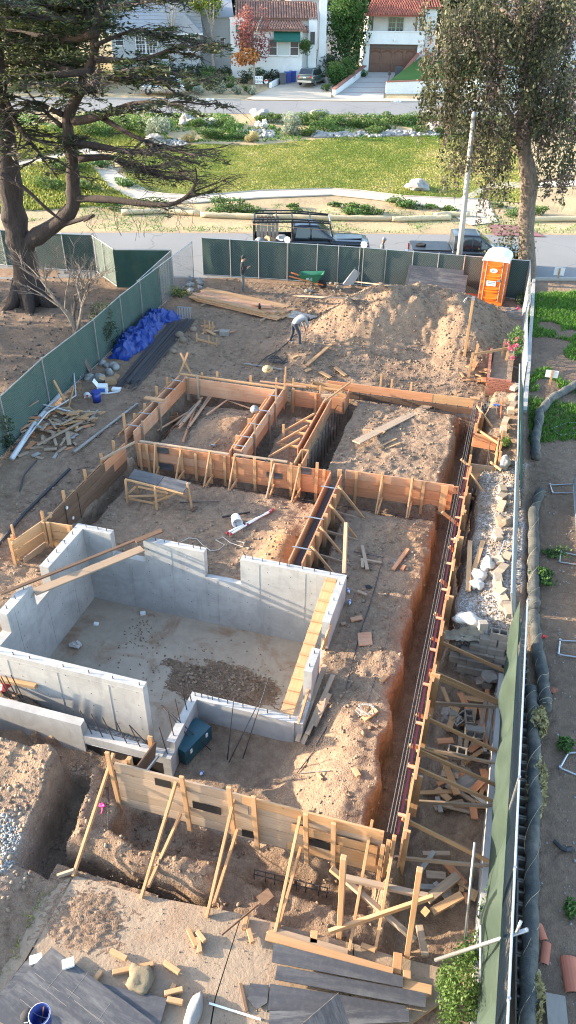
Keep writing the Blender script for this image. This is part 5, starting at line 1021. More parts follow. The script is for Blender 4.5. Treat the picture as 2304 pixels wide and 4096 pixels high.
def standing(arms):
    V_ = [(0,0,.93,.155,.12),(0,0,1.1,.15,.11),(0,.0,1.3,.165,.115),(0,0,1.42,.1,.085),(0,.02,1.48,.055),(0,.05,1.56,.075,.088),(0,.06,1.64,.078,.09),(0,.05,1.7,.05,.06)];E_ = [(0,1),(1,2),(2,3),(3,4),(4,5),(5,6),(6,7)]
    for s in (-1,1):
        i = len(V_);V_ += [(.1 * s,0,.86,.092),(.105 * s,.025,.48,.068),(.11 * s,-.01,.1,.05),(.12 * s,.13,.04,.04,.035)];E_ += [(0,i),(i,i + 1),(i + 1,i + 2),(i + 2,i + 3)]
        i = len(V_);el,ha,d,up = arms[0 if s < 0 else 1];V_ += [(.18 * s,0,1.38,.068),(*el,.05),(*ha,.036)];E_ += [(2,i),(i,i + 1),(i + 1,i + 2)];hand(V_,E_,i + 2,ha,d,up)
    return V_,E_
def face(t,c,skin):      # nose, ears, eyes, on a head centred at c, looking along +Y
    MB().blob((c[0],c[1] + .095,c[2] - .01),(.012,.02,.022),1,1,.1).build('nose',skin,t)
    for s in (-1,1): MB().blob((c[0] + s * .08,c[1],c[2] - .01),(.01,.022,.03),2,1,.1).build('ear',skin,t);MB().blob((c[0] + s * .03,c[1] + .082,c[2] + .015),(.011,.006,.007),3,1,.1).build('eye','hair',t)
    MB().blob((c[0],c[1] + .086,c[2] - .05),(.022,.006,.005),4,1,.1).build('mouth','skin_dark',t)
def cap(t,c,mat,r=.1,brim=True):
    MB().lathe((c[0],c[1],c[2]),[(r * 1.02,0),(r,.04),(r * .75,.085),(r * .25,.105)],14).build('cap',mat,t,True)
    if brim: MB().prism([(c[0] + math.cos(a) * r * .95,c[1] + r * .6 + math.sin(a) * r * 1.1) for a in np.linspace(0,math.pi,9)],c[2] - .005,c[2] + .008).build('cap_brim',mat,t)
def reg1(c):
    if c.z < .085: return 'shoe_tan'
    if c.z < .93: return 'denim_grey'
    if c.z > 1.47: return 'skin'
    if abs(c.x) < .2 and c.y > .2 and c.z > 1.05: return 'skin'
    return 'cloth_black'
V_,E_ = standing((((-.25,.06,1.12),(-.1,.27,1.2),(.4,.5,.3),(0,-.3,1)),((.25,.06,1.12),(.1,.27,1.22),(-.3,.5,.4),(0,-.3,1))))
def ex1(t):
    face(t,(0,.06,1.6),'skin');cap(t,(0,.05,1.655),'cloth_black');MB().blob((0,.03,1.63),(.088,.09,.07),3,2,.1).build('hair','hair',t,True);MB().box((0,.36,1.27),(.07,.012,.14)).build('phone','plastic_black',t)
p = onT(972,1170);person('man in black shirt and grey jeans looking down at a phone',(p.x,p.y,gz(p.x,p.y)),-1.25,V_,E_,reg1,ex1)
# bent-over worker: hips high, back level, arms hanging to a digging bar
V2 = [(0,0,.9,.155,.13),(0,.16,1.02,.14,.12),(0,.36,1.1,.165,.12),(0,.47,1.09,.09,.08),(0,.54,1.06,.055),(0,.61,1.0,.078,.088),(0,.66,.93,.075,.085),(0,.67,.88,.05)];E2 = [(0,1),(1,2),(2,3),(3,4),(4,5),(5,6),(6,7)]
for s,fx,fy in ((-1,-.2,-.06),(1,.28,.12)):
    i = len(V2);V2 += [(.1 * s,.0,.84,.095),(.5 * (.1 * s + fx),fy * .5 + .08,.48,.07),(fx,fy,.1,.05),(fx + .01,fy + .14,.04,.04,.035)];E2 += [(0,i),(i,i + 1),(i + 1,i + 2),(i + 2,i + 3)]
    i = len(V2);V2 += [(.18 * s,.42,1.08,.068),(.24 * s + .03,.5,.8,.05),(.07 * s + .06,.56,.6 + .08 * s,.036)];E2 += [(2,i),(i,i + 1),(i + 1,i + 2)];hand(V2,E2,i + 2,(.07 * s + .06,.56,.6 + .08 * s),(0,.1,-1),(0,1,0))
def reg2(c):
    if c.z < .085: return 'white_plastic'
    if c.y > .5 and c.z > .75 and abs(c.x) < .11: return 'skin_dark'
    if c.y > .42 and c.z < .66 and abs(c.x) < .3: return 'skin_dark'
    if c.z < .93 and c.y < .3: return 'denim_dark'
    return 'cloth_grey'
def ex2(t):
    MB().blob((0,.655,.95),(.09,.085,.1),5,2,.12).build('hair','hair',t,True);MB().blob((0,.7,.9),(.012,.02,.02),1,1,.1).build('nose','skin_dark',t)
p = onT(1175,1378);person('bent-over worker in grey sweatshirt and dark trousers digging beside the mound',(p.x,p.y,gz(p.x,p.y)),-.75,V2,E2,reg2,ex2)
q = onT(1205,1370);tag(MB().tube([q + Vector((0,0,-.05)),q + Vector((-.12,.1,1.0))],.018,6).build('digging_bar','galvanized'),'long steel bar held by the bent-over worker','bar')
V_,E_ = standing((((-.24,-.02,1.12),(-.26,.12,.9),(0,.2,-1),(1,0,0)),((.24,-.02,1.12),(.26,.1,.9),(0,.2,-1),(-1,0,0))))
def reg3(c): return 'rubber' if c.z < .085 else 'denim_dark' if c.z < .93 else 'skin_dark' if (c.z > 1.47 or (c.z < 1.0 and abs(c.x) > .2)) else 'denim_grey'
def ex3(t): face(t,(0,.06,1.6),'skin_dark');cap(t,(0,.05,1.655),'cloth_grey')
sp_ = sn(6.05,38.9);person('man in dark shirt and light grey cap walking along the street',(sp_[0],sp_[1],.02),-1.27,V_,E_,reg3,ex3)
# ---------------------------------------------------------------- vehicles
def hull(name,st,mat,parent,smooth=True):
    """a body lofted through stations; each station: x, half width, list of (width factor, z)"""
    vs = [];fs = [];n = len(st[0][2]) * 2
    for (x,w,prof_) in st:
        ring = [(x,-w * a,z) for a,z in prof_] + [(x,w * a,z) for a,z in prof_[::-1]];vs += ring
    for i in range(len(st) - 1):
        for k in range(n): fs.append((i * n + k,i * n + (k + 1) % n,(i + 1) * n + (k + 1) % n,(i + 1) * n + k))
    fs += [tuple(range(n))[::-1],tuple((len(st) - 1) * n + k for k in range(n))]
    me = MB().add(vs,fs).mesh(name,mat,smooth);o = link(name,me,parent);b = o.modifiers.new('b','BEVEL');b.width = .035;b.segments = 2;b.limit_method = 'ANGLE';b.angle_limit = .5;return o
def wheels(t,xs,hw,r=.38,w=.24,mat='alloy'):
    for x in xs:
        for s in (-1,1):
            ty = MB().lathe((x,s * hw - (w if s > 0 else 0),r),[(r * .62,0),(r * .94,0),(r,w * .2),(r,w * .8),(r * .94,w),(r * .62,w)],22,(0,1,0)).build('wheel','rubber',t,True)
            MB().lathe((x,s * (hw + .004) - (.02 if s > 0 else -.0),r),[(r * .62,0),(r * .55,.012),(r * .2,.02)],12,(0,1,0)).build('rim',mat,ty)
def quad(name,pts,mat,parent,off=.006):
    p = [Vector(q) for q in pts];nr = (p[1] - p[0]).cross(p[2] - p[0]).normalized() * off;return MB().extr([q + nr for q in p],nr).build(name,mat,parent)
def pickup(label,sc,nc,ang,paint,cover,L=6.2):
    x,y = sn(sc,nc);t = thing('pickup_truck',label,'truck',(x,y,.015),math.radians(ang));H = .96;bz = 1.08
    low = lambda z: [(.90,.42),(1.0,.6),(1.0,.9),(.95,z)]
    hull('bed_side',[(-3.1,H,low(bz)),(-1.05,H,low(bz))],paint,t) if cover else None
    if not cover:
        for s in (-1,1): hull('bed_side',[(-3.1,.04,[(1,.45),(1,1.1)]),(-1.05,.04,[(1,.45),(1,1.1)])],paint,t).location = (0,s * .92,0)
        MB().box((-2.07,0,.66),(2.05,1.76,.06)).build('bed_floor','black_paint',t);MB().box((-3.08,0,.8),(.06,1.8,.6)).build('tailgate',paint,t)
    hull('cab',[(-1.04,H,[(.92,.42),(1.0,.62),(1.0,1.0),(.955,1.12)]),(1.15,H,[(.92,.42),(1.0,.62),(1.0,1.0),(.955,1.12)])],paint,t)
    hull('roof',[(-1.0,.90,[(1.0,1.12),(.85,1.72),(.76,1.80)]),(-.6,.90,[(1.0,1.12),(.83,1.80),(.74,1.86)]),(.25,.90,[(1.0,1.12),(.82,1.80),(.72,1.86)]),(1.25,.91,[(1.0,1.10),(.97,1.14),(.9,1.16)])],paint,t)
    hull('hood',[(1.14,H,[(.9,.42),(1.0,.62),(1.0,.98),(.93,1.12)]),(2.5,H,[(.9,.42),(1.0,.62),(.99,.96),(.9,1.08)]),(3.0,.9,[(.9,.42),(1.0,.62),(.98,.9),(.86,1.0)])],paint,t)
    MB().prism([(1.35,-.5),(2.7,-.36),(2.7,.36),(1.35,.5)],1.1,1.135).build('hood_bulge',paint,t)
    quad('windshield',[(1.18,-.76,1.17),(1.18,.76,1.17),(.32,.66,1.80),(.32,-.66,1.80)],'glass_dark',t,.012)
    for s in (-1,1):
        f = (lambda P: P if s > 0 else P[::-1])
        quad('side_window',f([(-.02,s * .875,1.16),(1.02,s * .885,1.14),(.28,s * .745,1.74),(-.02,s * .745,1.76)]),'glass_dark',t,-.012 if s < 0 else -.012).location = (0,s * .03,0)
        quad('side_window',f([(-.9,s * .875,1.16),(-.1,s * .875,1.16),(-.1,s * .745,1.76),(-.78,s * .75,1.72)]),'glass_dark',t,-.012).location = (0,s * .03,0)
        MB().box((1.0,s * 1.05,1.2),(.1,.18,.16)).build('mirror','plastic_black',t);MB().beam((-.95,s * .965,.98),(1.1,s * .965,.98),.015,.03).build('door_trim','black_paint',t)
        MB().box((2.9,s * .68,.86),(.14,.36,.16)).build('headlight','window_glass',t);MB().box((-3.12,s * .82,.86),(.05,.16,.32)).build('tail_light','tail_red',t)
    MB().box((3.02,0,.8),(.06,1.0,.26)).build('grille','black_paint',t);MB().box((3.06,0,.55),(.16,1.86,.2)).build('front_bumper','black_paint',t);MB().box((-3.18,0,.55),(.14,1.8,.18)).build('rear_bumper','alloy',t)
    wheels(t,(-1.95,2.05),.95)
    if cover:
        MB().prism([(-3.04,-.84),(-1.1,-.84),(-1.1,.84),(-3.04,.84)],1.09,1.13).build('bed_cover','black_paint',t);MB().beam((-1.6,-.84,1.133),(-1.6,.84,1.133),.012,.006).build('cover_seam','plastic_black',t)
        for k in range(6): MB().beam((-.75,-.5 + k * .2,1.865),(.2,-.48 + k * .19,1.868),.05,.012).build('roof_rib',paint,t)
    return t
T1 = pickup('black crew cab pickup with a ladder rack on the street',2.6,41.5,16.5,'car_black',False)
def rack(t):
    r = .042
    for s in (-1,1):
        MB().tube([(-3.05,s * .93,2.02),(-3.05,s * .93,.9)],r,6).build('rack_post','black_paint',t);MB().tube([(-1.05,s * .93,2.05),(-1.05,s * .93,1.0)],r,6).build('rack_post','black_paint',t)
        MB().tube([(-3.1,s * .93,2.02),(-1.0,s * .93,2.06),(.9,s * .86,2.0)],r,6).build('rack_rail','black_paint',t);MB().tube([(-3.05,s * .93,2.18),(-1.0,s * .93,2.2),(.95,s * .8,2.06)],r * .8,6).build('rack_rail','black_paint',t)
        for x in (-2.6,-1.9,-1.05,-.2,.5): MB().tube([(x,s * .93,2.02),(x,s * .93,2.19)],r * .7,5).build('rack_strut','black_paint',t)
        MB().tube([(.9,s * .86,2.0),(1.1,s * .86,1.3)],r * .8,6).build('rack_post','black_paint',t)
    for x in (-3.05,-1.9,-1.05,-.1,.92): MB().tube([(x,-.93,2.04),(x,.93,2.04)],r,6).build('rack_crossbar','alloy' if x > .9 else 'black_paint',t)
    text('SIERRA',.13,'alloy',t,(1.6,-.972,.9),(math.pi / 2,0,0))
rack(T1)
def inbed(dx,dy,dz): m = T1.matrix_basis.copy();m = Matrix.Translation(T1.location) @ Matrix.Rotation(T1.rotation_euler.z,4,'Z');return m @ Vector((dx,dy,dz))
t = thing('wooden_crate','tall slatted grey wooden crate standing in the truck bed','crate',inbed(-2.35,.35,.7),math.radians(16.5))
for k in range(6): MB().box((-.5 + k * .2,-.3,.65),(.16,.03,1.3)).build('slat','fir_grey',t);MB().box((-.5 + k * .2,.3,.65),(.16,.03,1.3)).build('slat','fir_old',t)
for y in (-.27,.27):
    for z in (.1,1.15): MB().beam((-.6,y,z),(.6,y,z),.03,.12).build('rail','fir_dark',t)
tag(MB().blob((0,0,.2),(.4,.3,.28),5,2,.4).build('sack','white_bag',loc=inbed(-1.55,-.3,.72)),'crumpled white sack in the middle of the truck bed','sack');tag(MB().blob((0,0,.2),(.26,.24,.2),9,2,.3).build('sack','white_bag',loc=inbed(-2.75,-.4,.75)),'small white bundle at the tail of the truck bed','sack');tag(MB().blob((0,0,.2),(.3,.25,.25),12,2,.5).build('work_gear','cardboard',loc=inbed(-2.25,-.45,.72)),'brown heap of gear beside the crate in the truck bed','gear')
def hat(label,p,mat,tilt=(0,0,0),r=.2,name='sun_hat'):
    t = thing(name,label,'hat',p);t.rotation_euler = tilt;MB().lathe((0,0,0),[(r,-.02),(r * .5,.0),(r * .5,.004),(r * .46,.09),(r * .25,.12),(.01,.115)],22).build('brim_and_crown',mat,t,True);MB().lathe((0,0,.012),[(r * .51,0),(r * .5,.03)],22,cap=False).build('hat_band','fir_dark',t);return t
hat('grey bucket hat hanging on the truck bed side',inbed(-2.75,-1.02,1.12),'cloth_grey',(.5,0,0),.28)
pole('long thin pole tied along the truck rack',inbed(-3.9,-.97,2.0),inbed(2.0,-1.0,1.6),.02,'fir_old','wooden_pole')
T2 = pickup('dark grey crew cab pickup with a black bed cover behind the fence',10.75,39.65,13.5,'car_grey',True)
m = Matrix.Translation(T2.location) @ Matrix.Rotation(T2.rotation_euler.z,4,'Z');tag(MB().blob((0,0,.05),(.3,.18,.1),3,2,.4).build('jacket','cloth_black',loc=m @ Vector((-2.6,-.1,1.13))),'black jacket lying on the truck bed cover','jacket')
def suv(label,loc,rz,paint,L=4.4,W_=.9,H=1.6,name='parked_car'):
    t = thing(name,label,'car',loc,rz);h = L / 2
    hull('body',[(-h,W_ * .88,[(.9,.35),(1,.6),(.98,.85),(.9,.98)]),(-h + .35,W_,[(.95,.3),(1,.6),(1,.85),(.93,1.0)]),(h - .8,W_,[(.95,.3),(1,.6),(1,.8),(.9,.95)]),(h,W_ * .82,[(.9,.35),(1,.5),(.96,.7),(.85,.78)])],paint,t)
    hull('cabin',[(-h + .12,W_ * .86,[(1,.97),(.93,1.05),(.88,1.08)]),(-h + .55,W_ * .9,[(1,.98),(.84,H - .08),(.74,H)]),(.35,W_ * .9,[(1,.96),(.84,H - .06),(.74,H)]),(h - 1.05,W_ * .88,[(1,.93),(.95,.95),(.9,.97)])],paint,t)
    quad('windshield',[(h - 1.1,-W_ * .76,.99),(h - 1.1,W_ * .76,.99),(.42,W_ * .66,H - .06),(.42,-W_ * .66,H - .06)],'glass_dark',t,.015);quad('rear_window',[(-h + .14,W_ * .74,1.09),(-h + .14,-W_ * .74,1.09),(-h + .5,-W_ * .64,H - .1),(-h + .5,W_ * .64,H - .1)],'glass_dark',t,.015)
    for s in (-1,1):
        P = [(-h + .55,s * W_ * .87,1.02),(.0,s * W_ * .88,1.0),(.0,s * W_ * .765,H - .13),(-h + .75,s * W_ * .765,H - .13)];quad('side_window',P if s > 0 else P[::-1],'glass_dark',t,-.01).location = (0,s * .035,0)
        P = [(.08,s * W_ * .88,1.0),(h - 1.3,s * W_ * .87,.99),(.4,s * W_ * .77,H - .13),(.08,s * W_ * .765,H - .13)];quad('side_window',P if s > 0 else P[::-1],'glass_dark',t,-.01).location = (0,s * .035,0)
        MB().box((-h + .05,s * W_ * .74,.86),(.12,.2,.2)).build('tail_light','tail_red',t);MB().box((h - .1,s * W_ * .62,.68),(.12,.3,.12)).build('headlight','window_glass',t);MB().box((h - 1.25,s * (W_ + .08),1.02),(.12,.16,.12)).build('mirror',paint,t)
    MB().box((-h - .02,0,.45),(.12,W_ * 1.7,.18)).build('rear_bumper','alloy',t);MB().box((-h - .03,0,.8),(.03,.32,.11)).build('number_plate','sign_white',t);MB().box((h,0,.42),(.12,W_ * 1.5,.16)).build('front_bumper','plastic_black',t);wheels(t,(-h + .8,h - .85),W_ - .02,.33,.2);return t
# ---------------------------------------------------------------- black form sheets, foreground clutter
def sheet(label,pts,zs,mat='black_plywood',th=.018,name='form_sheet',cat='sheet',group=None):
    P = [at(p[0],p[1],z) for p,z in zip(pts,zs if isinstance(zs,(list,tuple)) else [zs] * len(pts))];c = sum(P,Vector()) / len(P);x = (P[1] - P[0]).normalized();nr = (P[1] - P[0]).cross(P[-1] - P[0]).normalized();nr = nr if nr.z >= 0 or abs(nr.z) < .3 else -nr;y = nr.cross(x)
    m = MB().extr([((p - c).dot(x),(p - c).dot(y),(p - c).dot(nr)) for p in P],(0,0,-th));o = m.build(name,mat);mx = Matrix((x,y,nr)).transposed().to_4x4();mx.translation = c;o.matrix_world = mx;return tag(o,label,cat,group)
B4 = lambda x,y: (x / 2.415,3700 + y / 2.415);B6 = lambda x,y: (1000 + x / 1.02375,3700 + y / 1.02375)
o = sheet('large scuffed black form sheet with white score lines at lower left',[B4(500,212),B4(1500,950),B4(900,1500),B4(-120,860)],-.93);rr = random.Random(6)
for k in range(16): u = rr.uniform(-.7,.7);v = rr.uniform(-.42,.42);l = rr.uniform(.15,.7);d = (l,.0045) if k % 3 else (.0045,l * .7);MB().box((u,v,.001),(*d,.003),rr.uniform(-.015,.015)).build('score_mark','block_grey',o)
sheet('black form sheet beneath the large one at the left edge',[B4(245,350),B4(520,380),B4(250,900),B4(-160,860)],-1.0);sheet('black form sheet under the right side of the large one',[P5(512,545),P5(842,622),P5(795,790),P5(560,800)],-.98)
sheet('topmost mottled black strip against the slab edge boards',[B6(95,72),B6(628,210),B6(626,255),B6(90,152)],[-.86,-.86,-.9,-.9]);sheet('sand stained black strip below the topmost one',[B6(112,165),B6(725,278),B6(718,338),B6(102,222)],-.93);sheet('dark strip with thin scratches in the right sheet stack',[B6(82,240),B6(360,284),B6(640,330),B6(640,395),B6(74,348)],-.97);sheet('white streaked strip at the bottom frame edge',[B6(80,352),B6(650,345),B6(652,396),B6(76,420)],-.9);sheet('small dark sheet poking out of the stack at left',[B6(0,238),B6(78,246),B6(70,318),B6(28,345),B6(-10,300)],-1.03)
tr_ = [B6(362,278),B6(418,430),B6(150,460)];sheet('pale curled sheet corner standing over the strips',tr_,[-.45,-.8,-.85])
plank('long pale edge board along the slab, front one',P5(1340,305),P6(528,492),.14,.045,'fir_yellow',za=-.93,zb=-.93);plank('long pale edge board along the slab, rear one',P5(1375,285),P6(300,395),.14,.045,'fir_old',za=-.98,zb=-.98);plank('pale board end right of the sheet stack',P6(580,548),P6(722,580),.14,.045,'fir_yellow',za=-.95,zb=-.95)
for i,(a,b,w,z) in enumerate((((553,393),(546,497),.14,-.98),((598,482),(598,522),.12,-.9),((132,282),(128,345),.12,-.98),((368,352),(440,378),.08,-1.0))): plank(('flat board offcut laid across the slab edge','short block standing behind the edge board','small block beside the near form brace foot','short offcut lying by the brace feet')[i],P6(*a),P6(*b),w,.045,'fir_yellow',za=z,zb=z)
blk = [((948,275),(988,360),'left of three blocks standing together on the slab'),((992,285),(1030,335),'wedge shaped block of the three on the slab'),((995,315),(1008,392),'thin middle piece of the three blocks on the slab'),((558,380),(638,422),'pale drilled block alone near the soil dump'),((566,494),(774,448),'long pale batten in front of the burlap sack'),((828,440),(904,492),'pale drilled block right of the burlap sack'),((478,528),(512,482),'short block at the edge of the large black sheet'),((828,598),(920,576),'upper crossed block right of the burlap sack'),((848,612),(880,550),'lower crossed block right of the burlap sack'),((842,626),(920,642),'block against the corner of the black sheet'),((1240,212),(1226,276),'standing block below the shovel'),((1250,274),(1270,342),'thin block below the shovel'),((1345,300),(1375,288),'brace foot block at the slab edge')]
for i,(a,b,l) in enumerate(blk): plank(l,P5(*a),P5(*b),.075,.075,'fir_yellow',za=-1.02 + .03 * (i % 2),zb=-1.02 + .03 * (i % 2),name='timber_block',cat='block')
def sack(label,p,r,mat,seed,name='sack',rough=.35): return tag(MB().blob((0,0,r[2] * .6),r,seed,3,rough).build(name,mat,loc=p,smooth=True),label,'sack')
sack('olive burlap sack lying on the slab',at(*P5(705,535),-1.07),(.24,.2,.12),'burlap',7);sack('stiff grey cement bag standing at the bottom edge',at(*P5(975,700),-1.07),(.12,.28,.12),'stone',9,rough=.14)
t = thing('shovel','shovel with a rusty square blade leaning on the slab edge','shovel',at(*P5(1115,302),-1.0));o = t.location;a = at(*P5(1300,148),-.85);MB().tube([(0,0,0),a - o],.018,6).build('handle','fir_dark',t);c = at(*P5(1330,115),-.85) - o;d = (a - o).normalized();s_ = Vector((-d.y,d.x,0)).normalized();MB().extr([c - d * .1 - s_ * .1,c - d * .1 + s_ * .1,c + d * .14 + s_ * .09,c + d * .14 - s_ * .09],(0,0,.012)).build('blade','fir_dark',t)
plank('thin black stick lying on the slab',P5(1210,545),P5(1242,690),.045,.03,'fir_dark',za=-1.05,zb=-1.05);plank('white metal strip lying on the slab',P5(1052,645),P5(1312,727),.03,.012,'white_paint',za=-1.05,zb=-1.05)
for i,(x,y) in enumerate(((182,430),(345,450))): c = at(*P5(x,y),-.92 if i else -1.0);t = thing('food_tub',('small white lid on the slab edge at left','clear white tub standing on the large black sheet')[i],'tub',c,.6);MB().box((0,0,.03),(.17,.13,.06),taper=1.1).build('tub','white_plastic',t);MB().box((0,0,.062),(.13,.09,.004)).build('inside','bottle_clear',t)
t = thing('baseball_cap','black baseball cap with a white mark on the black sheet','cap',at(*P5(140,715),-.92),.4);MB().lathe((0,0,0),[(.1,0),(.105,.05),(.08,.1),(.02,.12)],16).build('crown','cloth_black',t,True);MB().prism([(.06 + math.sin(a) * .12,math.cos(a) * .09) for a in np.linspace(0,math.pi,9)],0,.012).build('brim','cloth_black',t);MB().box((.0,-.1,.06),(.06,.006,.03)).build('mark','sign_white',t)
# timber tripod frame at lower right
t = thing('post_and_beam','raw timber frame of two posts and crossed beams at lower right','frame',at(*P6(258,322),-1.1))
def upr(nm,base,top,zb,w=.09,mat='fir_yellow'): p = at(*base,zb);q = atY(*top,p.y);return beam(nm,p,q,w,w,mat,t,up=(0,1,0)),p,q
_,p_,q_ = upr('post',P6(258,322),Z6(280,538),-1.15);_,p2_,q2_ = upr('post',P6(597,420),Z6(663,600),-1.15)
beam('rail',at(*P6(255,5),-.35),at(*P6(705,108),-.35),.09,.09,'fir_old',t);beam('cross_beam',at(*P6(208,285),-.75),at(*P6(733,108),-.15),.06,.1,'fir_yellow',t);beam('cross_beam',at(*P6(292,28),-.5),at(*P6(640,328),-.8),.09,.09,'fir_old',t);beam('rail',at(*Z6(215,595),-.3),at(*Z6(262,635),-.35),.09,.09,'fir_yellow',t)
for i,(a,b,w) in enumerate((((660,255),(690,405),.12),((725,185),(875,100),.14),((680,200),(705,170),.12))): plank(('weathered board propped right of the timber frame','thick pale board right of the timber frame','small wedge of wood beside the timber frame')[i],P6(*a),P6(*b),w,.06,'fir_old' if i == 0 else 'fir_yellow',za=-1.05,zb=-1.0)
plank('long dark board sloping out of the trench by the frame',Z6(700,755),Z6(855,630),.16,.06,'fir_old',za=-1.05,zb=-1.1);plank('orange marked stake lying in the trench end',Z6(848,665),Z6(905,700),.04,.03,'fir_yellow',za=-1.2,zb=-1.2)
# ---------------------------------------------------------------- things on the pads
def table():
    A = lambda x,y: Rz(400,1720,x,y);t = thing('work_table','makeshift sheet topped work table on the southwest pad','table',at(*A(530,700),-.6));o = t.location
    sh = [at(*A(335,380),.1),at(*A(880,515),.1),at(*A(800,608),.08),at(*A(275,465),.08)];x = (sh[1] - sh[0])
    m1 = [sh[0],sh[0].lerp(sh[1],.53),sh[3].lerp(sh[2],.53),sh[3]];m2 = [sh[0].lerp(sh[1],.54),sh[1],sh[2],sh[3].lerp(sh[2],.54)]
    for q in (m1,m2): MB().extr([p - o for p in q],(0,0,.02)).build('top_sheet','black_plywood',t)
    for a,b in (((265,700),(245,478)),((365,615),(350,500)),((548,775),(530,548)),((888,755),(842,512)),((642,685),(632,570))): p = at(*A(*a),-.62);q = atY(*A(*b),p.y);beam('leg',p,q,.045,.07,'fir_yellow',t,up=(0,1,0))
    for a,za,b,zb in (((243,477),.07,(805,612),.05),((245,655),-.5,(560,716),-.5),((515,702),-.45,(768,595),.0),((275,642),-.35,(640,630),-.3),((370,548),-.05,(660,610),-.05),((270,620),-.4,(345,545),-.1),((690,590),.03,(860,655),-.3)): beam('rail',at(*A(*a),za),at(*A(*b),zb),.035,.06,'fir_yellow',t)
table()
for i,(a,b) in enumerate(((Z3(1138,428),Z3(1362,318)),(Z3(1155,436),Z3(1372,308)))):
    p,q = onT(*a,.06),onT(*b,.06);t = thing('survey_staff',('upper white survey staff with red ends on the southwest pad','lower white survey staff with red ends on the southwest pad')[i],'staff',p);MB().tube([(0,0,0),q - p],.03,7).build('rod','white_plastic',t);MB().tube([(q - p) * -.0,(q - p) * .05],.034,7).build('red_tip','red_paint',t);MB().tube([(q - p) * .96,(q - p) * 1.01],.036,7).build('red_tip','red_paint',t);MB().tube([(q - p) * .38,(q - p) * .42],.034,7).build('band','red_paint' if i else 'plastic_black',t)
def cord(label,P,r=.012,mat='twine',name='cord'): return tag(MB().tube(P,r,5).build(name,mat),label,'cord')
cord('thin grey cord snaking on the southwest pad',[onT(*Z3(x,y),.02) for x,y in ((910,465),(950,445),(990,450),(1020,480),(1060,510),(1100,505),(1130,480),(1085,455),(1120,440),(1160,470),(1220,490),(1230,470),(1190,460))]);plank('black bar beside the tipped white bucket',Z3(1118,345),Z3(1258,320),.04,.04,'black_paint',.05);plank('thin rebar length below the work table',Z3(905,268),Z3(1100,265),.02,.02,'rebar',.03);plank('small brown wedge below the work table',Z3(962,315),Z3(992,295),.1,.04,'fir_dark',.04)
p = at(*Rz(650,1450,1015,60),.62);hat('straw hat hanging on a stake at the far form',p,'straw_hat',(.35,.1,0),.2);p = at(*Rz(650,1450,890,455),.28);hat('white brimmed hat resting on the form wall',p,'cloth_grey',(1.2,.5,.2),.15)
t = thing('tool_tray','small open wooden tool box beside the stick bundle','tool box',onT(*Rz(650,1450,105,560)),.5);[MB().box(c,d).build('side','fir_red',t) for c,d in (((0,-.12,.12),(.36,.02,.24)),((0,.12,.12),(.36,.02,.24)),((-.17,0,.12),(.02,.22,.24)),((.17,0,.12),(.02,.22,.24)))];MB().box((0,0,.02),(.34,.22,.03)).build('bottom','black_paint',t)
t = thing('hammer','hammer lying beside the heap room form end','hammer',onT(*Rz(650,1450,490,815),.05));d = onT(*Rz(650,1450,555,760),.1) - t.location;MB().tube([(0,0,0),d],.02,6).build('handle','fir_yellow',t);MB().box((0,0,0),(.16,.06,.06)).build('head','galvanized',t)
# southeast pad
for i,(a,b,w,mt,l) in enumerate(((Z4(372,495),Z4(398,615),.09,'fir_old','pointed grey stake lying on the east pad'),(Z4(372,555),Z4(374,600),.08,'fir_old','short stub beside the pointed stake on the east pad'),(Z4(528,610),Z4(602,506),.1,'fir_red','red brown board on the east pad'),(Z4(572,610),Z4(585,588),.09,'fir_red','tiny offcut near the red brown board'),(Z4(385,560),Z4(470,575),.06,'fir_old','thin lath on the east pad'),(Z5(315,108),Z5(372,96),.12,'fir_pink','pinkish block on the east pad'),(Z5(265,130),Z5(290,125),.08,'fir_old','tiny block below the pinkish block'),(Z5(465,417),Z5(500,385),.1,'fir_yellow','pale offcut near the pad edge'),(Z5(378,612),Z5(445,562),.12,'fir_yellow','pale board under the twine coil'),(Z6(330,100),Z6(355,140),.1,'fir_yellow','pale offcut near the near form'),(Z6(145,125),Z6(170,155),.05,'fir_yellow','thin splinter near the near form'),(Z4(350,720),Z4(395,740),.08,'fir_old','dark offcut beside the basement east wall'))): plank(l,a,b,w,.045,mt,.03)
plank('square pinkish board piece on the east pad',Z5(352,205),Z5(422,200),.42,.03,'fir_pink',.03)
for i,(a,b) in enumerate((((45,745),(185,358)),((72,740),(158,540)),((95,705),(225,405)),((132,658),(208,495)))): tag(plank('',Z5(*a),Z5(*b),.1,.05,'fir_old',.06 + .03 * i),('longest old plank beside the east basement wall','second old plank beside the east basement wall','shadowed old plank beside the east basement wall','rightmost short plank beside the east basement wall')[i],'plank')
rr = random.Random(9);c = onT(*Z5(395,560),.05);cord('tangled coil of pale twine on the east pad',[(c.x + .24 * math.cos(k * .7) * rr.uniform(.4,1),c.y + .24 * math.sin(k * .7) * rr.uniform(.4,1),c.z + .06 * rr.random()) for k in range(40)],.007)
for i,P in enumerate(([Z4(475,560),Z4(420,755),Z5(360,180),Z5(290,450)],[Z4(330,515),Z4(480,545)],[Z5(320,430),Z5(140,740)],[Z5(520,60),Z5(500,200),Z5(440,400),Z5(395,530)],[Z6(60,120),Z6(215,108)],[Z6(45,120),Z6(135,5)])): cord(('dark string line running the length of the east pad','thin rebar at the top of the east pad','dark string near the plank pile','curved wire along the pad edge','thin rebar lying near the near form','dark cable by the teal chest')[i],[onT(*q,.03) for q in P],.012 if i != 3 else .006,'rebar')
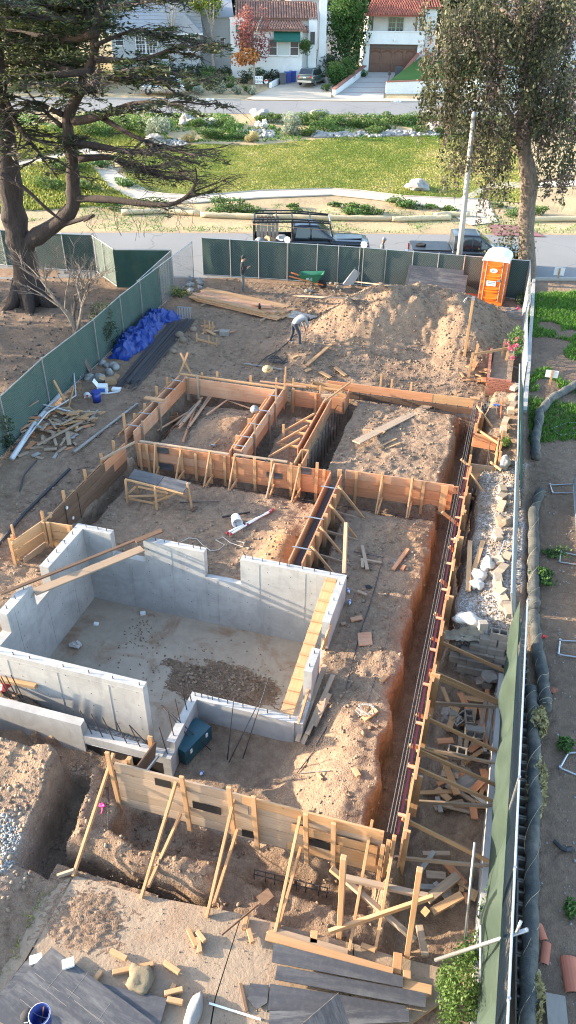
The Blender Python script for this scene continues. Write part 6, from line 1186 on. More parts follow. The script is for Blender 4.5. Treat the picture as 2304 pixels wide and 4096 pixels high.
def bottle(label,p,rot): t = thing('water_bottle',label,'bottle',p);t.rotation_euler = rot;MB().lathe((0,0,0),[(.033,0),(.035,.1),(.03,.15),(.012,.19),(.012,.21)],10).build('body','bottle_clear',t,True);MB().lathe((0,0,.06),[(.037,0),(.037,.05)],10).build('label','label_blue',t);return t
bottle('empty plastic bottle by the east wall corner, upper one',onT(*Z4(300,705),.05),(1.4,0,.4));bottle('empty plastic bottle by the east wall, lower one',onT(*Z5(310,8),.05),(1.4,0,.2));bottle('clear plastic bottle near the near form',onT(*Kz(0,3000,1020,115),.03),(.9,0,.1))
tag(MB().blob((0,0,.02),(.1,.06,.03),3,2,.5).build('glove','cloth_black',loc=onT(*Z4(405,690))),'black glove lying on the east pad','glove')
tag(MB().blob((0,0,.08),(.16,.1,.1),6,2,.5).build('plastic_bag','white_bag',loc=at(*Kz(0,2400,385,235),-2.2)),'crumpled white plastic bag on the basement floor','bag');tag(MB().box((0,0,.04),(.14,.09,.08)).build('drink_can','white_plastic',loc=at(*Kz(0,2400,720,72),-2.2),rot=(0,0,.5)),'small white carton near the basement north wall','litter');tag(MB().box((0,0,.03),(.13,.1,.05)).build('paper_scrap','white_plastic',loc=at(*Kz(0,2400,484,124),-2.2),rot=(0,.2,.3)),'scrap of white paper on the basement floor','litter')
# teal job box, thin bars around the wing
t = thing('job_box','dark teal plastic job chest beside the low basement wing','chest',at(*Kz(0,2400,965,740),-1.42),1.25);MB().box((0,0,.17),(.85,.42,.34)).build('chest','teal_box',t);MB().box((0,0,.37),(.87,.44,.08),taper=.96).build('lid','teal_box',t);[MB().box((x,-.22,.3),(.06,.03,.1)).build('latch','sign_white',t) for x in (-.25,.25)]
for i,(a,za,b,zb) in enumerate(((Kz(0,2400,810,528),-.3,Kz(0,2400,1000,745),-1.3),(Kz(0,2400,815,530),-.3,Kz(0,2400,1060,755),-1.4),(Rz(700,2650,905,148),-.1,Rz(700,2650,655,930),-1.4),(Rz(700,2650,828,342),-.35,Rz(700,2650,520,966),-1.4),(Rz(700,2650,568,345),-.3,Rz(700,2650,505,940),-1.4))): pole(('upper bar crossing the teal chest','lower bar crossing the teal chest','tall bar leaning on the wing wall, right','tall bar leaning on the wing wall, middle','bar leaning on the wing wall, left')[i] + ' of rebar',at(*a,za),at(*b,zb),.012,'rebar','rebar_length','rebar')
t = thing('pink_ribbon','bright pink flagging ribbon on the near berm','ribbon',onT(*Kz(0,3000,515,285)));MB().blob((0,0,.05),(.07,.04,.05),3,2,.5).build('knot','pink_ribbon',t);MB().tube([(0,0,.03),(.03,-.06,.0),(.05,-.14,.0)],.01,4).build('tail','pink_ribbon',t)
cord('hooked rebar lying on the near berm',[onT(*Kz(0,3000,x,y),.03) for x,y in ((492,200),(545,195),(547,290),(545,402))],.012,'rebar','rebar_length');tag(MB().blob((0,0,.05),(.14,.1,.06),8,2,.5).build('rag','red_paint',loc=at(*Kz(0,2400,18,445),-.75)),'red rag on the soil behind the retaining wall','rag');tag(beam('plank',at(*Kz(0,2400,-20,395),-.5),at(*Kz(0,2400,182,435),-.5),.1,.1,'fir_yellow'),'pale timber resting between the two south walls','plank')
c = onT(*Z1(1400,310),.05);cord('coiled black hose beside the straw hat',[(c.x + (.5 - .01 * k) * math.cos(k * .55),c.y + (.36 - .006 * k) * math.sin(k * .55),c.z + .012 * (k % 5)) for k in range(38)],.022,'hose_black','hose');cord('black hose running from the coil to the worker',[onT(*Z1(x,y),.04) for x,y in ((1290,340),(1340,290),(1400,260),(1449,215))] + [onT(*Z2(x,y),.04) for x,y in ((20,190),(60,170))],.022,'hose_black','hose')
# ---------------------------------------------------------------- leaning sheets, concrete lumps by the fence
a,b = onT(*Kz(1152,600,590,690)),onT(*Kz(1152,600,890,720));Yb = a.y + 1.0
def lean_sheet(label,p4,Ys): P = [atY(x,y,Y) for (x,y),Y in zip(p4,Ys)];c = sum(P,Vector()) / 4;x = (P[1] - P[0]).normalized();nr = (P[1] - P[0]).cross(P[3] - P[0]).normalized();y = nr.cross(x);m = MB().extr([((p - c).dot(x),(p - c).dot(y),(p - c).dot(nr)) for p in P],(0,0,.018));o = m.build('form_sheet','black_plywood');mx = Matrix((x,y,nr)).transposed().to_4x4();mx.translation = c;o.matrix_world = mx;return tag(o,label,'sheet')
lean_sheet('front black form sheet leaning on the back fence',[Kz(1152,600,625,592),Kz(1152,600,905,630),Kz(1152,600,888,735),Kz(1152,600,598,700)],[36.3,36.4,35.5,35.4]);lean_sheet('rear black form sheet leaning on the back fence',[Kz(1152,600,610,578),Kz(1152,600,885,605),Kz(1152,600,870,730),Kz(1152,600,585,700)],[36.42,36.52,35.75,35.65])
tag(MB().box((0,0,0),(1.2,.35,.25)).build('planter_base','terracotta',loc=(-1.5,36.2,.1)),'low reddish beam on the ground left of the toilet','beam')
t = MB().box((0,0,0),(.45,.4,.95),taper=.8).build('concrete_lump','concrete_rough',loc=onT(*Kz(1152,600,318,675)) + Vector((0,0,.3)),rot=(0,.55,.3));tag(t,'broken concrete block tilted against the back fence','rubble');t = MB().box((0,0,0),(.9,.4,.3)).build('concrete_lump','concrete_rough',loc=onT(*Kz(1152,600,385,670)) + Vector((0,0,.1)),rot=(0,.1,-.2));tag(t,'flat concrete slab piece right of the tilted block','rubble')
plank('grey board lying behind the mound crest',Kz(1152,600,345,688),Kz(1152,600,510,712),.14,.04,'fir_old',.06)
rr = random.Random(14)
for i in range(26): p = onT(*Kz(1152,600,rr.uniform(90,330),rr.uniform(668,735)));s = rr.uniform(.06,.16);tag(MB().blob((0,0,s * .4),(s,s * .8,s * .7),i + 200,1,.3).build('stone','stone_tan' if i % 3 else 'block_grey',loc=p),'stone in the rubble strip below the back fence','stone','rubble along the back fence')
for i in range(16): p = onT(*Kz(0,600,rr.uniform(935,1010),rr.uniform(640,715)));s = rr.uniform(.1,.22);tag(MB().blob((0,0,s * .4),(s,s * .8,s * .7),i + 240,1,.3).build('stone','stone',loc=p),'grey stone heaped at the foot of the entrance panel','stone','stones at the entrance')
# ---------------------------------------------------------------- right terrace
t = thing('paver_edging','row of tan concrete pavers edging the gravel terrace','edging',(.95,19,-.2));PV = MB().box((0,0,0),(.3,.2,.14)).mesh('paver','paver_tan');rr = random.Random(3)
edge_px = [(1345,10),(1335,50),(1320,110),(1318,150),(1325,190),(1300,270),(1260,340),(1245,390),(1235,430),(1230,470)]
for i,(x,y) in enumerate(edge_px): p = at(*Rz(1500,1550,x,y),.0);link('paver',PV,t,(p.x - .95,p.y - 19,.3 + .1 * (i % 2)),(rr.uniform(-.1,.1),rr.uniform(-.1,.1),1.4 + rr.uniform(-.3,.3)))
for i,(x,y) in enumerate([(740,60),(730,130),(735,200),(725,230),(700,480),(690,520),(700,755),(740,830),(690,880),(690,930),(690,990),(710,1060),(740,1120),(770,1190),(780,720),(800,1240)]): p = at(*Rz(1700,1950,x,y),-.05);link('paver',PV,t,(p.x - .95,p.y - 19,.27 + rr.uniform(0,.05)),(rr.uniform(-.1,.1),rr.uniform(-.1,.1),1.5 + rr.uniform(-.5,.5)))
for i,(x,y,r_,l) in enumerate(((600,765,(.17,.24,.14),'uppermost white sandbag on the gravel terrace'),(525,870,(.2,.2,.13),'middle white sandbag on the gravel terrace'),(500,955,(.17,.2,.12),'torn white sandbag at the lower end of the planks'))): p = at(*Rz(1700,1950,x,y),-.02);sack(l,p,r_,'white_bag',30 + i,'sandbag',.3)
p = at(*Rz(1650,2450,530,90),-.05);sack('large torn white bag at the terrace edge',p,(.3,.17,.12),'white_bag',41,'torn_bag',.4);p = at(*Rz(1500,1550,1245,770),.0);sack('white bag against the leaning mesh panel',p,(.16,.3,.2),'white_bag',44,'sandbag',.3);p = at(*Rz(1700,1950,295,522),-.3);sack('small white bundle beside the right trench',p,(.1,.08,.07),'white_bag',46,'bundle',.3)
tag(MB().blob((0,0,.1),(.24,.2,.18),51,2,.25).build('boulder','stone_tan',loc=at(*Rz(1700,1950,755,365),.0),smooth=False),'angular tan boulder beside the leaning mesh','boulder')
plank('left pale plank lying on the gravel terrace',Rz(1700,1950,435,518),Rz(1700,1950,415,1000),.12,.045,'fir_yellow',za=.06,zb=.06);plank('right pale plank lying on the gravel terrace',Rz(1700,1950,562,515),Rz(1700,1950,440,900),.12,.045,'fir_yellow',za=.03,zb=.03)
tag(MB().tube([at(*Rz(1700,1950,x,y),z) for x,y,z in ((800,512,.25),(768,512,.3),(745,580,.22),(708,670,.1),(740,700,.08),(805,722,.1))],.018,6).build('bent_tube','galvanized'),'bent steel tube stand beside the leaning mesh','tube');pole('short rusty stake at the terrace edge',at(*Rz(1700,1950,398,335),-.1),at(*Rz(1700,1950,395,262),.2),.012,'orange_paint','stake_pin','stake')
def drape(label,px,z,n,r,mat,seed,name='fabric'):
    P = [at(*p,z) for p in px];rr = random.Random(seed);vs = [];fs = []
    for i in range(n + 1):
        for j in range(n + 1): u,v = i / n,j / n;p = P[0].lerp(P[1],u).lerp(P[3].lerp(P[2],u),v);e = min(u,v,1 - u,1 - v);vs.append((p.x + rr.uniform(-.02,.02),p.y + rr.uniform(-.02,.02),max(gz(p.x,p.y),p.z - .4) + .02 + rr.uniform(0,r)))
    for i in range(n):
        for j in range(n): k = i * (n + 1) + j;fs.append((k,k + n + 1,k + n + 2,k + 1))
    return tag(MB().add(vs,fs).build(name,mat,smooth=True),label,'fabric')
drape('torn tan geotextile hanging over the terrace end',[Rz(1650,2450,330,60),Rz(1650,2450,700,80),Rz(1650,2450,720,180),Rz(1650,2450,290,150)],-.05,16,.06,'fabric_tan',4);drape('dark rumpled plastic on the soil by the bump-out',[Rz(1500,1550,1030,110),Rz(1500,1550,1110,80),Rz(1500,1550,1110,150),Rz(1500,1550,1040,190)],-.2,10,.12,'plastic_black',5,'plastic_sheet')
for i,(a,b) in enumerate(((Rz(1500,1550,1170,190),Rz(1500,1550,1180,300)),(Rz(1500,1550,1218,165),Rz(1500,1550,1212,305)))): t = thing('hand_tool',('blue headed tool lying beside the terrace pavers','orange handled tool lying beside the terrace pavers')[i],'tool',onT(*b,.05));d = onT(*a,.08) - t.location;MB().tube([(0,0,0),d],.018,6).build('handle','fir_dark' if i == 0 else 'orange_paint',t);MB().box(d,(.2 if i == 0 else .08,.08,.05)).build('head','label_blue' if i == 0 else 'orange_paint',t)
# brick planter with roses
t = thing('brick_planter','red brick planter with rose bushes along the right fence','planter',(.3,28,-.3));BK = MB().box((0,0,0),(.2,.095,.062)).mesh('brick','brick_red')
for r_ in range(9):
    for k in range(4): link('brick',BK,t,(-.2 + k * .212 + (r_ % 2) * .1,-1.35,.05 + r_ * .072))
    if r_ > 4:
        for k in range(26): link('brick',BK,t,(-.3 - k * .006,-1.22 + k * .212 + (r_ % 2) * .1,.05 + r_ * .072),(0,0,math.pi / 2))
MB().box((.15,1.4,.2),(.78,5.3,.6)).build('soil','dirt',t)
# grey erosion wattles and litter in the neighbour's yard
def wattle(label,px,z,r,mat,name='straw_wattle',seed=1):
    P = [at(*p,z) if z is not None else onT(*p,r * .75) for p in px];Q = [];rr = random.Random(seed)
    for a,b in zip(P[:-1],P[1:]):
        for k in range(6): Q.append(a.lerp(b,k / 6) + Vector((rr.uniform(-1,1),rr.uniform(-1,1),rr.uniform(-.5,.3))) * r * .12)
    Q.append(P[-1]);r *= .86;o = tag(MB().tube(Q,[r * (1 + rr.uniform(-.13,.13)) for _ in Q],12).build(name,mat,smooth=True),label,'wattle')
    S_ = [Q[i].lerp(Q[i + 1],f) for i in range(len(Q) - 1) for f in (0,.25,.5,.75)];[MB().tube([p + Vector((math.cos(i * .22 + w) * r * 1.04,0,math.sin(i * .22 + w) * r * 1.04)) for i,p in enumerate(S_)],.0035,3).build('netting_cord','wattle_straw',o) for w in (0,3.1)];return o
wattle('grey erosion wattle lying along the block wall, upper piece',[(2164,1965),(2137,2033),(2133,2200),(2134,2350),(2136,2440)],.12,.16,'wattle_grey',seed=2);wattle('grey erosion wattle with a bulging end beside the block wall',[(2134,2450),(2147,2575),(2170,2707),(2180,2800),(2178,2830)],.13,.15,'wattle_grey',seed=3);wattle('longest grey erosion wattle running to the bottom edge',[(2126,2752),(2130,2850),(2136,3000),(2137,3200),(2128,3500),(2120,3740),(2112,4130)],.10,.14,'wattle_grey',seed=4);wattle('curved grey erosion wattle turning into the neighbouring yard',[(2142,1830),(2142,1760),(2158,1650),(2210,1592),(2290,1545),(2380,1500)],.12,.17,'wattle_grey',seed=5)
def frame(label,px,z=.03):
    P = [at(*p,z) for p in px];t = thing('panel_stand',label,'frame',P[0]);o = t.location
    for a,b in zip(P[:-1],P[1:]): MB().tube([a - o,b - o],.02,6).build('tube','galvanized',t)
    for p in P: MB().lathe(p - o,[(.03,-.03),(.03,.04)],8).build('joint','galvanized',t)
frame('galvanized square stand nearest the camera in the right yard',[(2330,3010),(2272,3012),(2240,3072),(2330,3110)]);frame('galvanized square stand beside the bulging wattle',[(2330,2566),(2240,2562),(2234,2618),(2330,2632)]);frame('galvanized square stand near the weeds in the right yard',[(2330,2225),(2243,2208),(2238,2248),(2330,2262)]);frame('galvanized square stand right of the upper wattle',[(2330,1970),(2210,1972),(2200,1940),(2330,1935)]);frame('galvanized stand at the curved wattle',[(2310,1690),(2265,1692),(2205,1715),(2240,1742),(2310,1728)])
def rtile(label,p,L,r,rz,mat='terracotta'): vs = [(r * math.cos(a),y,r * math.sin(a) * .6) for y in (-L / 2,L / 2) for a in np.linspace(0,math.pi,9)] + [(r * .86 * math.cos(a),y,r * .5 * math.sin(a)) for y in (-L / 2,L / 2) for a in np.linspace(0,math.pi,9)];fs = [(k,k + 1,k + 10,k + 9) for k in range(8)] + [(18 + k,27 + k,28 + k,19 + k) for k in range(8)] + [(k,18 + k,19 + k,k + 1) for k in range(8)] + [(9 + k,10 + k,28 + k,27 + k) for k in range(8)];return tag(MB().add(vs,fs).build('roof_tile',mat,loc=p,rot=(0,0,rz)),label,'tile')
rtile('whole curved terracotta tile lying in the right yard',at(*P6(1425,505),.02),.5,.13,.15);rtile('upper broken terracotta tile by the long wattle',at(*P6(1272,290),.02),.24,.07,.4);rtile('lower broken terracotta tile by the long wattle',at(*P6(1295,395),.02),.34,.07,-.1);tag(MB().box((0,0,.05),(.28,.45,.1)).build('paving_stones','block_grey',loc=at(*P6(1345,700),0),rot=(0,0,.1)),'grey stone slab at the bottom right corner','slab');cord('short black pipe bend in the right yard',[at(*Z6(x,y),.06) for x,y in ((1340,455),(1375,490),(1400,502),(1430,495))],.045,'plastic_black','pipe_bend')
for i,(x,y) in enumerate(((1272,188),(1328,460))): tag(MB().blob((0,0,.05),(.12,.07,.05),60 + i,2,.5).build('litter','red_paint' if i == 0 else 'brick_red',loc=at(*Z5(x,y),.0)),('red crumpled wrapper in the right yard, upper','red crumpled wrapper beside the wattle bulge')[i],'litter')
def yard_sign(label,p,w,h,hz,mat='sign_white'): t = thing('yard_sign',label,'sign',p);MB().box((0,0,hz),(w,.02,h)).build('board',mat,t);MB().box((0,-.03,hz * .6),(.08,.03,hz * 1.5)).build('stake','fir_yellow',t);return t
yard_sign('blank white sign board on a stake in the right yard',at(*Kz(1152,1200,1316,425),0),.45,.28,.42);yard_sign('blank white sign at the street end of the right yard',at(*Kz(1152,600,1356,655),0),.5,.4,.45)
fpanel('freestanding mesh panel at the right frame edge',(3.05,14.0),(2.95,20.5),1.7,group=FGRP,z=0,wire=.007,lean=(.05,0))
t = thing('stacked_stands','stack of galvanized fence stands beside the toilet','stands',at(*Rz(1800,1150,0,0),0) * 0 + onT(1800 + 408 / 1.625,1150 + 195 / 1.625))
for k in range(5): z = .05 + .07 * k;MB().tube([(-.35,-.2,z),(.35,-.2,z),(.35,.2,z),(-.35,.2,z),(-.35,-.2,z)],.018,6).build('stand','galvanized',t)
tag(MB().tube([onT(1800 + 440 / 1.625,1150 + 540 / 1.625,.1),onT(1800 + 395 / 1.625,1150 + 525 / 1.625,.1),onT(1800 + 405 / 1.625,1150 + 465 / 1.625,.5),onT(1800 + 445 / 1.625,1150 + 455 / 1.625,.5)],.02,6).build('bent_tube','galvanized'),'bent white tube in the brick planter','tube')
KR = MB();P = [at(x,y,.06) for x,y in ((2135,1110),(2128,1250),(2120,1350),(2115,1450),(2105,1560),(2098,1650))];[KR.beam(a,b,.14,.2) for a,b in zip(P[:-1],P[1:])];tag(KR.build('concrete_curb','concrete_rough'),'pale concrete curb edging the right yard grass','curb')
# ---------------------------------------------------------------- houses across the park
A18 = math.radians(18)
def house(label,s0,n0): x,y = sn(s0,n0);return thing('house',label,'house',(x,y,float(prof(n0))),A18),s0,n0,float(prof(n0))
def lot(h): t,s0,n0,zg = h;return lambda s,n,z: (s - s0,n - n0,z - zg)
def hb(name,h,s0,s1,n0,n1,z0,z1,mat,parent=None):
    g = lot(h);a,b = g(s0,n0,z0),g(s1,n1,z1);return MB().box(tuple((p + q) / 2 for p,q in zip(a,b)),tuple(abs(q - p) for p,q in zip(a,b))).build(name,mat,parent or h[0])
def window(h,s0,s1,z0,z1,n,cols=1,rows=2,frame='white_paint',glass='window_glass',fw=.06):
    t = hb('window',h,s0,s1,n - .04,n - .01,z0,z1,glass);m = MB();g = lot(h)
    for i in range(cols + 1): s = s0 + (s1 - s0) * i / cols;w = fw if i in (0,cols) else fw * .55;m.box(g(s,n - .06,(z0 + z1) / 2),(w,.06,z1 - z0 + fw))
    for j in range(rows + 1): z = z0 + (z1 - z0) * j / rows;w = fw if j in (0,rows) else fw * .55;m.box(g((s0 + s1) / 2,n - .0605,z),(s1 - s0 - .01,.058,w))
    m.build('window_frame',frame,t);hb('sill',h,s0 - .06,s1 + .06,n - .14,n - .012,z0 - .1,z0 - .04,frame,t);return t
TB = {}
def barrel(mat,L=.46,r=.115):
    if (mat,L) not in TB:
        k = 7;vs = [(r * (1 if y == 0 else .86) * math.cos(math.pi * i / (k - 1)),y,r * .8 * math.sin(math.pi * i / (k - 1))) for y in (0,L) for i in range(k)];fs = [(i,i + 1,k + i + 1,k + i) for i in range(k - 1)] + [tuple(range(k))]
        me = MB().add(vs,fs).mesh('roof_tile',mat,True);TB[(mat,L)] = me
    return TB[(mat,L)]
def tiled(h,s0,s1,n0,z0,n1,z1,mat,top=None,limit=300,name='roof',hip=(0,0)):
    """a roof slope rising from the eave (n0,z0) to (n1,z1), laid with barrel tiles"""
    g = lot(h);e0 = top or (s0,s1);dv = Vector((0,n1 - n0,z1 - z0));L = dv.length;pitch = math.atan2(z1 - z0,n1 - n0)
    deck = MB().extr([g(s0,n0,z0),g(s1,n0,z0),g(e0[1],n1,z1),g(e0[0],n1,z1)],(0,0,-.12)).build(name,mat,h[0]);me = barrel(mat);rows = max(1,int(L / .40));c = 0;more = MB()
    for r_ in range(rows):
        f = r_ / rows;a = s0 + (e0[0] - s0) * f;b = s1 + (e0[1] - s1) * f;n_ = int((b - a) / .27)
        for k in range(n_):
            p = g(a + (k + .5) * (b - a) / n_,n0 + (n1 - n0) * f - .05,z0 + (z1 - z0) * f + .03)
            if c < limit: link('roof_tile',me,deck,p,(pitch - .05,0,random.uniform(-.02,.02)))
            else:
                R_ = Matrix.Rotation(pitch - .05,3,'X');more.add([Vector(p) + R_ @ v.co for v in me.vertices],[tuple(f_.vertices) for f_ in me.polygons])
            c += 1
    if more.v: more.build('roof_tiles_far',mat,deck,kind='stuff')
    m = MB()
    for k in range(int((e0[1] - e0[0]) / .4)): s = e0[0] + .2 + k * .4;m.tube([g(s - .2,n1,z1 + .05),g(s + .19,n1,z1 + .05)],[.12,.1],6)
    if m.v: m.build('ridge_tiles',mat,deck)
    return deck
# white house with the brown tile roof
h2 = house('white stucco house with brown barrel tile roof and green awnings',1.5,96)
hb('wall',h2,-.8,4.3,93.5,99,3.6,8.4,'stucco');hb('wing_wall',h2,-3.3,-.802,94.5,99,3.6,9.3,'stucco');hb('upper_wall',h2,-.8,5.0,95.4,100,4.0,9.35,'stucco');hb('side_wall',h2,5.002,5.9,95.0,101,4.0,9.4,'stucco');hb('parapet',h2,-3.35,-.85,94.45,94.75,9.3,9.42,'stucco')
g = lot(h2);MB().extr([g(5.003,95.0,9.39),g(5.003,100.8,9.39),g(5.003,98.0,10.6)],(.85,0,0)).build('gable','stucco',h2[0])
tiled(h2,-1.0,4.7,93.1,8.45,95.4,9.25,'tile_brown',(-.6,4.2));tiled(h2,-2.8,5.95,95.0,9.38,98.2,10.75,'tile_brown',None,300)
tiled(h2,4.25,5.0,94.2,8.3,95.2,8.75,'tile_brown',name='porch_roof')
ch = MB();ch.box(g(6.6,96.5,7.8),(.75,.7,6.6));ch.extr([g(5.95,96.2,4.2),g(7.3,96.2,4.2),g(6.98,96.2,6.8),g(6.22,96.2,6.8)],(0,.8,0));ch.build('chimney','stucco',h2[0])
for a,b in ((.78,1.62),(1.66,2.98),(3.02,3.9)): window(h2,a,b,6.15,7.62,93.5,1,2 if b - a < 1 else 1,'trim_black' if False else 'white_paint','window_glass' if b - a < 1 else 'curtain_glass')
hb('window_surround',h2,.7,3.98,93.47,93.499,6.02,7.72,'trim_black');window(h2,-2.3,-1.2,6.3,8.2,94.5,1,2);window(h2,5.25,5.65,7.2,8.2,95.0,1,2,'trim_black')
MB().extr([g(1.3,93.5,8.3),g(1.3,92.6,7.55),g(1.3,92.6,7.4),g(1.3,93.5,7.6)],(2.75,0,0)).build('awning','awning',h2[0]);MB().extr([g(-2.7,94.5,8.8),g(-2.7,93.8,8.1),g(-2.7,94.5,8.1)],(1.8,0,0)).build('awning','awning',h2[0])
for k in range(9): hb('rafter_tail',h2,-.6 + k * .55,-.48 + k * .55,93.15,93.5,8.27,8.36,'trim_brown')
# white house with the garage
h3 = house('white house with red tile roof, balcony and brown garage door',14.7,99)
hb('garage_wall',h3,11.55,12.0,98,103,4.2,7.05,'stucco');hb('garage_wall',h3,17.35,17.95,98,103,4.2,7.05,'stucco');hb('garage_back',h3,12.0,17.35,98.4,103,4.2,7.05,'stucco');hb('garage_lintel',h3,12.0,17.35,98.0,98.39,6.95,7.05,'trim_brown')
MB().extr([lot(h3)(11.2,97.8,4.2),lot(h3)(11.55,97.8,4.2),lot(h3)(11.55,97.8,7.0),lot(h3)(11.5,97.8,7.0)],(0,.6,0)).build('buttress','stucco',h3[0])
gd = hb('garage_door',h3,12.05,17.3,98.25,98.34,4.3,6.62,'garage_wood');hb('door_frame',h3,12.0,17.36,98.1,98.24,6.63,6.94,'trim_brown');hb('door_frame',h3,11.98,12.1,98.1,98.24,4.25,6.62,'trim_brown');hb('door_frame',h3,17.24,17.36,98.1,98.24,4.25,6.62,'trim_brown')
for k in range(4):
    a = 12.2 + k * 1.28;g = lot(h3)
    for s in (a,a + 1.12): hb('door_panel',h3,s - .07,s + .07,98.19,98.248,4.35,6.55,'garage_wood',gd)
    for z in (4.42,5.1,5.25): hb('door_panel',h3,a,a + 1.12,98.2,98.247,z - .06,z + .06,'garage_wood',gd)
    MB().tube([g(a + 1.12 * u,98.22,6.2 + .22 * math.sin(math.pi * u)) for u in np.linspace(0,1,7)],.06,5).build('door_arch','garage_wood',gd)
hb('balcony',h3,11.46,18.0,97.75,98.0,7.06,8.2,'stucco');hb('balcony_cap',h3,11.4,18.06,97.7,98.05,8.2,8.3,'stucco');hb('balcony_floor',h3,11.5,17.98,98.002,99.5,7.0,7.12,'stucco');hb('upper_wall',h3,11.9,17.3,99.5,105,7.0,9.75,'stucco');hb('right_wall',h3,17.302,19.4,99.2,105,4.4,10.4,'stucco')
for s in (12.15,16.95): hb('porch_post',h3,s - .08,s + .08,97.95,98.1,8.3,9.7,'trim_brown')
hb('porch_beam',h3,11.6,17.4,97.98,98.08,9.62,9.78,'trim_brown');window(h3,14.1,14.9,7.6,9.5,99.5,2,4,'trim_mint');window(h3,14.98,15.78,7.6,9.5,99.5,2,4,'trim_mint');window(h3,17.6,18.1,8.3,9.4,99.2,1,2,'trim_black')
tiled(h3,11.2,17.75,97.4,9.75,100.6,11.15,'tile_red',(12.4,17.2));tiled(h3,17.2,19.8,98.9,10.45,101.0,11.2,'tile_red');hb('light_fixture',h3,14.55,14.75,97.6,97.74,7.35,7.55,'white_paint')
# grey clapboard house
h1 = house('grey clapboard house with shingle gables behind the cedar branches',-11,98);g = lot(h1)
hb('wall',h1,-16.2,-6.7,96.5,103,3.9,8.0,'siding_grey');hb('wing_wall',h1,-6.698,-3.4,99.0,105,3.9,9.3,'siding_grey')
for k in range(14): hb('clapboard',h1,-16.2,-6.7,96.46,96.499,4.2 + k * .27,4.2 + k * .27 + .05,'siding_grey')
for k in range(17): hb('clapboard',h1,-6.698,-3.4,98.96,98.999,4.2 + k * .29,4.2 + k * .29 + .05,'siding_grey')
MB().extr([g(-16.6,96.1,7.95),g(-6.3,96.1,7.95),g(-6.9,100.5,10.9),g(-16.0,100.5,10.9)],(0,.02,.12)).build('roof','shingle_grey',h1[0]);MB().extr([g(-9.9,95.7,7.9),g(-6.3,95.7,7.9),g(-8.1,95.7,9.6)],(0,3.2,0)).build('front_gable','shingle_grey',h1[0]);MB().extr([g(-7,98.6,9.28),g(-3.0,98.6,9.28),g(-3.4,102,11.2),g(-6.8,102,11.2)],(0,.02,.12)).build('wing_roof','shingle_grey',h1[0])
for k in range(9): MB().beam(g(-16.5 + k * .06,96.15 + k * .48,8.12 + k * .32),g(-6.35 - k * .06,96.15 + k * .48,8.12 + k * .32),.05,.03).build('shingle_course','shingle_grey',h1[0])
hb('eave_trim',h1,-16.6,-6.3,96.06,96.12,7.82,7.98,'white_paint');hb('eave_trim',h1,-9.95,-6.25,95.66,95.7,7.78,7.92,'white_paint')
window(h1,-15.8,-14.9,6.7,7.6,96.5,1,2);window(h1,-13.6,-12.6,6.0,7.6,96.5,3,4);window(h1,-12.5,-11.5,6.0,7.6,96.5,3,4);window(h1,-8.8,-8.0,6.2,7.5,96.5,1,4);window(h1,-7.9,-7.1,6.2,7.5,96.5,1,4);window(h1,-6.5,-6.0,6.2,7.5,99.0,1,4);window(h1,-4.6,-4.1,6.3,7.4,99.0,1,3,'white_paint')
# neighbours behind
hX = house('pale distant house block behind the chimney',7,112);hb('wall',hX,3.5,10.5,108,116,4.5,11.2,'stucco');window(hX,5.4,6.2,9.8,10.8,108,1,2);window(hX,7.6,8.3,9.8,10.7,108,1,2);tiled(hX,3.3,10.7,107.6,11.2,111,12.4,'tile_brown',None,0)
hY = house('pale house corner at the top right behind the big tree',32,104);hb('wall',hY,27,40,100,108,4.2,9.5,'stucco');MB().extr([lot(hY)(26.5,99.5,9.5),lot(hY)(40.5,99.5,9.5),lot(hY)(40,104,11),lot(hY)(27,104,11)],(0,0,.15)).build('roof','shingle_grey',hY[0])
# driveways, garden walls
def strip(name,P,mat,off=.05): ribbon(name,[sn(*p) for p in P[0]],[sn(*p) for p in P[1]],mat,off)
strip('driveway',([(7.0,84.3),(7.7,86.6),(11.9,98)],[(12.0,84.3),(12.4,87.0),(17.2,98)]),'concrete_drive');strip('driveway',([(-1.7,83.3),(2.2,91.5),(3.4,95)],[(6.8,84.2),(7.3,90),(8.6,95)]),'concrete_path',.055);strip('pavement',([(-1,83.2),(40,83.2)],[(-1,84.6),(40,84.6)]),'concrete_path',.045)
m = MB()
for k in range(4): f = k * .24 + .05;p,q = sn(7.8 + 4.1 * f,86.8 + 11 * f),sn(12.4 + 4.7 * f,87.0 + 11 * f);m.beam((*p,gz(*p) + .056),(*q,gz(*q) + .056),.14,.01)
o = m.build('driveway_joints','paver_maroon');o['kind'] = 'structure'
def gwall(label,pts,h,w,cap_=None,mat='stucco'):
    t = thing('garden_wall',label,'wall',(*sn(*pts[0][:2]),0))
    for a,b in zip(pts[:-1],pts[1:]):
        p,q = sn(a[0],a[1]),sn(b[0],b[1]);za = gz(*p);zb = gz(*q);ha = h if len(a) < 3 else a[2];hb_ = h if len(b) < 3 else b[2];o = t.location;d = Vector((q[0] - p[0],q[1] - p[1],0)).normalized();y = Vector((-d.y,d.x,0)) * w / 2;P = [Vector((*p,za - .3)),Vector((*q,zb - .3)),Vector((*q,zb + hb_)),Vector((*p,za + ha))]
        MB().extr([v - o - y for v in P],y * 2).build('wall_face',mat,t)
        if cap_: MB().beam(P[3] - o + Vector((0,0,.05)),P[2] - o + Vector((0,0,.05)),w + .08,.1).build('cap',cap_,t)
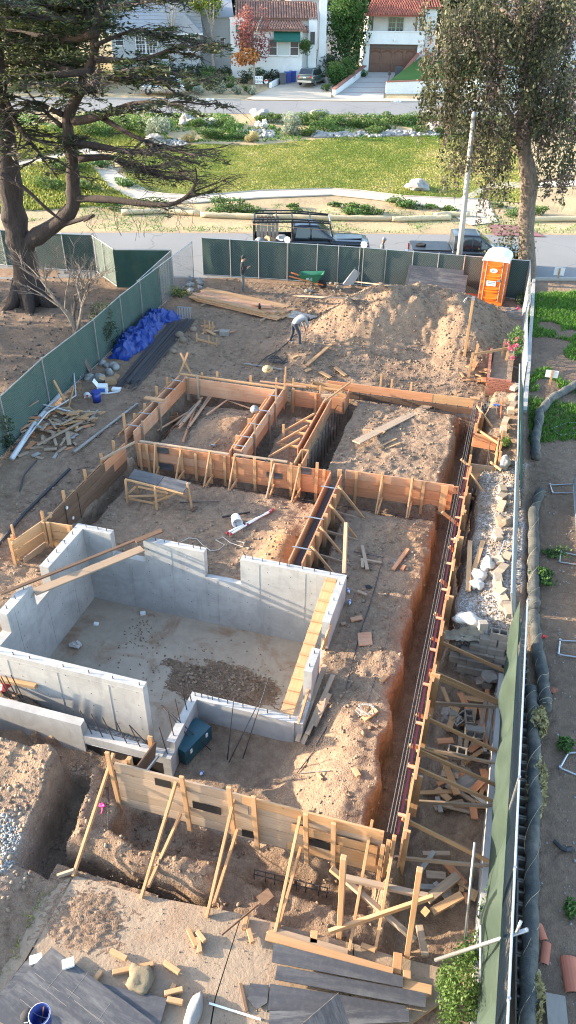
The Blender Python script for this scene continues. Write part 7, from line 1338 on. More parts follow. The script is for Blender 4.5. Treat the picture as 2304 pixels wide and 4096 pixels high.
gwall('low white driveway wall with brick cap beside the round shrubs',[(7.2,86.0,.5),(11.5,97.4,.7)],.6,.35,'brick_red');gwall('white rubble wall with brick cap below the sloping lawn',[(12.6,87.3,1.0),(18,87.7,1.15),(30,88.4,1.2)],1.1,.4,'brick_red');gwall('short white wall stepping up beside the garage',[(15.5,94.4,.8),(17.5,97.8,1.9)],1.2,.35,'brick_red');gwall('low white wall edging the garden next to the bins',[(.9,89.5,.45),(1.9,92.3,.45)],.4,.3);gwall('white wall behind the parked hatchback',[(3.3,92.6,1.1),(4.6,93.2,1.1)],1.1,.3)
lw = [sn(17.6,85.3),sn(31,86.4),sn(31,96),sn(19.0,96)]
m = MB();m.add([(*sn(12.8,87.5),4.35),(*sn(30,88.6),4.6),(*sn(30,97.5),6.6),(*sn(17.7,97.5),5.9)],[(0,1,2,3)]);o = m.build('sloping_lawn','grass_green');o['kind'] = 'structure'
for k in range(9): t_ = k / 9;p = sn(16.6 + 2.0 * t_,94.0 + 3.5 * t_);tag(MB().box((0,0,0),(.4,1.3,.3)).build('step','brick_red',loc=(*p,4.5 + 1.7 * t_),rot=(0,0,A18)),'brick step climbing beside the sloping lawn','step','brick steps by the garage')
hp = thing('brick_planter','low brick planter with plants in front of the white house','planter',(*sn(5.6,93.0),gz(*sn(5.6,93))),A18)
for r_ in range(6):
    for k in range(11): link('brick',BK,hp,(-1.1 + k * .215 + (r_ % 2) * .1,0,.05 + r_ * .075))
def bin_(label,s,n,mat): t = thing('wheelie_bin',label,'bin',(*sn(s,n),gz(*sn(s,n))),A18 + .1);MB().box((0,0,.52),(.56,.6,.95),taper=1.15).build('body',mat,t);MB().box((0,-.02,1.03),(.68,.74,.08)).build('lid',mat,t);MB().tube([(-.25,.36,.98),(.25,.36,.98)],.025,6).build('handle',mat,t);[MB().lathe((x,.3,.12),[(.12,0),(.12,.05)],12,(1,0,0)).build('wheel','rubber',t) for x in (-.32,.27)]
bin_('grey wheelie bin nearest the street by the white house',2.2,91.3,'grey_bin');bin_('blue wheelie bin behind the grey one',2.75,92.0,'blue_bin');bin_('second blue wheelie bin beside the white wall',3.3,92.5,'blue_bin');bin_('black wheelie bin with blue lid beside the garage',15.0,95.2,'grey_bin')
t = thing('lawn_sign','white lawn sign with black letters under the red tree','sign',(*sn(-.3,90.0),gz(*sn(-.3,90.0))),A18);MB().box((0,0,.62),(.78,.03,.72)).build('board','sign_white',t);text('ALTA',.3,'plastic_black',t,(0,-.02,.79),(math.pi / 2,0,0));text('DENA',.3,'plastic_black',t,(0,-.02,.47),(math.pi / 2,0,0));MB().box((0,.02,.15),(.05,.03,.35)).build('stake','galvanized',t)
t = thing('alarm_sign','small red and white octagonal sign in the garden','sign',(*sn(.45,90.3),gz(*sn(.45,90.3))),A18);MB().lathe((0,0,.45),[(.22,0),(.22,.02)],8,(0,-1,0)).build('plate','sign_white',t);MB().box((0,-.025,.53),(.3,.01,.14)).build('red_band','red_paint',t);MB().box((0,.02,.15),(.04,.03,.4)).build('stake','galvanized',t)
for i,(s,n,l,tx) in enumerate(((-5.0,83.05,'painted house number on the kerb by the white house','1091'),(13.2,83.05,'painted house number on the kerb by the garage drive','1115'))): t = thing('kerb_number',l,'number',(*sn(s,n),gz(*sn(s,n))),A18);MB().box((0,-.1,.09),(.75,.02,.17)).build('patch','sign_white',t);text(tx,.17,'plastic_black',t,(0,-.115,.09),(math.pi / 2,0,0))
t = thing('mailbox','dark mailbox on a post beside the driveway','mailbox',(*sn(12.9,87.7),4.35),A18);MB().box((0,0,.3),(.1,.1,.6)).build('post','trim_brown',t);MB().box((0,0,.7),(.25,.5,.28)).build('box','plastic_black',t)
suv('dark grey green hatchback parked in the white house drive',(*sn(5.3,91.2),gz(*sn(5.3,91.2)) + .06),math.radians(84),'car_green');suv('silver car parked across the park behind the cedar',(*sn(-9.8,85.4),gz(*sn(-9.8,85.4)) + .05),math.radians(18 + 180),'car_silver')
t = thing('covered_vehicle','vehicle under a pale striped cover behind the big tree','vehicle',(*sn(22.2,85.4),gz(*sn(22.2,85.4))),A18)
hull('cover',[(-1.7,.8,[(1,.55),(1,1.0),(.7,1.3)]),(-.9,.95,[(1,.5),(.95,1.5),(.7,2.1)]),(.3,1.0,[(1,.5),(.92,2.2),(.6,2.9)]),(3.0,1.0,[(1,.5),(.92,2.2),(.6,2.8)])],'cover_cloth',t);wheels(t,(-.9,2.2),.9,.4,.2)
for k in range(4): MB().tube([(-1.6 + .3 * k,-1.0,.9 + .22 * k),(3.0,-1.02,.9 + .3 * k)],.03,5).build('cover_band','white_plastic',t)
t = thing('manhole_cover','round iron manhole cover in the far street','manhole',(*sn(18.6,79.2),gz(*sn(18.6,79.2)) + .022));MB().lathe((0,0,0),[(.5,0),(.5,.01)],20).build('lid','steel_dark',t);MB().lathe((0,0,.01),[(.36,0),(.36,.006)],20).build('ring','rebar',t)
# ---------------------------------------------------------------- leaves and trees
def leaves(name,C_,size,mat,parent=None,tone=None,aspect=.5,down=0.0,flat=0.0,jit=.35,kind=None):
    C_ = np.asarray(C_,float);n = len(C_)
    if n == 0: return None
    d = RNG.normal(0,1,(n,3));d[:,2] = d[:,2] * (1 - flat) - down * 2;d /= np.linalg.norm(d,axis=1)[:,None];u = RNG.normal(0,1,(n,3));u -= d * (u * d).sum(1)[:,None];u /= np.linalg.norm(u,axis=1)[:,None]
    if flat: u[:,2] *= (1 - flat);u /= np.linalg.norm(u,axis=1)[:,None]
    s = size * RNG.uniform(1 - jit,1 + jit,n)[:,None];V = np.stack([C_ - d * s / 2,C_ + u * s * aspect / 2,C_ + d * s / 2,C_ - u * s * aspect / 2],1).reshape(-1,3);F = np.arange(n * 4).reshape(-1,4)
    t = np.clip(RNG.uniform(0,.75,n) if tone is None else tone,0,1);V0 = V - (np.array(parent.location) if parent is not None else 0)
    return link(name,mesh_np(name,V0,F,mat,False,np.repeat(t,4)),parent,kind=kind)
def crown_pts(c,r,n,shell=.55,lumps=9,seed=0):
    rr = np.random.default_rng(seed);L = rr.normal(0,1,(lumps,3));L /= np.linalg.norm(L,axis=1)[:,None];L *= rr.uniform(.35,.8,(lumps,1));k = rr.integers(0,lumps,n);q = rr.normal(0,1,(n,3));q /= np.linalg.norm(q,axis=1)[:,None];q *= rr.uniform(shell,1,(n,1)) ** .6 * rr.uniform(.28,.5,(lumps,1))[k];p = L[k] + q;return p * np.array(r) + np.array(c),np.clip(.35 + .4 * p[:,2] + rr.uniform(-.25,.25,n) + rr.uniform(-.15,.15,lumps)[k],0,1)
def limb(m,P,r0,r1,n=7): k = len(P);m.tube(P,[(r0 + (r1 - r0) * (i / (k - 1)) ** .8) * random.uniform(.86,1.12) for i in range(k)],n)
def smooth(P,sub=3):
    P = [Vector(p) for p in P];out = []
    for i in range(len(P) - 1):
        a,b,c,d = P[max(i - 1,0)],P[i],P[i + 1],P[min(i + 2,len(P) - 1)]
        for k in range(sub): t = k / sub;out.append(.5 * ((2 * b) + (c - a) * t + (2 * a - 5 * b + 4 * c - d) * t * t + (3 * b - a - 3 * c + d) * t ** 3))
    return out + [P[-1]]
def tree(label,base,h,cr,n,mat,bark='bark_brown',name='tree',size=.22,lean=(0,0),trunk_r=None,crown_z=.65,seed=1,lumps=12,shell=.5,down=0.0,aspect=.55,tone_shift=0.0,group=None,mat2=None):
    t = thing(name,label,'tree',base,group=group);rr = random.Random(seed);tr = trunk_r or h * .022;m = MB();top = Vector((lean[0],lean[1],h * crown_z));P = [Vector((0,0,-.1)),Vector((rr.uniform(-.05,.05) * h,0,h * .3)) * .4 + top * .15,top * .6,top];P = smooth(P);limb(m,P,tr,tr * .35)
    for k in range(7):
        a = k * 2.4 + rr.random();s = P[int(len(P) * rr.uniform(.45,.95)) - 1];e = top + Vector((math.cos(a) * cr[0] * .7,math.sin(a) * cr[1] * .7,rr.uniform(-.25,.5) * cr[2]));limb(m,smooth([s,s.lerp(e,.5) + Vector((0,0,.1 * h * rr.random())),e]),tr * .4,tr * .08,5)
    m.build('trunk',bark,t,True);C_,tn = crown_pts((base[0] + lean[0],base[1] + lean[1],base[2] + h * crown_z + cr[2] * .15),cr,n,shell,lumps,seed)
    if mat2: k = int(n * .45);leaves('crown',C_[:k],size,mat,t,tn[:k] + tone_shift,aspect,down);leaves('crown_inner',C_[k:],size,mat2,t,tn[k:] + tone_shift,aspect,down)
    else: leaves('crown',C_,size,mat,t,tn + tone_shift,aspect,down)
    return t
def shrub(label,p,r,n,mat,size=.1,seed=1,name='shrub',lumps=10,shell=.75,aspect=.5,group=None,flat=0.0,tone=0.0,cat='shrub',down=0.0):
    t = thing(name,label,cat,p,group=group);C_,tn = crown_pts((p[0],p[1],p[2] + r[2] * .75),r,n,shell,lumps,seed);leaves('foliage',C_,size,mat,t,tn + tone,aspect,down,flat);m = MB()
    for k in range(4): a = k * 1.7 + seed;m.tube([(0,0,-.05),(math.cos(a) * r[0] * .3,math.sin(a) * r[1] * .3,r[2] * .8)],.02 * max(r),4)
    m.build('stems','bark_brown',t);return t
# --- the old cedar at left
def cedar():
    f1 = lambda x,y: (x / 1.811,y / 1.811);base = at(120,1215,gz(-20.8,29.4));t = thing('cedar_tree','huge old cedar with dark sprawling limbs at the left','tree',base);B = base;Y0 = base.y;m = MB();limbs = []
    def add(px,r0,r1,dy0=0.0,dy1=0.0,n=8,fol=0.0):
        k = len(px);P = smooth([atY(*p,Y0 + dy0 + (dy1 - dy0) * i / (k - 1)) for i,p in enumerate(px)]);limb(m,[p - B for p in P],r0,r1,n)
        if fol:
            limbs.append((P,fol));q = random.Random(int(px[0][0] * 7 + px[-1][1]))
            for j in range(4):
                i = q.randint(int(len(P) * .25),len(P) - 2);d = (P[i + 1] - P[i]).normalized();a_ = q.choice((-1,1)) * q.uniform(.3,1.2);d = Vector((d.x * math.cos(a_) - d.y * math.sin(a_),d.x * math.sin(a_) + d.y * math.cos(a_),d.z * .4));Q = [P[i]]
                for s_ in range(5): Q.append(Q[-1] + d * q.uniform(.3,.62) + Vector((q.uniform(-.18,.18),q.uniform(-.18,.18),q.uniform(-.16,.1))))
                Q = smooth(Q,2);limb(m,[p - B for p in Q],min(.06,r0 * .4),.01,5);limbs.append((Q,.45))
    add([(118,1245),(112,1150),(96,1030),(66,920),(42,760),(22,560),(-5,380),(-40,130),(-60,-200),(-70,-500)],.72,.28,n=14);m.tube([Vector((math.cos(a) * .5,math.sin(a) * .4,.9)) * 1 for a in (0,1)],.1,4)
    for a in range(6): m.tube([(math.cos(a * 1.05) * .45,math.sin(a * 1.05) * .45,.9),(math.cos(a * 1.05) * .85,math.sin(a * 1.05) * .8,.15),(math.cos(a * 1.05) * 1.5,math.sin(a * 1.05) * 1.4,-.15)],[.3,.28,.1],6)
    add([(90,985),(150,945),(238,886),(290,825),(292,740),(288,640),(276,552),(272,470),(312,381),(345,305),(376,215),(378,130),(400,40),(410,-120),(415,-400)],.40,.11,0,.3,12);add([(372,150),(350,60),(325,-40),(300,-250)],.13,.05,.3,.8,fol=.5)
    br = [([(640,620),(760,590),(860,570),(960,552),(1150,600),(1300,690)],.17,-.6),([(530,880),(700,850),(860,790),(960,750),(1150,742),(1330,800)],.19,-1.6),([(740,850),(900,950),(1050,1020),(1300,1100),(1449,1125)],.12,-2.2),([(560,1040),(720,1060),(930,1100),(1200,1130),(1449,1190)],.18,.6),([(570,1150),(800,1140),(900,1190),(1000,1230),(1300,1250)],.16,1.8),([(690,430),(850,440),(1000,440),(1200,370),(1350,300)],.15,.4),([(690,330),(850,260),(1000,220),(1150,280)],.09,1.5),([(700,520),(800,540),(950,500),(1180,480)],.1,-2.4),
          ([(660,520),(540,530),(300,550),(100,555),(-150,590)],.2,-1.2),([(520,520),(430,490),(300,430),(150,450),(-100,480)],.16,1.0),([(700,230),(480,290),(250,255),(0,205),(-150,190)],.2,1.6),([(560,150),(300,120),(150,60),(0,-10)],.13,-1.5),([(450,830),(250,740),(180,780),(60,850)],.12,-1.0),([(440,910),(350,830),(260,740),(180,640)],.11,1.2),([(60,800),(150,950),(260,1080),(330,1180),(420,1290)],.13,-1.8),([(0,620),(80,800),(130,900),(240,1010),(480,1075)],.14,-.8),([(260,560),(300,610),(400,640),(500,590)],.07,-2.),([(720,60),(900,30),(1100,-30)],.1,.6),([(600,60),(400,20),(200,-60)],.1,.3)]
    for px,r0,dy in br: add([f1(*p) for p in px],r0,.025,0,dy,7,1.0)
    k6 = lambda x,y: Kz(0,600,x,y);add([k6(385,245),k6(560,250),k6(700,268),k6(850,275),k6(930,240),k6(985,170),k6(985,90)],.17,.03,0,-1.0,7,.8);add([k6(395,40),k6(580,42),k6(700,100),k6(860,140),k6(1000,150)],.13,.03,0,1.4,7,1.0);add([k6(300,380),k6(400,352),k6(470,330),k6(420,360)],.13,.04,0,-.8,7);add([k6(0,120),k6(120,190),k6(240,300),k6(330,370)],.12,.05,-1.5,-.4,7)
    m.build('trunk','bark_cedar',t,True);tw = MB();pts = [];tones = [];rr = random.Random(5)
    for P,fol in limbs:
        L = len(P)
        for j in range(int(24 * fol * L / 12)):
            u = rr.uniform(.25,1.0);i = min(L - 2,int(u * (L - 1)));p = P[i].lerp(P[i + 1],rr.random());d = (P[i + 1] - P[i]).normalized();a = rr.uniform(-1.5,1.5);s = Vector((-d.y,d.x,0)).normalized() * math.sin(a) + d * math.cos(a) * .8;s.z = s.z * .3 + rr.uniform(-.2,.15);l = rr.uniform(.5,1.9) * (1.15 - .35 * u);e = p + s * l;q = p.lerp(e,.5) + Vector((0,0,rr.uniform(-.02,.1)));tw.tube([p - B,q - B,e + Vector((0,0,-.1 * l)) - B],[.016,.011,.005],4,cap=False)
            for k in range(4):
                b = p.lerp(e,rr.uniform(.3,.9));f = b + Vector((rr.uniform(-.4,.4),rr.uniform(-.4,.4),rr.uniform(-.3,.12)));tw.tube([b - B,f - B],[.008,.004],3,cap=False)
            if rr.random() < (.75 if p.z > 8.6 else .42 if p.z > 6.5 else .2) * (.45 if p.x > -17.5 else 1):
                dens = 34 if p.z > 8 else 16;tn = rr.uniform(.05,.75) + (.15 if p.z > 8 else 0)
                for k in range(int(dens)): v = rr.uniform(.1,1.1);w = rr.gauss(0,.22);pts.append(p + s * l * v + Vector((-s.y,s.x,0)) * w + Vector((0,0,rr.gauss(0,.05) - .08 * v)));tones.append(tn + rr.uniform(-.12,.12))
    for j in range(16):        # hanging dead twigs under the lowest limbs
        p = atY(*k6(rr.uniform(430,1000),rr.uniform(280,300)),Y0 + rr.uniform(-1,1));q = p
        for s in range(5): e = q + Vector((rr.uniform(-.25,.25),rr.uniform(-.2,.2),-rr.uniform(.12,.4)));tw.tube([q - B,e - B],.008,3,cap=False);q = e if rr.random() < .7 else q
    tw.build('twigs','bark_cedar',t,kind='stuff');leaves('needles',[tuple(p) for p in pts],.24,'leaf_cedar',t,np.array(tones),.32,0,.7)
    cp = [];ct = []                                   # denser green masses high in the crown
    for _ in range(230):
        x,y = rr.uniform(-60,440),rr.uniform(-80,235);c = atY(x,y,Y0 + rr.uniform(-.5,5.5));tn = rr.uniform(.0,.85);w = rr.uniform(.5,1.2)
        for k in range(60): a = rr.uniform(0,6.28);r_ = w * math.sqrt(rr.random());cp.append((c.x + math.cos(a) * r_ * 1.3,c.y + math.sin(a) * r_,c.z + rr.gauss(0,.07) - .1 * r_));ct.append(tn + rr.uniform(-.1,.1))
    leaves('needle_pads',cp,.25,'leaf_cedar',t,np.array(ct),.32,0,.75)
cedar()
def bare_tree(label,base,P0,h,seed,mat='bark_brown',n=4):
    t = thing('bare_tree',label,'tree',base);m = MB();rr = random.Random(seed)
    def grow(p,d,l,r,lev):
        q = p + d * l * .5 + Vector((rr.uniform(-1,1),rr.uniform(-1,1),0)) * l * .06;e = p + d * l;m.tube([p,q,e],[r,r * .85,r * .65],5 if lev < 3 else 3,cap=False)
        if lev >= n: return
        for k in range(rr.choice((2,3,3)) if lev else 3): a = rr.uniform(0,6.28);nd = (d + Vector((math.cos(a),math.sin(a),rr.uniform(-.1,.35))) * rr.uniform(.5,.9)).normalized();grow(p.lerp(e,rr.uniform(.65,1)),nd,l * rr.uniform(.55,.85),r * .58,lev + 1)
    grow(Vector((0,0,-.1)),Vector(P0).normalized(),h * .32,h * .024,0);m.build('branches',mat,t);return t
b = onT(366,1494);bare_tree('small leafless tree leaning over the green fence',b,(-.35,.2,1),5.6,4,n=5);b = onT(300,1340);bare_tree('leafless shrub with thin stems behind the green fence',b,(-.1,.3,1),4.2,8,n=5)
# --- the drooping tree at right
def pepper():
    base = Vector((1.0,40.2,0));t = thing('weeping_tree','tall tree with drooping grey green and mauve foliage at right','tree',base);m = MB();rr = random.Random(3);Y0 = base.y
    def add(px,r0,r1,dy=0): P = smooth([atY(*p,Y0 + dy * i / (len(px) - 1)) for i,p in enumerate(px)]);limb(m,[p - base for p in P],r0,r1,10);return P
    P0 = atY(2110,1100,Y0);add([(2112,1130),(2108,1060),(2106,860),(2118,740),(2100,620),(2090,500),(2100,420),(2110,330),(2090,200),(2080,50),(2070,-150),(2060,-400)],.46,.2);add([(2095,560),(2050,470),(1990,380),(1940,250),(1900,120)],.16,.05,-1.5);add([(2105,430),(2170,330),(2230,240),(2290,160)],.15,.05,1.0);add([(2085,100),(2010,40),(1930,-30),(1850,-80)],.14,.05,1.5);add([(2085,60),(2150,0),(2220,-60)],.14,.05,-1);add([(2112,770),(2150,730),(2200,720),(2290,700)],.08,.03,-.6);add([(2095,640),(2040,590),(1985,560)],.07,.03,.8);m.build('trunk','bark_brown',t,True)
    zones = [(1700,-60,1850,420,50),(1700,200,1830,480,16),(1790,-80,2000,330,95),(1950,-80,2310,330,150),(1960,300,2310,470,70),(1830,330,1960,600,42),(1790,540,1930,620,8),(1940,560,2050,760,18),(1960,440,2070,560,16),(2150,440,2320,700,34),(2110,180,2320,480,50),(2060,-100,2310,60,60)]
    A,TA,B_,TBm,tw = [],[],[],[],MB()
    for (x0,y0,x1,y1,n) in zones:
        for _ in range(int(n * 1.05)):
            c = atY(rr.uniform(x0,x1),rr.uniform(y0,y1),Y0 + rr.uniform(-2.2,2.6));L = rr.uniform(.8,2.3);mv = rr.random() < .36;tn = rr.uniform(.0,.8);w = rr.uniform(.11,.24);lean = Vector((rr.uniform(-.2,.2),rr.uniform(-.2,.2),-1))
            if rr.random() < .5: tw.tube([c + Vector((0,0,.2)) - base,c + lean * L * 1.15 - base],.008,3,cap=False)
            for k in range(60):
                v = rr.random();ww = w * (1 - .45 * v);p = c + lean * L * v + Vector((rr.gauss(0,ww),rr.gauss(0,ww),rr.gauss(0,.06)));(B_ if mv and v > .25 else A).append(tuple(p));(TBm if mv and v > .25 else TA).append(tn + rr.uniform(-.15,.15) + (.2 if v < .25 else 0))
    leaves('crown',A,.17,'leaf_pepper',t,np.array(TA),.5,.35);leaves('dry_foliage',B_,.15,'leaf_mauve',t,np.array(TBm),.5,.5);tw.build('hanging_twigs','bark_brown',t,kind='stuff')
    V = [];rr2 = np.random.default_rng(4)
    leaves('ivy',np.stack([1.0 + rr2.normal(-1.1,.5,900),40.0 + rr2.normal(0,.4,900),1.5 + rr2.normal(0,.75,900)],1),.13,'leaf_pepper',t,rr2.uniform(.2,.9,900),.6)
pepper()
# --- trees and shrubs of the gardens
def gp(s,n): x,y = sn(s,n);return Vector((x,y,gz(x,y)))
for i,(s,n,r) in enumerate([(-17 - 3.2 * k,86.5 + (k % 3) * 1.6,1.7 + .3 * (k % 2)) for k in range(9)]): shrub('dense dark hedge shrub behind the cedar at far left',gp(s,n),(r * 1.2,r,r * 1.3),900,'leaf_dark' if i % 2 else 'leaf_cedar',.3,700 + i,'hedge_shrub',12,.6,.5,'far left hedge',tone=.15)
def red_tree():
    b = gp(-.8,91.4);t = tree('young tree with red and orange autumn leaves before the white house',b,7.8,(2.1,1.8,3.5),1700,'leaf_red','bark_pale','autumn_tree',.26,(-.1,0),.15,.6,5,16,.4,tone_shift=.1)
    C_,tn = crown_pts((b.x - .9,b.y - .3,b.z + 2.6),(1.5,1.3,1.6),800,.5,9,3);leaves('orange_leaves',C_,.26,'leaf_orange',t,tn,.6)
red_tree()
tree('tall yellow green tree between the grey and white houses',gp(-5.3,97.4),8.6,(3.4,2.6,2.8),2600,'leaf_yellow','bark_pale','leafy_tree',.3,(-.3,0),.28,.82,7,16,.5);tree('pale barked street tree before the grey house',gp(-9.8,95.4),8.8,(2.0,1.8,2.0),700,'leaf_yellow','bark_pale','leafy_tree',.28,(.6,0),.2,.85,8,12);tree('dense rounded evergreen between the two white houses',gp(9.6,98),7.6,(2.6,2.3,4.2),9000,'leaf_green','bark_brown','evergreen_tree',.26,(0,0),.25,.55,9,34,.8,aspect=.6)
DKG = 'dark trees behind the houses';rr = random.Random(12)
dk = [(-21,93,8,'dark evergreen left of the grey house, nearest the street'),(-25,96,10,'dark evergreen behind the cedar crown'),(-30,98,11,'tall dark evergreen at the far left edge'),(-36,94,10,'dark evergreen beyond the left frame edge'),(-18.5,100,9,'dark evergreen against the grey house gable'),(-22,105,12,'tall dark evergreen behind the grey house'),(-12,112,12,'dark tree rising over the grey roof'),(-3,110,10,'dark tree between the roofs'),(10.5,106,11,'dark tree behind the rounded evergreen'),(21.5,106,10,'dark tree right of the red roof'),(25,98,8,'dark tree behind the weeping tree'),(30,96,8,'dark tree at the right edge behind the weeping tree'),(2,122,13,'far dark tree above the brown roof'),(16,122,13,'far dark tree above the red roof'),(-28,120,15,'far dark tree at the top left')]
for i,(s,n,hh,l) in enumerate(dk): tree(l,gp(s,n),hh,(hh * .38,hh * .34,hh * .5),2600,'leaf_dark' if i % 3 else 'leaf_cedar','bark_brown','evergreen_tree',.6,(0,0),.2,.55,40 + i,14,.6,group=DKG)
def ball(label,s,n,r,mat='leaf_green',k=2600,size=.1,seed=1,group=None): return shrub(label,gp(s,n),(r,r,r),k,mat,size,seed,'round_shrub',30,.9,.6,group)
ball('large clipped round shrub beside the parked hatchback',7.9,91.4,1.25,'leaf_green',5000,.14,2);ball('second round shrub behind the large clipped one',9.3,95.2,1.1,'leaf_green',3000,.14,3);ball('yellow green round shrub on the driveway wall',9.3,93.0,.75,'leaf_fresh',1800,.12,4);ball('small golden round shrub near the garage corner',11.0,97.4,.5,'leaf_yellow',800,.12,5);ball('clipped lollipop shrub at the white house corner',4.6,93.2,.8,'leaf_fresh',1600,.13,6).location.z += 2.6
bpy.data.objects['round_shrub.004'].location.z -= 0
gl = [(-9.5,88,1.1,'leaf_dark'),(-8.2,90,1.0,'leaf_green'),(-7,87,1.0,'leaf_fresh'),(-6,91,.9,'leaf_green'),(-5,88,.9,'leaf_fresh'),(-4.2,86,.8,'leaf_sage'),(-3.4,89.5,.9,'leaf_green'),(-2.6,86.2,.7,'leaf_sage'),(-2.0,91.5,.9,'leaf_dark'),(-6.3,85.6,.6,'leaf_sage'),(-8.4,85.8,.9,'leaf_fresh'),(-1.0,85.8,.6,'leaf_sage'),(.2,92,.9,'leaf_dark'),(1.4,92.6,1.0,'leaf_dark'),(-.6,93.2,1.0,'leaf_green'),(-3.9,93,1.0,'leaf_dark'),(5.5,93.4,.5,'leaf_fresh'),(6.6,93.4,.4,'leaf_fresh'),(7.2,95.5,1.4,'leaf_dark'),(8.2,95,1.1,'leaf_dark'),(8.3,92.5,.8,'leaf_fresh'),(6.5,87.8,.6,'leaf_fresh'),(-9,94.5,1.2,'leaf_dark'),(-10.8,94.8,1.1,'leaf_green'),(-12.6,94.6,1.2,'leaf_dark'),(-14.6,94.4,1.3,'leaf_dark'),(-7.2,95,1.1,'leaf_dark'),(-5.6,94.2,1.0,'leaf_green'),(10.4,96.3,.7,'leaf_fresh'),(7.0,97.5,1.6,'leaf_dark'),(11,95.5,.6,'leaf_green'),(-11.5,92,1.3,'leaf_dark'),(-14,91,1.4,'leaf_green'),(-17,89,1.5,'leaf_dark'),(-20,88,1.5,'leaf_fresh'),(-24,88,1.6,'leaf_green'),(-1.5,87.2,.5,'leaf_fresh'),(-7.6,92.5,1.0,'leaf_dark')]
wd = {'leaf_dark': 'dark green','leaf_green': 'mid green','leaf_fresh': 'bright green','leaf_sage': 'silvery'}
for i,(s,n,r,mt) in enumerate(gl): shrub('%s garden shrub in the planted front gardens' % wd[mt],gp(s,n),(r * 1.1,r,r * .8),int(500 * r * r) + 200,mt,.17,60 + i,'garden_shrub',9,.6,.5,'front garden shrubs across the park')
# --- park planting: junipers, rocks, grasses
zz2 = lambda a,b: onT(700 + a / 1.2075,400 + b / 1.2075)
jn = [(60,105,.9),(110,130,.8),(230,130,1.0),(270,150,.9),(150,185,.8),(220,190,.8),(300,190,.9),(410,105,.7),(470,110,.9),(620,120,1.1),(690,120,1.2),(760,130,1.2),(720,150,1.1),(860,120,1.2),(900,135,1.1),(960,110,.9),(1050,115,1.1),(1000,140,1.0),(1130,125,1.0),(1180,115,1.1),(1240,120,1.0),(1330,120,1.1),(1300,130,.9),(640,175,.8),(1190,160,.7),(1300,160,.8),(960,165,.8),(-60,140,1.2),(-150,160,1.3),(-240,150,1.3),(-330,175,1.4),(-430,170,1.5),(-520,190,1.4),(-350,330,.9),(-480,340,1.0),(-560,350,.9),(-250,420,.8),(-420,440,.9),(-600,430,1.0),(1420,130,1.2),(1560,130,1.2),(1700,140,1.3)]
for i,(a,b,r) in enumerate(jn): shrub('low spreading juniper in the rocky park bed',zz2(a,b),(r * 1.35,r,r * .55),int(900 * r),'leaf_fresh' if i % 3 else 'leaf_green',.17,100 + i,'juniper',12,.5,.4,'junipers in the rocky park bed')
for i,(a,b,r,mt,l) in enumerate(((545,165,1.5,'leaf_sage','large silvery green shrub at the lawn edge'),(-80,190,1.4,'leaf_sage','pale silvery shrub seen through the cedar limbs'),(375,205,.8,'leaf_straw','upright straw coloured grass clump at the lawn edge'),(60,205,.9,'leaf_straw','second straw coloured grass clump behind the cedar twigs'),(160,120,.6,'petal_white','white flowering clump at the left of the park bed'),(420,140,.7,'petal_white','white flowering clump beside the silvery shrub'))): shrub(l,zz2(a,b),(r,r * .8,r * .75),int(1100 * r),mt,.22,150 + i,'ornamental_shrub' if 'shrub' in l else 'grass_clump',8,.3,.14 if 'straw' in mt else .3)
for i,(a,b,r,l) in enumerate(((412,90,.75,'pale boulder at the top of the bed, left of the silvery shrub'),(693,92,.75,'pale boulder behind the middle junipers'),(1240,78,.65,'pale boulder near the right end of the bed'),(1250,143,.6,'white boulder in the dry stream at right'),(68,118,.7,'pale boulder at the left end of the bed'),(1168,432,.62,'large pale boulder alone on the lawn'),(-100,205,.6,'pale boulder behind the cedar'))): p = zz2(a,b);tag(MB().blob((0,0,r * .35),(r * 1.2,r * .9,r * .75),300 + i,3,.35).build('boulder','boulder',loc=p),l,'boulder')
rk = [zz2(random.uniform(300,480),random.uniform(150,185)) for _ in range(130)] + [zz2(random.uniform(660,1000),170 + random.uniform(-9,12)) for _ in range(230)] + [zz2(random.uniform(1000,1280),163 + random.uniform(-10,14)) for _ in range(150)] + [zz2(random.uniform(-160,60),random.uniform(195,225)) for _ in range(90)];rocks('river_stones','white river stones of the dry stream bed in the park','stones',rk,.19,'boulder',7)
# verge: green clumps, wattles
vg = [(480,775,1.0),(540,800,.8),(320,520,.9)]
for i,(a,b,r) in enumerate([(255,520,1.1),(300,540,1.0),(210,545,.8),(350,550,.8),(560,520,.5),(580,545,.5),(765,515,.5),(850,530,.8),(900,545,.9),(960,555,.7),(870,560,.8),(1075,505,.8),(1140,525,.9),(1110,515,.7),(1235,525,.5),(1330,540,.6),(-100,520,1.0),(-300,530,1.0),(1640,560,.8),(1760,560,.9),(1560,520,.6)]): shrub('low green verge plant above the straw wattle',zz2(a,b),(r * 1.2,r * .8,r * .4),int(520 * r),'leaf_fresh' if i % 2 else 'leaf_green',.15,400 + i,'verge_plant',9,.4,.45,'verge plants along the street')
for i,P in enumerate(([(-260,555),(-60,548),(120,560)],[(125,566),(300,572),(470,580)],[(475,572),(640,578),(800,582),(1040,584)],[(1045,588),(1140,586),(1240,582),(1330,580)],[(1250,570),(1330,562),(1420,566)],[(1680,590),(1900,585),(2100,590)])): wattle(('leftmost straw wattle along the street','straw wattle behind the truck bed','long straw wattle behind the black truck','straw wattle right of the black truck','upper short straw wattle doubled at the path','straw wattle right of the paved ramp')[i],[(700 + a / 1.2075,400 + b / 1.2075) for a,b in P],None,.2,'wattle_straw',seed=20 + i)
q = scatter_poly([sn(-40,46.6),sn(40,46.6),sn(40,53),sn(-40,53)],14000);k = fbm(q[:,0],q[:,1],.35,3,5) > .02;blades('verge_grass',q[k],.13,.06,'grass_green','sparse dry grass and weeds of the street verge','grass',.5)
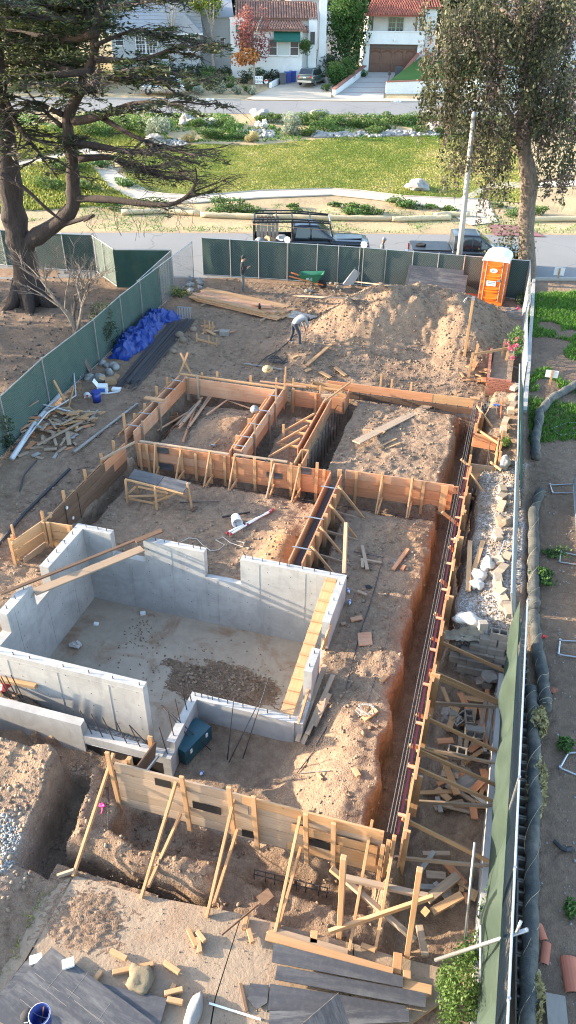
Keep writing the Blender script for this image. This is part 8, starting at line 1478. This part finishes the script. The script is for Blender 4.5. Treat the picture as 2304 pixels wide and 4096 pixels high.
q = scatter_poly([sn(-45,66),sn(30,70),sn(30,77.4),sn(-45,77.4)],16000);k = fbm(q[:,0],q[:,1],.25,3,6) > -.1;blades('bed_grass',q[k],.2,.16,'grass_green','green grass between the junipers of the park bed','grass',.5)
q = np.vstack([scatter_poly([onT(*p)[:2] for p in P],n) for P,n in (([(-150,520),(450,500),(700,560),(560,610),(380,585),(0,655),(-150,690)],16000),([(-150,715),(330,618),(430,745),(560,815),(-150,860)],9000))]);blades('bed_grass',q,.22,.2,'grass_lawn','green park grass seen beneath the cedar limbs','grass',.6)
q = scatter_poly([(1.62,22.6),(8,26.0),(8,41.2),(1.1,37.8)],34000);k = fbm(q[:,0],q[:,1],.45,3,8) > -.2;blades('yard_grass',q[k],.16,.05,'grass_green','lush green grass in the right yard','grass',.45)
q = scatter_poly([sn(17.8,85.3),sn(31,86.5),sn(31,96),sn(19.2,96)],5000);o = blades('slope_grass',q,.12,.2,'grass_green','bright grass of the sloping lawn by the garage','grass',.5,zoff=1.2);bpy.data.objects.remove(o)
# --- plants on the site
def bush(label,px,z,r,n,mat,size,seed,**k): p = at(*px,z);return shrub(label,p,r,n,mat,size,seed,'leafy_bush',k.pop('lumps',16),.35,.55,**k)
bush('leafy bush with small bright leaves at the bottom right',P6(850,660),-1.05,(.42,.6,.6),3600,'leaf_fresh',.05,3);bush('small leafy bush right of the crossing pole',P6(940,430),-1.0,(.4,.35,.4),800,'leaf_green',.06,4);bush('climbing weed by the curb near the standing pole',P6(1010,200),-.9,(.2,.5,.35),420,'leaf_fresh',.06,5);bush('green weed on the terrace edge by the leaning mesh',Rz(1500,1550,1255,590),.0,(.2,.3,.25),400,'leaf_fresh',.07,6);bush('dark weed clump in the right yard beside the wattle',Rz(1700,1950,1160,900),0,(.4,.4,.2),500,'leaf_green',.09,7);bush('tuft of weed beside the nearest square stand',Rz(1700,2850,1350,330),0,(.22,.22,.12),160,'leaf_green',.1,8);bush('small weed at the bottom of the right yard',P6(1420,190),0,(.2,.2,.12),160,'leaf_green',.08,9);bush('low weeds beside the right frame edge',Rz(1700,1950,1240,640),0,(.45,.3,.1),260,'leaf_green',.08,10)
bush('dead straw tuft on the longest wattle',P6(1235,620),.05,(.16,.5,.1),900,'leaf_straw',.11,11,down=.2);bush('dry straw tuft beside the long wattle',Rz(1700,2850,1070,700),.05,(.2,.7,.09),800,'leaf_straw',.11,12);bush('thin straw tuft at the wattle bulge',Rz(1700,2850,1100,120),.1,(.2,.4,.12),400,'leaf_straw',.12,13)
t = bush('rose bush with pink blooms in the brick planter',(1800 + 420 / 1.625,1150 + 400 / 1.625),.3,(.35,1.3,.45),900,'leaf_green',.09,14);C_ = np.array([tuple(at(1800 + x / 1.625,1150 + y / 1.625,.9)) for x,y in ((440,340),(392,392),(375,365),(415,378),(405,455),(440,132),(430,390)) for _ in range(10)]) + RNG.normal(0,.05,(70,3));leaves('blooms',C_,.1,'petal_pink',t,None,.9)
t = shrub('tangled dark shrub against the green fence by the tarp',onT(*Kz(0,1200,520,250)),(.6,.7,1.2),1400,'leaf_dark',.1,15,'ivy_shrub',14,.4,tone=.3);shrub('low green plants at the foot of the entrance panel',onT(*Kz(0,600,870,735)),(1.0,.35,.3),600,'leaf_fresh',.1,16,'leafy_bush',12,.4);shrub('dark shrub at the left edge below the fence',onT(20,1800),(.6,.6,.7),800,'leaf_dark',.12,17,'leafy_bush',12,.4,tone=.2);shrub('dark ivy beneath the toilet side',at(2075,1215,0),(.3,.9,.35),500,'leaf_dark',.1,18,'leafy_bush',12,.4,tone=.2)
q = RNG.uniform([-9.2,4.0],[-7.9,6.4],(1500,2));q = q[np.abs((q[:,0] + 5.9 + (6 - q[:,1]) * .2)) < 2];pw = [at(*P5(x,y),-1.08) for x,y in ((20,520),(60,430),(100,350),(150,240),(190,180),(210,140))];qq = np.array([[p.x + random.gauss(0,.06),p.y + random.gauss(0,.09)] for p in pw for _ in range(22)]);blades('weeds',qq,.07,.025,'grass_lawn','thin weeds growing along the slab joint at left','weeds',.6)
for i in range(4): tree('unseen evergreen added beyond the left frame edge to shade the bare yard',Vector((-37 + i * .7,15.5 + i * 4.2,0)),6.4,(2.3,2.6,2.8),1500,'leaf_dark','bark_brown','evergreen_tree',.5,(0,0),.2,.6,90 + i,12,.6,group='added evergreens shading the yard')  # out-of-view trees, added to throw shade over the yard under the cedar
# --- street lamp
base = Vector((-2.35,38.75,0));t = thing('street_lamp','tall leaning grey concrete street lamp post','lamp',base);tp = atY(1893,480,38.75) - base;MB().tube([(0,0,0),tp * .5,tp],[.15,.125,.10],10).build('post','concrete_rough',t,True);MB().lathe(tp,[(.09,0),(.12,.06),(.11,.3),(.04,.36)],12).build('lantern','galvanized',t,True);MB().box((0,0,.25),(.5,.5,.5),taper=.8).build('base','concrete_rough',t)
# ---------------------------------------------------------------- soil litter: clods and pebbles
def litter_pts(n,x0,x1,y0,y1,seed,f=lambda x,y: np.ones(len(x),bool)):
    r_ = np.random.default_rng(seed);x = r_.uniform(x0,x1,n);y = r_.uniform(y0,y1,n);k = f(x,y);return x[k],y[k]
def pebbles(name,label,x,y,smin,smax,mat,seed,zf=None):
    r_ = np.random.default_rng(seed);n = len(x);z = hlook(x,y) if zf is None else np.full(n,zf);bm = bmesh.new();bmesh.ops.create_icosphere(bm,subdivisions=1,radius=1.0);bm.verts.ensure_lookup_table();V0 = np.array([v.co[:] for v in bm.verts]);F0 = np.array([[v.index for v in f.verts] for f in bm.faces]);bm.free();s = smin * (smax / smin) ** (r_.random(n) ** 2.2)
    V = V0[None] * (1 + r_.uniform(-.28,.28,(n,len(V0),1))) * (s[:,None,None] * r_.uniform(.6,1.2,(n,1,3)));a = r_.uniform(0,6.28,n);c,sn_ = np.cos(a),np.sin(a);X = V[:,:,0] * c[:,None] - V[:,:,1] * sn_[:,None];Y = V[:,:,0] * sn_[:,None] + V[:,:,1] * c[:,None];V = np.stack([X + x[:,None],Y + y[:,None],V[:,:,2] * .8 + (z + s * .25)[:,None]],-1).reshape(-1,3);F = (F0[None] + (np.arange(n) * len(V0))[:,None,None]).reshape(-1,3)
    o = link(name,mesh_np(name,V,F,mat));o['kind'] = 'stuff';tag(o,label,'stones');return o
inpit = lambda x,y: ~((x > -9.9) & (x < -2.45) & (y > 8.6) & (y < 14.25)) & ~((x > -6) & (y < 6.25))
x,y = litter_pts(5200,-12.5,.2,6.3,26,1,inpit);pebbles('pebbles','small tan stones scattered over the pads and paths',x,y,.012,.06,'stone_tan',2)
x,y = litter_pts(3200,-13.5,.6,24.5,35.5,3);pebbles('pebbles','tan stones and clods strewn over the soil mound',x,y,.015,.08,'stone_tan',4)
x,y = litter_pts(4200,-12.5,-.8,6.4,26,21,inpit);pebbles('soil_clods','crumbly soil clods over the pads',x,y,.012,.055,'dirt',22);x,y = litter_pts(4200,-9,.6,25.5,34.5,23);pebbles('soil_clods','crumbly soil clods on the mound',x,y,.015,.06,'dirt',24);x,y = litter_pts(1800,-11,-3,5.0,8.4,25,inpit);pebbles('soil_clods','crumbly soil clods at the foreground trenches',x,y,.012,.05,'dirt',26)
x,y = litter_pts(900,-11,-6,5,8.4,5);pebbles('pebbles','stones in the spoil at the lower left',x,y,.015,.06,'stone_tan',6)
x,y = litter_pts(2600,.25,1.55,13.4,21.5,7);pebbles('gravel','pale gravel spread on the terrace',x,y,.015,.04,'stone_tan',8)
x,y = litter_pts(2500,-7.9,-6.6,5.1,7.0,9,lambda x,y: bump(x,y,-7.4,5.9,.8,.7) > .25);pebbles('gravel','grey gravel spill beside the foreground trench',x,y,.015,.04,'stone',10)
x,y = litter_pts(1100,-5.5,1.0,4.6,6.25,11);o = pebbles('pebbles','crumbs of soil and stone on the slab',x,y,.003,.016,'stone_tan',12,-1.075)
x,y = litter_pts(1500,2.0,4.5,4,25,13);pebbles('pebbles','pebbles in the right yard soil',x,y,.01,.035,'stone',14)
x,y = litter_pts(1500,-24,-15,16,35,15);pebbles('pebbles','clods on the bare yard under the cedar',x,y,.02,.09,'bark_brown',16)
# ---------------------------------------------------------------- things of one kind standing in a row are told apart by their place
ONES = 'first second third fourth fifth sixth seventh eighth ninth tenth eleventh twelfth thirteenth fourteenth fifteenth sixteenth seventeenth eighteenth nineteenth'.split();TENS = {20: 'twentieth',30: 'thirtieth',40: 'fortieth'}
def nth(k): return ONES[k - 1] if k < 20 else TENS[k] if k in TENS else {2: 'twenty-',3: 'thirty-',4: 'forty-'}[k // 10] + ONES[k % 10 - 1]
def pxx(p): q = AX.T @ (np.array(p) - CC);return q[0] / -q[2]
bpy.context.view_layer.update();byl = {}
for o in bpy.data.objects:
    if o.parent is None and 'label' in o.keys(): byl.setdefault(o['label'],[]).append(o)
for l,os_ in byl.items():
    if 1 < len(os_) <= 45:
        for k,o in enumerate(sorted(os_,key=lambda o: pxx(o.matrix_world.translation))): o['label'] = '%s, %s from the left' % (l,nth(k + 1))
